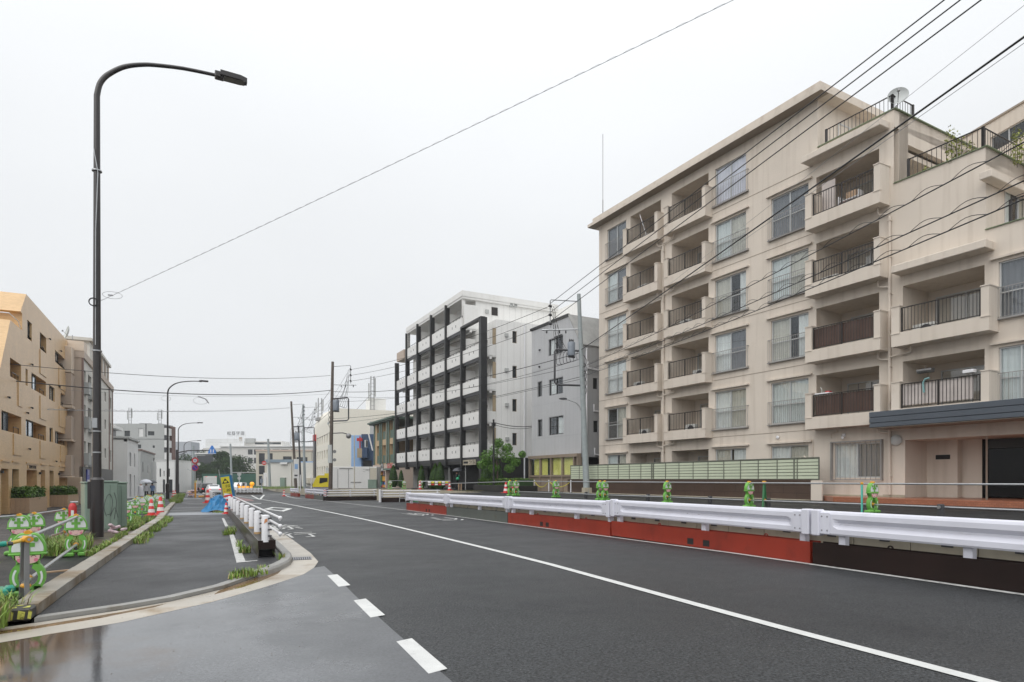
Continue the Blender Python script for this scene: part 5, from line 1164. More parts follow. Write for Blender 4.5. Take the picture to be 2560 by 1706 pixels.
# ---- cream building with the rounded roof edge
co_ = at(830, 110)
cb = thing('rounded_building', 'cream building with rounded roof edge and rows of square windows', 'building', (co_[0],co_[1],-0.3), rad(90)-0.01)
def barrel(r, zt): return [(0,0),(0,zt-r)]+[(-r+r*math.cos(a), zt-r+r*math.sin(a)) for a in [math.pi/2*i/8 for i in range(1,9)]]+[(-18.8,zt),(-19.4,zt-0.35),(-19.6,zt-0.9),(-19.6,0)]
pa_, pb_ = barrel(1.3, 14.3), barrel(4.6, 16.4); n = len(pa_); mb = MB(); L0, L1 = 0.0, 23.0
hs = []
for k in range(7):
    for z in (2.6,5.6,8.5): hs.append((1.8+3.0*k, 3.4+3.0*k, z, z+1.6))
wall_holes(mb, L0, L1, 0, 11.0, hs, 0, 0.25); mb.quad((L0,0,11.0),(L1,0,11.0),(L1,0,pb_[1][1]),(L0,0,pa_[1][1]))
for i in range(1,n-1): mb.quad((L0,)+pa_[i],(L1,)+pb_[i],(L1,)+pb_[i+1],(L0,)+pa_[i+1])
mb.add([(L0,y,z) for y,z in pa_],[tuple(range(n))]); mb.add([(L1,y,z) for y,z in pb_],[tuple(range(n))])
mb.obj('wall', M['cream'], cb, fixn=False)
for h_ in hs:
    MB().box(h_[0],h_[1],-0.28,-0.22,h_[2],h_[3]).obj('window', M['creamdark'] if False else M['fargrey'], cb)
for k in range(5): MB().box(2.6+3.6*k,5.2+3.6*k,-0.75,0.02-0.03*k,11.75,12.15).obj('roof_slot', M['fargrey'], cb)
MB().box(-0.012,0.0,-19.6,0,0.1,8.0).box(0,29,0.0,0.012,0.1,6.0).obj('lower_wall', M['creamdark'], cb) if False else None
w = link('end_window', MB().box(-0.05,0.0,-1.6,1.6,-1.2,1.2).mesh('end_window', M['farwhite']), cb, (-0.01,-12.7,12.0)); MB().box(-0.08,-0.05,-1.7,1.7,1.15,1.3).box(-0.07,-0.05,-0.06,0.06,-1.2,1.2).obj('frame', M['greymetal'], w)
MB().box(19.8,21.9,0.0,0.35,0.9,9.6).obj('sign_panel', M['insul'], cb); MB().box(19.7,22.0,0.0,0.42,9.6,10.9).obj('red_sign', M['redplastic'], cb)
MB().box(19.0,23.5,0.0,1.6,0.9,2.0).obj('porch', M['creamdark'], cb)
MB().box(6,10,-11,-8,14.5,17.2).obj('roof_house', M['farwhite'], cb)
def mast(name, label, loc, h, w, brace=False):
    t = thing(name, label, 'antenna mast', loc); mb = MB()
    for sx in (-w,w):
        for sy in (-w,w): mb.tube([(sx,sy,0),(sx*0.8,sy*0.8,h)],0.05,5)
    for k in range(int(h/0.7)): z=0.7*k; mb.box(-w,w,-w,-w+0.05,z,z+0.05); mb.box(-w,-w+0.05,-w,w,z,z+0.05)
    mb.obj('lattice', M['greymetal'], t)
    for z0, z1, o in ((0.45,0.95,w*1.5),(0.35,0.8,-w*1.9)): MB().box(o-0.1,o+0.1,-0.1,0.1,h*z0,h*z1).obj('antenna_panel', M['fargrey'], t)
    MB().box(-w*2,w*2,-w*2,w*2,0,0.6).obj('base', M['greymetal'], t)
    if brace: MB().tube([(-3.5,0,0),(0,0,h*0.55)],0.05,5).obj('brace', M['greymetal'], t)
    return t
def on_cream(u,v): return at(u, 118)+(hz(v,118),)
mast('antenna_mast', 'tall antenna mast with panels on the cream building', (at(931,118)[0],at(931,118)[1],13.9), 7.0, 0.35, True)
mast('antenna_mast', 'lattice antenna mast on the far roof end of the cream building', (at(800,126)[0],at(800,126)[1],13.2), 4.6, 0.4)
# ---- low ivory shed, beige three storey house, red fronted shop at the far junction
s0 = at(667,130); shed = thing('shed', 'ivory windowless shed with blue grey roof at the far junction', 'shed', (s0[0],s0[1],-0.05), -YAW+0.03)
MB().box(0,5.0,0,6,0,5.0).box(5.0,9.4,0.3,6,0,5.0).obj('wall', M['shed'], shed); MB().box(-0.2,5.0,-0.3,6,5.0,5.6).obj('roof', M['bluegreyroof'], shed); MB().box(4.98,5.02,-0.02,0.3,0,5.0).obj('corner', M['creamdark'], shed)
MB().box(2.9,4.3,-0.5,0.1,4.6,5.0).obj('awning_box', M['farwhite'], shed)
s0 = at(640,160); bh = thing('beige_house', 'beige three storey house with dark openings at the far junction', 'house', (s0[0],s0[1],-0.3), -YAW+0.04)
mb = MB(); hs = [(0.7,2.2,3.0,5.2),(0.7,2.2,5.6,8.4),(2.9,4.2,5.6,8.4),(2.9,4.2,3.0,5.2),(0.7,1.6,0.2,2.6),(6.8,9.0,5.8,7.6),(10.2,13.0,5.6,7.4)]; wall_holes(mb,0,14,0,8.9,hs,0,0.25); mb.v=[(x,-y,z) for x,y,z in mb.v]; mb.box(0,14,0.3,8,0,8.8); mb.obj('wall', M['creamdark'], bh, fixn=False)
for h_ in hs: MB().box(h_[0],h_[1],0.2,0.26,h_[2],h_[3]).obj('window', M['glassdark'], bh)
MB().box(-0.1,14.1,-0.15,8,8.9,9.3).obj('roof', M['pinkwall'], bh); MB().box(2.2,4.6,-0.9,0,0,3.4).obj('porch', M['farwhite'], bh); MB().box(3.0,4.2,-1.0,-0.9,0,2.2).obj('door', M['farbrown'], bh)
s0 = at(735,140); rs = thing('red_shop', 'low shop with dark red walls and pale blue awning at the far junction', 'shop', (s0[0],s0[1],-0.2), -YAW)
MB().box(0,5.5,0,5,0,5.2).obj('wall', M['farbrown'], rs); MB().box(-0.6,6.0,-1.2,0.2,4.6,5.6).obj('awning', M['skyblue'], rs); MB().box(0.6,2.8,-0.1,0,0.6,3.6).obj('window', M['glassdark'], rs); MB().box(1.4,2.3,-0.25,-0.1,2.2,3.2).obj('lantern', M['amber'], rs); MB().box(3.4,4.6,-0.1,0,0.2,3.8).obj('door', M['apttan'], rs)

# ================================================================== buildings on the left side
def clip(mb, co, no):
    """cut a mesh by a plane, dropping what lies on the side of the normal"""
    bm = bmesh.new(); vs = [bm.verts.new(v) for v in mb.v]
    for f in mb.f:
        try: bm.faces.new([vs[i] for i in f])
        except ValueError: pass
    bmesh.ops.bisect_plane(bm, geom=bm.verts[:]+bm.edges[:]+bm.faces[:], plane_co=co, plane_no=no, clear_outer=True)
    bm.verts.index_update(); r = MB(); r.v = [v.co[:] for v in bm.verts]; r.f = [tuple(v.index for v in f.verts) for f in bm.faces]; r.m = [0]*len(r.f); bm.free(); return r
M['tile'] = tiles(mat('buff orange wall tiles', (0.67,0.445,0.225), 0.34, 0.07, 0.6, spec=0.5, streak=0.22), 2.2, 0.90, 0.5, 0.16, 0.03)
(LO, LR) = facade(65, 35, 473, 0.0, 'left')
ob = thing('tiled_flats', 'buff orange tiled four storey flats with a slanted end wall', 'apartment building', LO, LR)
S = lambda a, b, z0, z1: (-b, -a, z0, z1)
wl_ = [  # s0, s1, z0, z1, kind
 (0.33,1.45,9.46,10.5,'w'),(3.68,5.57,9.50,10.5,'wn'),(8.55,12.56,9.50,10.30,'wr'),
 (-3.52,-1.15,6.74,7.7,'n'),(-0.11,0.42,6.75,7.68,'w'),(1.36,5.46,6.75,7.68,'wr'),(6.53,8.42,6.72,7.65,'w'),(10.62,12.72,6.72,7.65,'n'),
 (-5.14,-1.10,3.90,4.86,'wr'),(-0.03,5.5,3.92,4.86,'wr'),(6.65,7.77,3.95,4.88,'w'),(8.55,12.72,3.95,4.80,'wr'),
 (-5.21,-3.81,-0.3,2.01,'d'),(-3.07,-1.65,-0.3,2.02,'d2'),(0.15,2.84,-0.3,2.02,'e'),(3.9,5.23,-0.3,2.05,'d'),(6.65,8.03,-0.3,2.06,'d2'),(10.05,12.56,-0.3,2.07,'e')]
holes = [S(*h[:4]) for h in wl_]
mb = MB(); wall_holes(mb, -13.4, 10.6, -0.6, 9.62, holes, 0, 0.55); mb = clip(mb, (5.41,0,6.8), Vector((2.82,0,1.97)).normalized()[:])
m2_ = MB(); wall_holes(m2_, -13.4, 0.9, 9.62, 11.86, holes, 0, 0.35); m2_ = clip(m2_, (-0.06,0,11.86), Vector((1.28,0,1.30)).normalized()[:]); mb.add(m2_.v, m2_.f)
K = -14.0
def q2(a, b): mb.quad((a[0],0,a[1]),(b[0],0,b[1]),(b[0],K,b[1]),(a[0],K,a[1]))
q2((10.2,0.0),(3.44,9.62)); q2((3.44,9.62),(0.9,9.62)); q2((0.9,9.62),(0.9,10.52)); q2((0.9,10.52),(1.24,10.58)); q2((1.24,10.58),(-0.06,11.86)); q2((-0.06,11.86),(-13.4,11.86))
mb.quad((-13.4,0,-0.6),(-13.4,K,-0.6),(-13.4,K,11.86),(-13.4,0,11.86))
mb.add([(0.9,0,9.62),(0.9,0,10.52),(1.24,0,10.58),(0.9,0,11.0)],[(0,1,2,3)])
mb.obj('wall', M['tile'], ob, fixn=False)
MB().box(1.6,3.3,-4.6,-4.5,10.95,11.3).obj('mansard_window', M['room'], ob)
for s0, s1, z0, z1, kd in wl_:
    a, b = -s1, -s0; W = b-a
    if kd == 'w': 
        w = window(ob, a, b, z0, z1, -0.10, 'darkframe', 'glass', [(0,1,'curtain')], 0.5); room_box(w,0,W,0,z1-z0,-0.065,0.3)
    elif kd in ('wr','wn'):
        k = 0.45 if kd == 'wr' else 0.5          # window on the far part, open recess with a rail on the near part? the near end carries the glass
        w = window(ob, b-W*k, b, z0, z1, -0.12, 'darkframe', 'glass', [(0,1,'curtain' if s0 > 0 else 'curtain3')], 0.5); room_box(w,0,W*k,0,z1-z0,-0.065,0.3)
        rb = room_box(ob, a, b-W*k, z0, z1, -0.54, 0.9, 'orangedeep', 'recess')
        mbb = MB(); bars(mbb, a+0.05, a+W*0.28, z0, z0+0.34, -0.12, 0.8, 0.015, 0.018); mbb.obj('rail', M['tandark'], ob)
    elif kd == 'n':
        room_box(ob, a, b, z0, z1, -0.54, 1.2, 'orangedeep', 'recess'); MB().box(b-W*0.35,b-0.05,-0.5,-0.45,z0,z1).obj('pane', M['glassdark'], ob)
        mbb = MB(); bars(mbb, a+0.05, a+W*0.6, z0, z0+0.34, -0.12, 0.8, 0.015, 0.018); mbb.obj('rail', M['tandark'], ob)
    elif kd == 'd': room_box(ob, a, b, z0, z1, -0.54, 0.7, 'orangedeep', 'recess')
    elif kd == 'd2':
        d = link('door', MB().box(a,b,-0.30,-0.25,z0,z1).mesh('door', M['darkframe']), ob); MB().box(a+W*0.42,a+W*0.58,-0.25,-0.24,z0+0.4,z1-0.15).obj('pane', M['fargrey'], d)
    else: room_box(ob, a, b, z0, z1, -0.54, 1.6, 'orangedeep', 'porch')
# proud panels under the windows and over the doors, ledges, wall lamps
for s0, s1, z0, z1 in ((3.6,5.5,7.95,9.45),(-1.9,-1.0,5.4,6.7),(3.6,5.5,5.2,6.6),(9.8,12.6,7.9,9.3),(-2.9,-1.1,2.75,3.85),(3.6,5.4,2.75,3.85),(10.4,12.7,2.75,3.85),(9.9,12.6,5.2,6.6)):
    MB().cbox(-s1,-s0,-0.02,0.045,z0,z1,0.01).obj('panel', M['tile'], ob)
for s0, s1 in ((-5.2,-3.6),(-3.1,-1.5),(-0.05,3.1),(3.8,5.4),(6.6,8.3),(9.9,12.7)): MB().box(-s1,-s0,-0.02,0.06,2.36,2.44).obj('door_ledge', M['tile'], ob)
pl_ = link('name_board', MB().box(-2.75,-0.35,0.0,0.03,2.08,2.30).mesh('name_board', M['tile']), ob); lettering(pl_, 'TOLMEY HOUSE', 0.26, M['tandark'], (-1.5,0.04,2.19), 90, 180, 0.006)
for s, z in ((1.2,8.1),(6.4,10.6),(10.4,10.55),(-4.0,5.6),(1.2,5.6),(0.1,5.2),(9.8,7.95),(0.6,3.2),(8.6,2.7)): 
    MB().box(-s-0.06,-s+0.06,0,0.12,z,z+0.05).box(-s-0.04,-s+0.04,0.05,0.13,z-0.05,z).obj('wall_vent', M['tandark'], ob)
for s in (3.4,-5.3,9.7,13.2): MB().box(-s-0.06,-s+0.06,0,0.12,1.78,1.92).obj('door_lamp', M['aptblack'], ob)
mb = MB(); mb.tube([(3.3,-0.08,10.0),(1.4,-0.08,10.0),(0.95,-0.08,9.75)],0.03,6); mb.tube([(3.3,-0.08,10.0),(3.3,-9,10.0)],0.03,6); mb.obj('terrace_rail', M['white'], ob)
# planters with hedges
def planter(i, u0, v0, u1, v1, label, hl):
    a = gp(u0, v0, -0.03); b = gp(u1, v1, -0.03); 
    rz = math.atan2(b[1]-a[1], b[0]-a[0]); L = math.hypot(b[0]-a[0], b[1]-a[1])
    t = thing('planter', label, 'planter', (a[0]-0.9, a[1]+0.2, a[2]), LR, 'timber planters before the tiled flats')
    return t
for (x, y, L, label, hl) in ((-9.15,41.6,3.4,'near timber clad planter with a box hedge before the tiled flats','bright box hedge growing in the near timber planter'),(-9.35,52.2,3.2,'far timber clad planter with a low hedge beside the cream wall','bright low hedge growing in the far timber planter')):
    z = gz(y)-0.03; t = thing('planter', label, 'planter', (x,y,z), rad(90)-0.03)
    MB().box(-L/2+0.02,L/2-0.02,-0.66,0.66,0,0.74).obj('tub', M['mud'], t)
    bm_ = MB().cbox(0,0.193,-0.012,0.012,0,0.80,0.004).mesh('board', M['wood'])
    for k in range(int(L/0.2)): link('board', bm_, t, (-L/2+0.2*k, -0.68, 0))
    for k in range(7): o = link('board', bm_, t, (-L/2-0.01, 0.68-0.2*k, 0), -rad(90))
    if True:
        mb = MB(); rg = random.Random(int(y))
        h = thing('box_hedge', hl, 'hedge', (x,y,z+0.72), rad(90)-0.03)
        for _ in range(2600):
            f = rg.random(); px_, py_ = rg.uniform(-L/2+0.1,L/2-0.1), rg.uniform(-0.6,0.6)
            top = 0.55+0.06*math.sin(px_*4)
            p = Vector((px_,py_,top+rg.gauss(0,0.04))) if f < 0.4 else (Vector((px_,-0.6+rg.gauss(0,0.04),rg.uniform(0,top))) if f < 0.8 else Vector((-L/2+0.1+rg.gauss(0,0.04),py_,rg.uniform(0,top))))
            nn = Vector((rg.gauss(0,.7),rg.gauss(0,.7),0.7)).normalized(); a = nn.orthogonal(); a.rotate(Matrix.Rotation(rg.uniform(0,6.28),3,nn)); b = nn.cross(a); s = 0.05
            mb.add([p-a*s,p-b*s*0.5,p+a*s,p+b*s*0.5],[(0,1,2,3)])
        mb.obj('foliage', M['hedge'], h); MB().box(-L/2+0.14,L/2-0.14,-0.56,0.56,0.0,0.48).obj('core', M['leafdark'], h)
# ---- pale flats with mauve trim behind the lamp post
(BO, BR) = facade(206, 47.5, 473, 0.0, 'left')
bf = thing('trimmed_flats', 'pale flats with mauve brown trim and cream end bay behind the street lamp', 'apartment building', BO, BR)
holes = []
for z0 in (0.0+3.55, 6.35, 9.0): 
    for s0, s1, lo in ((0.6,1.75,0.0),(2.95,4.9,-0.15),(8.5,10.2,0),(14.0,15.2,0),(18.0,19.7,-0.3)): holes.append((-s1,-s0,z0+lo,z0+0.9))
mb = MB(); wall_holes(mb, -20.9, 0.0, 2.45, 10.7, holes, 0, 0.3); mb.quad((-20.9,0,-1),(-20.9,-10,-1),(-20.9,-10,10.7),(-20.9,0,10.7)); mb.obj('wall', M['beige'], bf, fixn=False)
for h_ in holes: w = window(bf, h_[0],h_[1],h_[2],h_[3],-0.2,'tandark','glassdark',None,0.5)
for h_ in holes[1::5]+holes[0::5]: MB().box(h_[0],h_[1],0.0,0.35,h_[2]-0.95,h_[2]-0.05).obj('balcony_box', M['fargrey'], bf)
MB().box(-20.95,0.05,-10,0.12,10.70,11.22).obj('trim_band', M['beigebrown'], bf); MB().box(-0.35,0.04,-0.05,0.06,2.45,10.7).box(-18.0,-17.5,-0.05,0.06,2.45,10.7).box(-20.95,-20.5,-0.05,0.06,2.45,10.7).obj('trim_post', M['purple'], bf)
MB().box(-1.6,0.08,-9.9,0.10,11.22,11.95).obj('cream_parapet', M['beigecream'], bf)
MB().box(-20.5,-6.5,-9,-0.3,11.22,13.2).box(-20.9,-6.2,-9.2,-0.1,13.2,13.45).obj('top_storey', M['beige'], bf)
for x in (-19.8,-17.2,-14.6,-12.0): MB().box(x,x+0.4,-0.28,-0.2,11.3,13.1).obj('post', M['beigebrown'], bf)
MB().box(-14.0,-3.0,-10,-3.0,11.22,13.0).obj('penthouse', M['beigecream'], bf); MB().box(-14.1,-2.9,-10.1,-2.9,13.0,13.12).box(-2.3,-2.0,-8.5,-1.5,11.95,12.03).obj('mint_coping', M['mint'], bf)
MB().box(-2.98,-2.94,-4.6,-3.6,11.6,12.5).obj('window', M['glassdark'], bf)
mb = MB(); mb.box(-0.02,0.0,-10,0.0,-1,10.7); mb.obj('end_wall', M['beigebrown'], bf)
for z0, z1, m_ in ((9.35,11.3,'beigecream'),(7.0,9.3,'beigebrown'),(4.45,6.15,'beigebrown'),(1.75,3.25,'beigebrown')): MB().cbox(0.0,1.3,-7,-0.5,z0,z1,0.03).obj('balcony_front', M[m_], bf)
MB().box(0.0,1.4,-7,-0.45,6.75,6.95).box(0,1.4,-7,-0.45,4.3,4.42).box(0,1.4,-7,-0.45,1.62,1.74).obj('balcony_slab', M['beigecream'], bf)
MB().box(0.0,0.9,-3.4,-2.6,9.6,10.8).obj('white_box', M['farwhite'], bf)
MB().box(0.01,0.06,-6,-0.6,-0.8,1.5).obj('dark_gap', M['farbrown'], bf)
MB().box(-20.9,0.0,-0.2,0.06,1.30,2.45).obj('sign_band', M['insul'], bf); MB().box(-20.9,0,-1.5,-1.4,-1,1.3).obj('ground_dark', M['black'], bf)
sb_ = link('blue_sign', MB().box(-2.9,-1.5,0.07,0.12,1.15,2.25).mesh('blue_sign', M['darkblue']), bf); MB().box(-2.8,-1.6,0.121,0.125,1.18,1.45).box(-2.5,-2.3,0.121,0.125,1.8,2.2).obj('print', M['white'], sb_)
cw = thing('garden_wall', 'low cream garden wall between the tiled flats and the lamp post', 'wall', at(170,46)+(gz(45)-0.03,), -YAW); MB().cbox(0.0,1.0,-0.1,0.1,0,2.5-0.55,0.02).obj('wall', M['beigecream'], cw)
dish((at(181,50)[0],at(181,50)[1],12.0), rad(-70), 'grey satellite dish seen edge on above the pale flats', 0.55, 1.0)

# ---- white house, mauve grey house, far grey flats, white box house
def fbox(name, label, cat, u0, v0, D, w, d, h, m, rz=None, zb=None):
    x, y = at(u0, D); z = gz(y)-0.1 if zb is None else zb
    t = thing(name, label, cat, (x,y,z), -YAW if rz is None else rz); return t
def lrz(): return rad(-90)
x, y = at(318, 69.5)
wh_ = thing('white_house', 'small white two storey house with dark slit windows left of the walkers', 'house', (x, y, gz(y)-0.05), rad(-90)-0.03); wh_.scale = (1.0,1.12,1.12)
hs = [(-6.0,-5.2,3.2,4.6),(-3.0,-1.7,3.2,4.6),(-6.0,-5.2,0.0,2.3),(-3.0,-1.7,0.0,2.4)]
mb = MB(); wall_holes(mb,-8.5,0,0,5.9,hs,0,0.2); mb.obj('wall', M['farwhite'], wh_, fixn=False)
MB().box(-0.02,0,-7,0,0,5.6).box(-8.5,-0.02,-7,-0.3,0.0,5.8).obj('end_wall', M['farwhite'], wh_)
for h_ in hs: MB().box(h_[0],h_[1],-0.25,-0.18,h_[2],h_[3]).obj('window', M['glassdark'], wh_)
mb = MB(); mb.add([(-8.6,0.2,5.9),(0.1,0.2,5.9),(0.1,-7,5.9),(-8.6,-7,5.9),(-8.6,0.2,6.1),(0.1,0.2,6.1),(0.1,-7,6.1),(-8.6,-7,6.1)],[(0,3,2,1),(4,5,6,7),(0,1,5,4),(1,2,6,5),(2,3,7,6),(3,0,4,7)]); mb.obj('roof', M['fargrey'], wh_)
MB().box(-8,-3,-6,-2,6.1,7.1).obj('roof_room', M['insul'], wh_); MB().box(-8.3,-2.5,-6.4,-1.4,7.1,7.4).obj('upper_roof', M['farwhite'], wh_)
x, y = at(352, 90)
mh = thing('mauve_house', 'mauve grey two storey house behind the small white house', 'house', (x,y,gz(y)-0.05), rad(-90)-0.03)
MB().box(-17,0,-8,0,0,6.4).obj('wall', M['fargrey'], mh); MB().box(-17.1,0.1,-8,0.15,6.4,6.6).obj('roof', M['purple'], mh)
for (a,b,c,d_) in ((-3,-1.8,3.4,4.8),(-16.4,-15.2,0.2,5.8),(-9,-8,3.2,4.5)): MB().box(a,b,0.0,0.04,c,d_).obj('window', M['glassdark'], mh)
MB().box(-14.8,-13.8,0.0,0.5,0,5.2).obj('drain_box', M['farwhite'], mh)
x, y = at(283, 150)
gf = thing('grey_flats', 'long grey rendered flats with white balconies at the street end', 'apartment building', (x,y,gz(y)), -YAW+0.05)
W_ = 11.9; hs = [(2.6,3.9,12.9,14.2),(5.9,7.0,12.8,14.8),(8.1,9.6,13.1,14.1),(4.1,5.3,10.0,10.9),(5.4,6.5,10.0,10.9),(9.2,9.7,10.1,10.7),(4.1,5.3,6.9,7.8),(5.4,6.5,6.9,7.8),(9.2,9.7,7.2,7.8),(8.4,10.8,3.8,4.7),(1.7,2.2,9.6,10.2)]
mb = MB(); wall_holes(mb, 0, W_, 0, 15.9, hs, 0, 0.2); mb.v=[(a,-b,c) for a,b,c in mb.v]; mb.box(0,W_,0.25,4.4,0,15.8); mb.obj('wall', M['fargrey'], gf, fixn=False)
for i, h_ in enumerate(hs): MB().box(h_[0],h_[1],0.15,0.22,h_[2],h_[3]).obj('window', M['farwhite'] if i == 1 else M['glassdark'], gf)
MB().box(6.0,8.9,0.1,0.15,15.85,16.0).box(7.55,7.75,-0.06,0,12.8,15.9).obj('pipe', M['insul'], gf)
MB().box(0,W_,-0.05,0,6.0,6.08).box(0,W_,-0.05,0,12.2,12.26).obj('joint', M['insul'], gf)
for k in range(5):
    z = 1.2+2.95*k; MB().box(W_,W_+0.5,0.05,2.6,z+0.2,z+1.9).obj('balcony', M['farwhite'], gf)
MB().box(W_,W_+0.05,0.1,2.7,0,15.6).obj('balcony_recess', M['insul'], gf); MB().box(W_-2,W_+0.55,2.75,4.5,0,15.5).obj('brown_tower', M['farbrown'], gf); MB().box(W_+0.5,W_+0.58,1.2,1.35,0,15).obj('drain_pipe', M['farwhite'], gf)
for u_, label in ((325,'lattice antenna mast on the left of the grey flats roof'),(400,'slimmer lattice antenna mast at the right of the grey flats roof')):
    px_, py_ = at(u_, 155); mast('antenna_mast', label, (px_,py_,gz(150)+15.7), 4.6 if u_ < 350 else 4.2, 0.28)
x, y = at(365, 115)
wb = thing('white_box_house', 'plain white box house with narrow windows before the grey flats', 'house', (x,y,gz(y)), -YAW+0.12)
mb = MB(); hs = [(2.35,2.6,2.9,4.4),(3.05,3.2,3.0,4.0),(3.7,4.15,2.9,4.4),(0.2,1.5,0.0,2.0),(2.9,3.3,0,2.4),(3.7,4.6,0,2.4)]; wall_holes(mb,0,5.0,0,5.9,hs,0,0.2); mb.v=[(a,-b,c) for a,b,c in mb.v]; mb.box(0,5.0,0.25,8,0,5.88); mb.obj('wall', M['farwhite'], wb, fixn=False)
for h_ in hs: MB().box(h_[0],h_[1],0.15,0.22,h_[2],h_[3]).obj('window', M['glassdark'], wb)
MB().box(-0.1,5.1,-0.1,8,5.88,6.0).obj('roof', M['farwhite'], wb)

# ================================================================== far end: school, hill, trees, green fence
sheet('far_ground', [(-120,196),(120,196),(120,420),(-120,420)], -0.02, 'asphalt2', zf=lambda y: gz(200)+0.03*max(y-215,0))
def hill():
    mb = MB(); nx, ny = 24, 10; g = []
    for j in range(ny+1):
        for i in range(nx+1):
            x = -130+260*i/nx; y = 245+150*j/ny; g.append((x,y, gz(200)-0.2+7.0*min(j/5,1)**1.3*(0.8+0.2*math.sin(i*0.9)) - (4 if j == 0 else 0)))
    fs = [(j*(nx+1)+i, j*(nx+1)+i+1, (j+1)*(nx+1)+i+1, (j+1)*(nx+1)+i) for j in range(ny) for i in range(nx)]
    mb.add(g, fs); return structure('hill', mb, mat('wooded slope', (0.035,0.050,0.022), 0.9, 0.3, 0.1), True)
hill()
x, y = at(568, 262)
sc = thing('school', 'long pale school block with rooftop lettering behind the trees', 'school', (x,y,gz(200)), -YAW-0.02)
F_ = 262/FPX
def sx(u): return (u-568)*F_
def sz(v): return CAMZ+(HY-v)*F_-gz(200)
hs = []
for (u0,u1) in ((620,632),(635,655),(660,678),(682,700),(703,722),(728,745)):
    for (v0,v1) in ((1124,1137),(1145,1159)): hs.append((sx(u0),sx(u1),sz(v1),sz(v0)))
hs += [(sx(628),sx(696),sz(1110),sz(1104))]
mb = MB(); wall_holes(mb, sx(552), sx(800), 0, sz(1117), hs, 0, 0.4); mb.v=[(a,-b,c) for a,b,c in mb.v]; mb.box(sx(552),sx(800),0.5,14,0,sz(1117.5)); mb.obj('wall', M['school'], sc, fixn=False)
MB().box(sx(600),sx(698),4,12,sz(1118),sz(1102)).obj('upper_storey', M['school'], sc); MB().box(sx(628),sx(694),3.9,4.05,sz(1110),sz(1105)).obj('upper_windows', M['glassdark'], sc)
for h_ in hs[:-1]: MB().box(h_[0],h_[1],0.3,0.36,h_[2],h_[3]).obj('window', M['glassdark'], sc)
MB().box(sx(548),sx(802),-0.6,14,sz(1117.5),sz(1115.5)).obj('eaves', M['farwhite'], sc)
mb = MB()
for k in range(46): xx = sx(508)+ (sx(602)-sx(508))*k/45; mb.box(xx-0.07,xx+0.07,2.0,2.15,sz(1122),sz(1098))
for k in range(18): xx = sx(700)+ (sx(790)-sx(700))*k/17; mb.box(xx-0.06,xx+0.06,2.0,2.15,sz(1118),sz(1103))
for v in (1098,1106,1112): mb.box(sx(508),sx(602),2.0,2.1,sz(v)-0.06,sz(v)+0.06)
mb.obj('roof_fence', M['farwhite'], sc)
MB().box(sx(505),sx(560),0.5,12,0,sz(1120)).obj('side_wing', M['school'], sc)
for i, ch in enumerate('松蔭学園'):
    o = lettering(sc, ch, 1.75, M['insul'], (sx(567+i*11.4), 2.0, sz(1083.5)), 90, 0, 0.05)
mb = MB()
for k in range(9): mb.box(sx(563+5.6*k)-0.05,sx(563+5.6*k)+0.05,2.2,2.3,sz(1106),sz(1079))
mb.box(sx(562),sx(609),2.2,2.3,sz(1089),sz(1088.4)); mb.obj('sign_frame', M['farwhite'], sc)
MB().box(sx(590),sx(595),3,4,sz(1102),sz(1092)).obj('roof_tank', M['beigebrown'], sc); MB().box(sx(604),sx(628),3,5,sz(1106),sz(1095)).obj('roof_units', M['fargrey'], sc)
x, y = at(432, 420); fb = thing('far_block', 'distant grey block half lost in the mist above the trees', 'building', (x,y,-2), -YAW); MB().box(0,12,0,12,0,28.5).obj('wall', M['farhaze'], fb)
x, y = at(490, 215); gb = thing('grey_building', 'grey glazed building behind the pedestrian crossing sign', 'building', (x,y,gz(200)), -YAW)
MB().box(0,6.0,0,8,0,11.3).obj('wall', M['fargrey'], gb); MB().box(0.3,3.4,-0.08,0,7.2,10.6).box(3.2,5.9,-0.08,0,1,10.8).obj('window', M['glassdark'], gb); MB().box(-0.2,6.2,-0.5,8,11.2,11.6).obj('roof', M['farwhite'], gb); MB().box(-0.3,6.1,-0.6,0,6.2,6.5).box(0,6,-0.6,0,3.6,3.8).obj('ledge', M['farwhite'], gb)
def tree(label, u, D, zb, h, w, m, n, lobes, size, group='trees at the far end of the street', trunk=0.25, name='far_tree'):
    x, y = at(u, D); t = thing(name, label, 'tree', (x,y,zb), 0, group); rg = random.Random(int(u*7+D)); mb = MB()
    for _ in range(lobes):
        a = rg.uniform(0,6.28); rr = w*0.55*math.sqrt(rg.random()); z = h*rg.uniform(0.32,0.85); r_ = w*rg.uniform(0.28,0.5)*(1.15-0.5*abs(z/h-0.5))
        leaves(mb, (rr*math.cos(a), rr*math.sin(a), z), r_, r_, r_*0.8, int(n/lobes), size, rg, 0.35)
    mb.obj('crown', M[m], t); MB().tube([(0,0,0),(0.1,0,h*0.35),(0,0.1,h*0.8)],trunk,7,r2=trunk*0.3).obj('trunk', M['bark'], t); return t
zt = gz(200)-0.2
tree('big dark tree right of the far utility pole before the school', 592, 200, zt, 11.3, 6.0, 'leaffar', 5200, 16, 0.30)
tree('dark tree left of the far utility pole before the school', 552, 205, zt, 13.0, 5.2, 'leaffar', 4600, 14, 0.30)
tree('low dark tree between the two big ones', 572, 196, zt, 8.0, 5.0, 'leaffar', 2800, 10, 0.30)
tree('tall conifer topped tree above the traffic signal arm', 494, 245, zt, 17.5, 4.5, 'leaffar', 2600, 10, 0.32)
tree('broad tree behind the second lamp post', 455, 190, zt, 10.5, 6.5, 'leaffar', 4200, 14, 0.30)
tree('dark bushy tree close to the brown tower', 437, 170, zt, 9.0, 4.0, 'leaffar', 2600, 9, 0.28)
tree('bright yellow green tree above the green signal', 465, 165, zt, 5.6, 3.0, 'leaffar2', 1600, 7, 0.26)
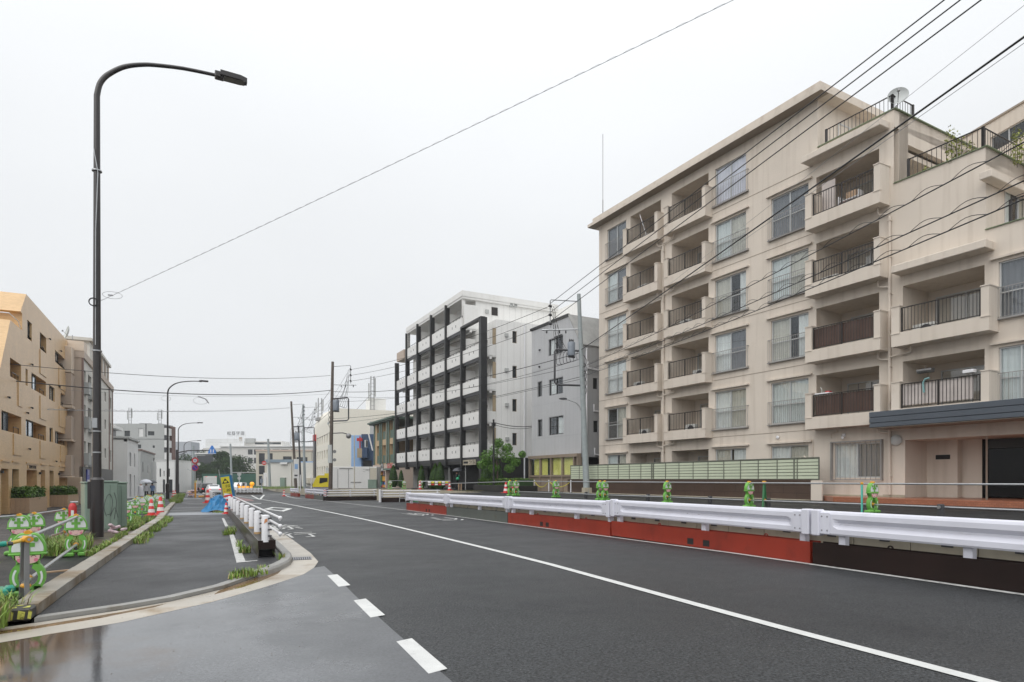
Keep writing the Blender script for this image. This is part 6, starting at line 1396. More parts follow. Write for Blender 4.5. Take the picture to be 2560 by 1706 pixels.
tree('dark spreading tree behind the round signs', 480, 185, zt, 8.5, 5.5, 'leaffar', 3400, 11, 0.28)
tree('dark tree behind the blue crossing sign', 517, 212, zt, 9.0, 4.5, 'leaffar', 2600, 9, 0.3)
tree('green tree above the green fence beside the beige house', 630, 215, zt, 6.0, 3.5, 'leaffar2', 1500, 7, 0.28)
gfx, gfy = at(505, 178); gfence = thing('safety_fence', 'long green safety fence across the far end of the street', 'fence', (gfx,gfy,gz(178)), -YAW)
for k in range(9): MB().box(2.0*k,2.0*k+1.96,-0.02,0.02,0.0,4.1).obj('panel', M['greennet'], gfence)
MB().box(8,18,0.3,3.0,4.4,4.6).obj('shed_roof', M['fargrey'], gfence)
for k in range(9): MB().box(2.0*k-0.04,2.0*k+0.04,-0.06,0.04,0,4.2).obj('post', M['greennet'], gfence)

# ================================================================== street lamps
def lamp(loc, H, label, rz=0.0, box=True):
    t = thing('street_lamp', label, 'street lamp', loc, rz, 'tall dark street lamps')
    arc = [(0,0,H-1.52),(0.055,0,H-1.22),(0.17,0,H-0.99),(0.34,0,H-0.80),(0.55,0,H-0.62),(0.76,0,H-0.50),(1.01,0,H-0.40),(1.3,0,H-0.32),(2.0,0,H-0.20),(2.85,0,H-0.14)]
    mb = MB(); mb.tube([(0,0,0),(0,0,1.5)], 0.155, 16); mb.tube([(0,0,1.5),(0,0,1.56)],0.155,16,r2=0.115); mb.tube([(0,0,1.56),(0,0,5.5),(0,0,H-1.52)], 0.105, 16, r2=0.072)
    mb.box(-0.20,-0.13,-0.07,0.07,0.75,1.45); mb.obj('post', M['polebrown'], t, smooth=True)
    MB().tube(smooth_line(arc,3),0.072,12,r2=0.045).obj('arm', M['polebrown'], t, smooth=True)
    hd = MB(); hd.cbox(2.78,3.02,-0.10,0.10,H-0.22,H-0.04,0.02); pl = [(2.92,-0.16),(3.45,-0.15),(3.62,-0.08),(3.62,0.08),(3.45,0.15),(2.92,0.16)]; hd.prism(pl,H-0.16,H-0.03)
    h_ = hd.obj('lamp_head', M['polebrown'], t); MB().box(3.02,3.55,-0.11,0.11,H-0.175,H-0.161).obj('lens', M['lampglass'], h_)
    return t
l1 = lamp((-2.71,19.42,-0.02), 13.05, 'nearest tall dark street lamp beside the green cabinet', rad(2))
tag(MB().tube([(-0.02,-0.125,5.0),(-0.015,-0.12,8.0),(0.03,-0.108,9.5),(-0.06,-0.10,10.1)],0.012,5).box(-0.09,0.02,-0.16,-0.09,2.85,3.1).obj('lamp_cable_conduit', M['galv'], l1), None)
mb = MB()
for z in (2.2,2.75,4.85,9.55): mb.lathe([(0.118,0),(0.118,0.03)],(0,0,z),14)
mb.obj('pole_band', M['galv'], l1)
MB().ring((0,0),0.11,0.085,-0.02,0.02).xf(Matrix.Translation((-0.06,-0.15,6.3-0.2))).obj('cable_coil', M['wire'], l1)
lamp((-3.95,70.5,gz(70)), 12.0, 'second dark street lamp beside the pavement, midway down', rad(3))
lamp((-4.98,116,gz(116)), 11.8, 'third dark street lamp, smaller behind the white box house', rad(3))
lamp((-5.9,165,gz(165)), 11.8, 'farthest street lamp among the trees at the street end', rad(3))

# ================================================================== utility poles
def arm_(mb, x0, y0, z0, x1, y1, z1, r=0.035): mb.tube([(x0,y0,z0),(x1,y1,z1)], r, 6)
def utility_pole(loc, label, H, r0, r1, m, lean=(0,0), dirv=(-1,0), kit=True, trans=None, box=True, wrap=None):
    t = thing('utility_pole', label, 'utility pole', loc); L = lambda z: (lean[0]*z/H, lean[1]*z/H)
    MB().tube([(0,0,0),(lean[0]*0.5,lean[1]*0.5,H*0.5),(lean[0],lean[1],H)], r0, 14, r2=r1).obj('pole', M[m], t, smooth=True)
    dx, dy = dirv
    if kit:
        a = L(H-0.4); mb = MB()
        mb.tube([(a[0],a[1],H-0.45),(a[0]+dx*1.75,a[1]+dy*1.75,H-0.35),(a[0]+dx*1.8,a[1]+dy*1.8,H-0.42),(a[0]+dx*1.8,a[1]+dy*1.8,H-2.1)],0.04,6)
        b = L(H-2.3); mb.tube([(b[0],b[1],H-2.2),(b[0]+dx*2.4,b[1]+dy*2.4,H-2.25)],0.045,6)
        mb.obj('crossarm', M['galv'], t)
        mi = MB()
        for k in range(3):
            z = H-0.75-0.55*k; ex, ey = a[0]+dx*1.8, a[1]+dy*1.8
            for s in (-1,1): 
                mi.lathe([(0.02,0),(0.07,0.03),(0.03,0.06),(0.08,0.1),(0.03,0.13),(0.06,0.17),(0.02,0.2)],(0,0,0),8); n_ = 7*8
                M4 = Matrix.Translation((ex-dy*0.15*s,ey+dx*0.15*s+0.0,z)) @ Matrix.Rotation(rad(-90 if s > 0 else 90),4,'X'); mi.v[-n_:] = [tuple(M4 @ Vector(p)) for p in mi.v[-n_:]]
            mi.lathe([(0.03,0),(0.07,0.05),(0.03,0.1),(0.07,0.15),(0.02,0.2)],(ex,ey,z-0.1),8)
        for k in (0.9,1.3,2.1): mi.lathe([(0.03,0),(0.06,0.05),(0.03,0.1),(0.06,0.14),(0.02,0.18)],(b[0]+dx*k,b[1]+dy*k,H-2.45),8)
        mi.obj('insulator', M['insul'], t)
        c = L(H-3.6); mb = MB(); mb.tube([(c[0],c[1],H-3.55),(c[0]+dx*1.55,c[1]+dy*1.55,H-3.45),(c[0]+dx*1.65,c[1]+dy*1.65,H-3.6),(c[0]+dx*1.65,c[1]+dy*1.65,H-5.5),(c[0]+dx*1.5,c[1]+dy*1.5,H-5.65),(c[0],c[1],H-5.7)],0.065,8); mb.obj('bracket_frame', M['insul'], t, smooth=True)
        mb = MB(); rg = random.Random(int(H*100))
        for k in range(6):
            s0 = 1.75-0.05*k; s1 = 1.45-0.2*k; z0 = H-0.75-0.55*(k%3); z1 = H-3.5-0.1*k; j = rg.uniform(-.08,.08)
            mb.tube(smooth_line([(a[0]+dx*s0,a[1]+dy*s0,z0),(a[0]+dx*(s0-0.15),a[1]+dy*(s0-0.15)+j,z0-0.5),(a[0]+dx*(s0*0.4+s1*0.6),a[1]+dy*(s0*0.4+s1*0.6)+j,(z0+z1*2)/3),(c[0]+dx*s1,c[1]+dy*s1,z1)],5),0.013,4,cap=False)
        for k in range(7):
            s1 = 0.2+0.2*k; mb.tube(smooth_line([(c[0]+dx*s1,c[1]+dy*s1,H-3.55),(c[0]+dx*(s1+0.12),c[1]+dy*(s1+0.12),H-3.85),(c[0]+dx*(s1+0.02),c[1]+dy*s1+0.1,H-4.1-0.05*k),(c[0]+dx*0.75,c[1]+dy*0.75,H-4.25)],4),0.016,4,cap=False)
        for k in range(5): 
            z = H-3.8-0.45*k; mb.tube(smooth_line([(c[0]-dx*0.15,c[1]-dy*0.15,z),(c[0]-dx*0.35,c[1]-dy*0.35,z-0.4),(c[0]-dx*0.12,c[1]-dy*0.12,z-0.9)],4),0.018,4,cap=False)
        mb.obj('jumper_cable', M['wire'], t)
    if trans:
        for (o, zt, w, h) in trans:
            c = L(zt); x, y = c[0]+dx*o, c[1]+dy*o
            tb = MB(); tb.lathe([(w*0.96,0),(w,0.04),(w,h-0.06),(w*0.9,h)],(x,y,zt),14); o_ = tb.obj('transformer', M['transformer'], t, smooth=True)
            tb = MB(); 
            for k in range(3): tb.lathe([(0.05,0),(0.07,0.04),(0.04,0.08),(0.06,0.12),(0.02,0.2)],(x-w*0.5+w*0.5*k,y,zt+h),7)
            tb.box(x-w,x+w,y-0.05,y+0.05,zt-0.12,zt-0.02); tb.obj('bushing', M['insul'], o_)
    mb = MB()
    for k in range(int((H-2.5)/0.45)):
        z = 2.2+0.45*k; c = L(z); s = 1 if k % 2 else -1; mb.tube([(c[0],c[1],z),(c[0]+s*dy*(r0+0.14),c[1]-s*dx*(r0+0.14),z)],0.010,4)
    mb.obj('step_bolt', M['galv'], t)
    return t
px1, py1 = at(1467,39)
up1 = utility_pole((px1,py1,0.58), 'grey concrete utility pole with transformer between the grey house and the beige block', 12.45, 0.21, 0.115, 'concretepole', (-0.45,0.22), (-0.90,0.43), True, [(0.62,9.0-0.4,0.24,0.85)])
# lamp and boxes on the grey pole
sl_ = thing('pole_lamp', 'small curved arm street lamp fixed to the grey utility pole', 'street lamp', (px1-0.3,py1+0.1,5.6), rad(155))
MB().tube(smooth_line([(0,0,0),(0.25,0,0.55),(0.75,0,0.80),(1.0,0,0.86)],4),0.03,7).obj('arm', M['galv'], sl_, smooth=True)
mb = MB(); mb.lathe([(0.02,0),(0.10,0.02),(0.15,0.12),(0.10,0.24),(0.02,0.27)],(0,0,0),12); mb.v=[(z*1.9,y,x*0.5) for x,y,z in mb.v]; mb.move(0.92,0,0.90); mb.obj('lamp_head', M['insul'], sl_, smooth=True)
MB().box(-0.24,0.24,-0.2,0.2,0,0.38).xf(Matrix.Rotation(0.0,4,'Z')).obj('pole_base', M['block'], up1)
px2, py2 = at(826,60); z2 = gr(py2)-0.15
up2 = utility_pole((px2,py2,z2), 'brown stained utility pole behind the truck at the side road', 12.75-z2, 0.20, 0.125, 'brownpole', (0.2,-0.08), (0.86,-0.45), True, [(0.42,8.0-z2+0.05,0.30,1.0)])
wr_ = MB(); wr_.lathe([(0.23,0),(0.23,1.75)],(0,0,2.6),14); wr_.obj('white_wrap', M['dish'], up2, smooth=True); 
MB().ring((0.34,3.7),0.16,0.0,-0.3,-0.26).ring((0.34,2.9),0.16,0.0,-0.3,-0.26).obj('mirror_disc', M['greymetal'], up2)
lt = thing('pole_lamp', 'globe lamp on an arm of the brown utility pole', 'street lamp', (px2,py2,z2+5.45), -0.45); MB().tube([(0,0,0),(1.2,0,0.05),(1.7,0,-0.1)],0.05,6).obj('arm', M['insul'], lt); MB().ball((1.75,0,-0.25),0.26,10,6).obj('globe', M['greymetal'], lt, smooth=True); MB().tube([(2.3,0,-0.2),(2.3,0,-5.3)],0.05,6).obj('post', M['creamdark'], lt)
px3, py3 = at(740,88); z3 = 0.0
up3 = utility_pole((px3,py3,z3), 'leaning brown utility pole with white banner wrap at the far junction', 12.4, 0.22, 0.13, 'brownpole', (-0.62,0.2), (0.9,-0.43), True, [(0.5,7.0,0.34,1.0)])
MB().box(-0.35,0.35,-0.32,-0.25,1.6,4.3).obj('banner_board', M['farwhite'], up3); MB().box(-0.22,0.22,-0.34,-0.32,2.9,3.6).obj('banner_print', M['skyblue'], up3); MB().box(-0.25,0.25,-0.34,-0.32,1.9,2.1).obj('banner_print', M['insul'], up3)
px4, py4 = at(762,96); up4 = utility_pole((px4,py4,0), 'pale grey utility pole close behind the leaning brown one', 12.9, 0.22, 0.13, 'concretepole', (-0.25,0.1), (0.9,-0.43), True, None)
px5, py5 = at(752,92); up5 = utility_pole((px5,py5,0), 'dark thin utility pole between the leaning pole and the pale one', 9.2, 0.15, 0.12, 'insul', (-0.3,0.1), (0.9,-0.43), False, None)
for (u_,v_,D_,top,label) in ((580,1216,150,1110,'grey utility pole before the dark trees at the street end'),(675,1218,125,1098,'grey utility pole beside the ivory shed'),(483,1224,120,1115,'grey pole behind the round prohibition signs')):
    x_, y_ = at(u_, D_); zb_ = gz(y_) if D_ != 125 else -0.1; H_ = hz(top, D_)-zb_
    t = thing('utility_pole', label, 'utility pole', (x_,y_,zb_)); MB().tube([(0,0,0),(-0.35 if D_ > 124 else 0,0,H_)],0.28,10,r2=0.2).obj('pole', M['concretepole'], t, smooth=True); 
    mb = MB(); mb.tube([(-1.2,0,H_-1.0),(0.6,0,H_-1.0)],0.05,5); mb.tube([(-0.3,0,H_*0.45),(-1.0,0,H_*0.5)],0.05,5); mb.obj('crossarm', M['galv'], t)
    if D_ == 120: MB().box(0.2,0.6,-0.12,0.12,1.2,2.2).obj('yellow_plate', M['yellow'], t)
# stop sign on its arm by the ivory shed
x_, y_ = at(675,124.5); t = thing('road_sign', 'round red no entry sign on an arm beside the ivory shed', 'road sign', (x_,y_,hz(1158,124))); MB().tube([(-1.0,0,0),(-0.1,0,-0.2)],0.05,5).obj('arm', M['insul'], t); MB().ring((-1.1,0),0.42,0.0,-0.04,0.0).obj('disc', M['cone'], t); MB().box(-1.38,-0.82,-0.06,-0.045,-0.08,0.08).obj('bar', M['white'], t)
# wires
P1 = lambda z: (px1-0.45*(z-0.58)/12.45-0.0, py1+0.22*(z-0.58)/12.45, z)
def far(u, v, D): x, y = at(u, D); return (x, y, hz(v, D))
ex1, ey1 = px1-0.90*1.8-0.42, py1+0.43*1.8+0.2
def through(name, a, u, v, D, beyond, sag, r, m, label):
    b = Vector(far(u, v, D)); a = Vector(a); e = b+(b-a)*beyond
    return wire(name, a, tuple(e), sag, r, m, label, 30)
through('power_line', (ex1,ey1,12.45), 2361, 0, 14.4, 0.35, 0.0, 0.017, 'wire', 'topmost of the three parallel black power lines crossing the beige block')
through('power_line', (ex1,ey1,11.9), 2401, 0, 13.9, 0.35, 0.0, 0.017, 'wire', 'middle of the three parallel black power lines crossing the beige block')
through('power_line', (ex1,ey1,11.35), 2453, 0, 13.3, 0.35, 0.0, 0.017, 'wire', 'lowest of the three parallel black power lines crossing the beige block')
through('power_line', P1(9.55), 2560, 82, 10.9, 0.35, 0.10, 0.022, 'wire', 'thick single black cable below the three parallel power lines')
through('power_line', P1(9.45), 2560, 95, 10.8, 0.35, 0.12, 0.006, 'wiregrey', 'thin grey wire running just under the thick single cable')
through('power_line', P1(9.3), 2560, 14, 11.5, 0.35, 0.0, 0.005, 'wiregrey', 'faint grey wire crossing the sky above the satellite dish')
def twisted(a, b, sag, r, coil, turns, label, m='wire'):
    a, b = Vector(a), Vector(b); n = 60; mb = MB()
    f = lambda t: a.lerp(b,t)-Vector((0,0,sag*4*t*(1-t)))
    mb.tube([f(i/n) for i in range(n+1)], r, 5, cap=False)
    k = turns*10; d = (b-a).normalized(); s = d.cross(Vector((0,0,1))).normalized()
    mb.tube([f(i/k)+Vector((0,0,coil*0.9+coil*math.sin(2*math.pi*i/10)))+s*coil*0.5*math.cos(2*math.pi*i/10) for i in range(k+1)], r*0.5, 4, cap=False)
    return tag(mb.obj('communication_cable', M[m], smooth=True), label, 'cable', 'spiral hung cables before the beige block' if m == 'wire' else None)
def tw(z, u, v, D, label, sag=0.25):
    b = Vector(far(u, v, D)); a = Vector(P1(z)); e = b+(b-a)*0.3; return twisted(a, e, sag, 0.012, 0.05, 42, label)
tw(8.45, 2560, 327, 9.6, 'upper spiral hung cable before the beige block'); tw(8.15, 2560, 423, 9.4, 'middle spiral hung cable before the beige block'); tw(7.9, 2560, 468, 9.2, 'lower spiral hung cable before the beige block')
# lines from the grey pole to the brown pole
e2 = (px2+0.86*1.8+0.2, py2-0.45*1.8, 0)
for k, nm in enumerate(('topmost','middle','lowest')): wire('power_line', (ex1,ey1,12.3-0.55*k), (e2[0],e2[1],12.0-0.55*k), 0.5, 0.015, 'wire', nm+' of the three power lines before the white flats')
for z_a, z_b, r_, sg_, lb in ((9.4,9.9,0.022,0.8,'thick cable crossing the upper white flats'),(9.0,9.5,0.012,1.0,'thin cable just under the thick one on the white flats'),(8.6,8.9,0.012,0.5,'upper of the two slack cables before the white flats'),(7.9,7.3,0.016,0.5,'double slack cable running low before the white flats'),(7.75,6.8,0.012,0.3,'lowest slack cable before the white flats')):
    wire('cable', P1(z_a), (px2+0.25,py2,z_b), sg_, r_, 'wire', lb)
# brown pole to far poles
for za, zb_, lb in ((10.0,8.6,'sagging cable from the brown pole to the leaning pole'),(8.0,8.0,'lower sagging cable from the brown pole to the leaning pole'),(6.0,6.9,'black stay cable running down from the leaning pole to the brown pole')):
    wire('cable', (px2,py2,za), (px3-0.4,py3,zb_), 0.5, 0.018, 'wire', lb)
for za, lb in ((11.6,'upper line between the brown pole and the pale far pole'),(11.0,'second line between the brown pole and the pale far pole')): wire('cable', (px2+1.4,py2-0.8,za), (px4+1.2,py4,za), 0.8, 0.012, 'wire', lb)
# lines over the street to the left: fitted to three sights each in the vertical plane of the line
def wire3(a, b, sights, r, m, label, ext=0.0, coil=False):
    a = Vector((a[0],a[1])); b = Vector((b[0],b[1])); d = b-a; S_ = []
    for u, v in sights:
        k = (u-CX)/FPX; rx, ry = FW[0]+RT[0]*k, FW[1]+RT[1]*k
        det = rx*(-d.y)+d.x*ry; D_ = (a.x*(-d.y)+d.x*a.y)/det; t = ((rx*D_-a.x)*d.x+(ry*D_-a.y)*d.y)/d.length_squared
        S_.append((t, CAMZ+(HY-v)/FPX*D_))
    (t0,z0),(t1,z1),(t2,z2) = S_
    f = lambda t: z0*(t-t1)*(t-t2)/((t0-t1)*(t0-t2))+z1*(t-t0)*(t-t2)/((t1-t0)*(t1-t2))+z2*(t-t0)*(t-t1)/((t2-t0)*(t2-t1))
    mb = MB(); n = 40; pts = [(a.x+d.x*i/n, a.y+d.y*i/n, f(i/n)) for i in range(n+1)]; mb.tube(pts, r, 5, cap=False)
    if coil:
        k = 700; mb.tube([(a.x+d.x*i/k, a.y+d.y*i/k, f(i/k)+0.05+0.05*math.sin(i*0.62)) for i in range(k+1)], r*0.5, 4, cap=False)
    return tag(mb.obj('street_cable', M[m], smooth=True), label, 'cable')
LP = (-17.0, 33.0)
wire3(LP, (px2,py2), ((0,908),(530,946),(828,939)), 0.017, 'wire', 'upper thin cable crossing the street from the tiled flats to the brown pole')
wire3(LP, (px2,py2), ((0,949),(530,987),(828,976)), 0.030, 'wire', 'thick cable crossing the street from the tiled flats to the brown pole')
wire3((-14,52), (px2,py2), ((440,990),(640,992),(828,985)), 0.010, 'wiregrey', 'faint grey cable with loops above the second street lamp')
wire3(LP, (px3-0.4,py3), ((0,1021),(490,1029),(727,1020)), 0.020, 'wiregrey', 'spiral wrapped cable crossing low to the leaning pole', coil=True)
wire3(LP, (px3-0.4,py3), ((0,985),(280,1040),(420,1062)), 0.008, 'wiregrey', 'thin drooping wire across the tiled flats') if False else None
lp_ = Vector((-4.2, 52)); 
t = thing('cable_coil', 'two loops of spare cable hanging over the street near the second lamp', 'cable', far(495,994,58)); MB().tube([(0.6*math.cos(a)+0.2,0,0.32*math.sin(a)-0.3) for a in [k*0.3 for k in range(22)]],0.012,5).tube([(0.38*math.cos(a)-2.6,0,0.22*math.sin(a)-0.25) for a in [k*0.3 for k in range(22)]],0.012,5).tube([(0,0,0.1),(0.6,0,-0.1),(0.9,0,-0.5)],0.05,5).obj('coil', M['wiregrey'], t)
# long line from the near lamp up and over the street
b_ = Vector(far(1805,0,9.9)); a_ = Vector((-2.62,19.42,z_on(752,-2.6,19.4))); e_ = b_+(b_-a_)*0.5
twisted(a_, e_, 0.10, 0.0045, 0.009, 80, 'long thin line rising from the near street lamp across the sky', 'wiregrey')
t = thing('cable_coil', 'small loop of wire beside the near street lamp post', 'cable', tuple(a_+(b_-a_)*0.03)); MB().tube([(0.22*math.cos(a),0,0.09*math.sin(a)) for a in [k*0.3 for k in range(22)]],0.005,5).box(-0.1,0.02,-0.01,0.01,-0.02,0.01).obj('coil', M['wiregrey'], t)

# ================================================================== guardrail modules on steel beams
GX = 9.98
def guard_module(ya, yb, beam, label, near_plate=True, far_plate=True, X=GX, holes_at=(), posts=(), ringcol=None, rings=()):
    L = yb-ya; rz = rad(90); zb = gz((ya+yb)/2)-0.06
    t = thing('guardrail', label, 'guardrail', (X, ya, gz(ya)-0.06), rz, 'white guardrails on steel beams'); t.rotation_euler = (0, math.atan(0.008) if ya > 9 else 0, rz)
    # local x runs away from the camera, local +y towards the road
    b_ = MB(); b_.box(0.01,L-0.01,-0.30,-0.28,0.0,0.40); b_.box(0.01,L-0.01,-0.02,0.0,0.0,0.40); b_.box(0.01,L-0.01,-0.28,-0.02,0.18,0.20)
    b_.box(0.01,0.03,-0.28,-0.02,0.0,0.398)
    b_.obj('beam', M[beam], t)
    if holes_at:
        mb = MB()
        for h in holes_at: mb.box(h-0.10,h+0.10,0.0,0.003,0.05,0.19)
        mb.obj('beam_slot', M['black'], t)
    # corrugated rail
    prof = [(-0.115,0.545),(-0.02,0.555),(0.0,0.585),(0.0,0.665),(-0.045,0.715),(-0.070,0.735),(-0.070,0.775),(-0.045,0.80),(0.0,0.845),(0.0,0.925),(-0.02,0.965),(-0.06,0.985),(-0.115,0.985)]
    flat = [(-0.115,0.545),(-0.02,0.555),(0.0,0.585),(0.0,0.665),(0.0,0.715),(0.0,0.735),(0.0,0.775),(0.0,0.80),(0.0,0.845),(0.0,0.925),(-0.02,0.965),(-0.06,0.985),(-0.115,0.985)]
    rows = []; pl_ = 0.42
    xs = [(0.0,flat),(pl_,flat),(pl_+0.10,prof),(L-pl_-0.10,prof),(L-pl_,flat),(L,flat)]
    mb = MB(); m = len(prof)
    for x, pr in xs:
        rows.append([(x, y, z) for y, z in pr])
    vs = [p for r in rows for p in r]; fs = [(i*m+k, i*m+k+1, (i+1)*m+k+1, (i+1)*m+k) for i in range(len(rows)-1) for k in range(m-1)]
    fs += [tuple(range(m)), tuple((len(rows)-1)*m+k for k in range(m-1,-1,-1))]
    mb.add(vs, fs)
    for i in range(len(rows)-1): mb.quad(rows[i][0], rows[i+1][0], rows[i+1][m-1], rows[i][m-1])
    rail = mb.obj('rail', M['steelwhite'], t)
    for e in (0, 1):
        pm = MB(); x0, x1 = (0.004, pl_-0.05) if e == 0 else (L-pl_+0.05, L-0.004)
        pm.cbox(x0, x1, 0.002, 0.016, 0.57, 0.955, 0.006)
        j0, j1 = (0.004, 0.17) if e == 0 else (L-0.17, L-0.004)
        pm.cbox(j0, j1, -0.13, 0.05, 0.525, 1.005, 0.02); pm.obj('joint_plate', M['steelwhite'], t)
    bm_ = MB()
    for e in (0,1):
        for k in (0.215,0.325):
            x = k if e == 0 else L-k
            for z in (0.635,0.885): bm_.lathe([(0.016,0),(0.014,0.008),(0.004,0.012)],(0,0,0),7); bm_.v[-21:] = [(x+p[0], 0.016+p[2], z+p[1]) for p in bm_.v[-21:]]
    for k in (0.47,0.53):
        bm_.lathe([(0.014,0),(0.012,0.008),(0.003,0.012)],(0,0,0),7); bm_.v[-21:] = [(L*k+p[0]*0.8, -0.070+p[2], 0.755+p[1]*0.8) for p in bm_.v[-21:]]
    bm_.obj('bolt', M['bolt'], t)
    po = MB().cbox(-0.065,0.065,-0.22,-0.09,0.20,0.60,0.012).mesh('post', M['steelwhite'])
    for x in posts: link('post', po, t, (x,0,0))
    if rings:
        rm_ = MB().ring((0,0.41),0.05,0.028,-0.16,-0.14,0,math.pi,10).mesh('lifting_ring', M[ringcol])
        for x in rings: link('lifting_ring', rm_, t, (x,0,0))
    return t
yj = [y_on(u, GX) for u in (1016,1116,1269,1527,2028)]
yj = [round(v, 2) for v in yj]
guard_module(0.35, yj[4]-0.02, 'brownsteel', 'nearest guardrail module on a dark brown beam', posts=(yj[4]-0.35-0.55, yj[4]-0.35-2.6, 2.0), rings=(yj[4]-0.35-1.4,), ringcol='brownsteel')
L_ = yj[3]-yj[4]; guard_module(yj[4]+0.02, yj[3]-0.02, 'redsteel', 'guardrail module on a red beam next to the dark brown one', holes_at=(L_*0.42,L_*0.50), posts=(0.25,L_*0.45,L_-0.25), rings=(L_*0.18,L_*0.70), ringcol='redsteel')
L_ = yj[2]-yj[3]; guard_module(yj[3]+0.02, yj[2]-0.02, 'redsteel', 'guardrail module on a red beam next to the grey one', holes_at=(L_*0.54,L_*0.60), posts=(0.2,L_*0.3,L_*0.75,L_-0.2), rings=(L_*0.22,L_*0.68), ringcol='redsteel')
L_ = yj[1]-yj[2]; guard_module(yj[2]+0.02, yj[1]-0.02, 'greysteel', 'guardrail module on a grey primer beam', posts=(0.3,L_*0.45,L_-0.3), rings=(L_*0.2,L_*0.65), ringcol='greysteel')
L_ = yj[0]-yj[1]; guard_module(yj[1]+0.02, yj[0], 'redsteel', 'far end guardrail module on a red beam at the opening', holes_at=(L_*0.38,L_*0.45), posts=(0.3,L_*0.4,L_-0.5))
# retaining blocks behind
rw = thing('retaining_wall', 'low retaining wall of beige concrete blocks behind the guardrail', 'retaining wall', (10.42, 0.4, -0.10))
bk = MB().cbox(-0.14,0.14,0.006,0.994,0,0.70,0.008).mesh('concrete_block', M['block']); slm = MB().box(-0.145,-0.139,-0.16,0.02,0.54,0.60).mesh('slot', M['insul'])
for k in range(33):
    o = link('concrete_block', bk, rw, (RND.uniform(-0.006,0.006), k*1.0, gz(0.9+k)))
    link('slot', slm, o, (0,0.5,0))
# far guardrails beyond the opening
yf = [58.0,64.5,71.0,78.0,85.5]
for i in range(4):
    if i == 2: continue
    X_ = 9.1+0.02*i
    guard_module(yf[i], yf[i+1]-0.05, ['greysteel','redsteel','redsteel','redsteel'][i], ['far guardrail module on a grey beam just past the side road','far guardrail module on a faded red beam before the brown pole','','farthest guardrail module on a red beam at the leaning pole'][i], X=X_, posts=(0.5,3.0,6.0))
# white pipe fence on brown beams across the side road
def pipe_fence(a, b, label, n, rails=(0.92,0.70,0.48), H=0.98):
    a = Vector(a); b = Vector(b); L = (b-a).length; t = thing('pipe_barrier', label, 'barrier', tuple(a), math.atan2(b.y-a.y,b.x-a.x))
    MB().box(0,L,-0.15,0.15,0,0.36).obj('beam', M['brownsteel'], t)
    for k in range(n): MB().tube([(0.2+(L-0.4)*k/(n-1),0,0.3),(0.2+(L-0.4)*k/(n-1),0,H)],0.075,10).obj('post', M['white'], t, smooth=True)
    for z in rails: MB().tube([(0,-0.1,z),(L,-0.1,z)],0.042,8).obj('rail', M['white'], t, smooth=True)
    return t
pf = pipe_fence(gp(808,1252.5,-0.06), gp(941,1250.5,-0.06), 'white three rail pipe barrier on a brown beam before the truck', 3)
mb = MB(); 
for z in (0.92,0.70,0.48): 
    for k in range(2): mb.tube([(0.02+0.16*k,-0.1,z),(0.09+0.16*k,-0.1,z)],0.045,8)
mb.obj('red_band', M['cone'], pf)
a_ = gp(949,1256,-0.06); pf2 = pipe_fence(a_, (a_[0]+5.0, a_[1]-0.4, a_[2]), 'white pipe barrier corner section beside the far end guardrail', 3)
MB().tube([(0.0,-0.2,-0.0),(0.0,-0.2,1.05)],0.11,10).obj('corner_post', M['white'], pf2, smooth=True)
st = thing('step_ladder', 'small grey metal stand leaning at the white corner barrier', 'metal stand', (a_[0]+1.4,a_[1]-0.9,a_[2]), 0.1)
MB().tube([(0,0,0),(0.12,0.2,1.0)],0.02,6).tube([(0.55,0,0),(0.43,0.2,1.0)],0.02,6).tube([(0.05,0.06,0.3),(0.5,0.06,0.3)],0.02,6).tube([(0.1,0.13,0.65),(0.46,0.13,0.65)],0.02,6).tube([(0.12,0.2,1.0),(0.43,0.2,1.0)],0.02,6).obj('frame', M['galv'], st)
tag(MB().tube(smooth_line([(0,0,0.05),(0.5,0.2,0.06),(1.1,-0.1,0.05),(1.6,0.1,0.05)],4),0.05,6).obj('green_hose', M['lego_green'], None, (a_[0]+2.2,a_[1]-1.0,a_[2]-0.02)), 'green hose lying under the white corner barrier', 'hose')

# ================================================================== left beam barrier with white posts
bb0 = 13.0; bl = 37.5
bt = thing('post_barrier', 'white post barrier on a brown steel beam at the pavement edge', 'barrier', (0.96, bb0, gz(bb0)))
bt.rotation_euler = (-math.atan(0.008),0,0.006)
L_ = bl-bb0
mb = MB(); mb.box(-0.155,-0.143,0,L_,0.0,0.335); mb.box(0.143,0.155,0,L_,0.0,0.335); mb.box(-0.143,0.143,0,L_,0.16,0.17); mb.box(-0.143,0.143,-0.0,0.012,0.17,0.33); mb.obj('beam', M['barriersteel'], bt)
MB().box(-0.14,0.14,0.3,0.32,0.0,0.16).obj('hollow', M['black'], bt)
MB().box(-0.16,0.16,-0.012,-0.001,0.172,0.334).obj('end_plate', M['brownsteel'], bt)
pm_ = MB().lathe([(0.074,0.0),(0.074,0.50),(0.070,0.515),(0.055,0.525),(0.0,0.53)],(0,0,0.30),14).mesh('post', M['white'], True); rm2 = MB().lathe([(0.0755,0),(0.0755,0.05)],(0,0,0.30),14).mesh('rust_ring', M['rust'], True)
bm2 = MB(); 
for z in (0.42,0.54,0.66,0.76): bm2.box(0.04,0.105,-0.085,-0.06,z-0.015,z+0.015)
bme = bm2.mesh('bracket', M['insul'])
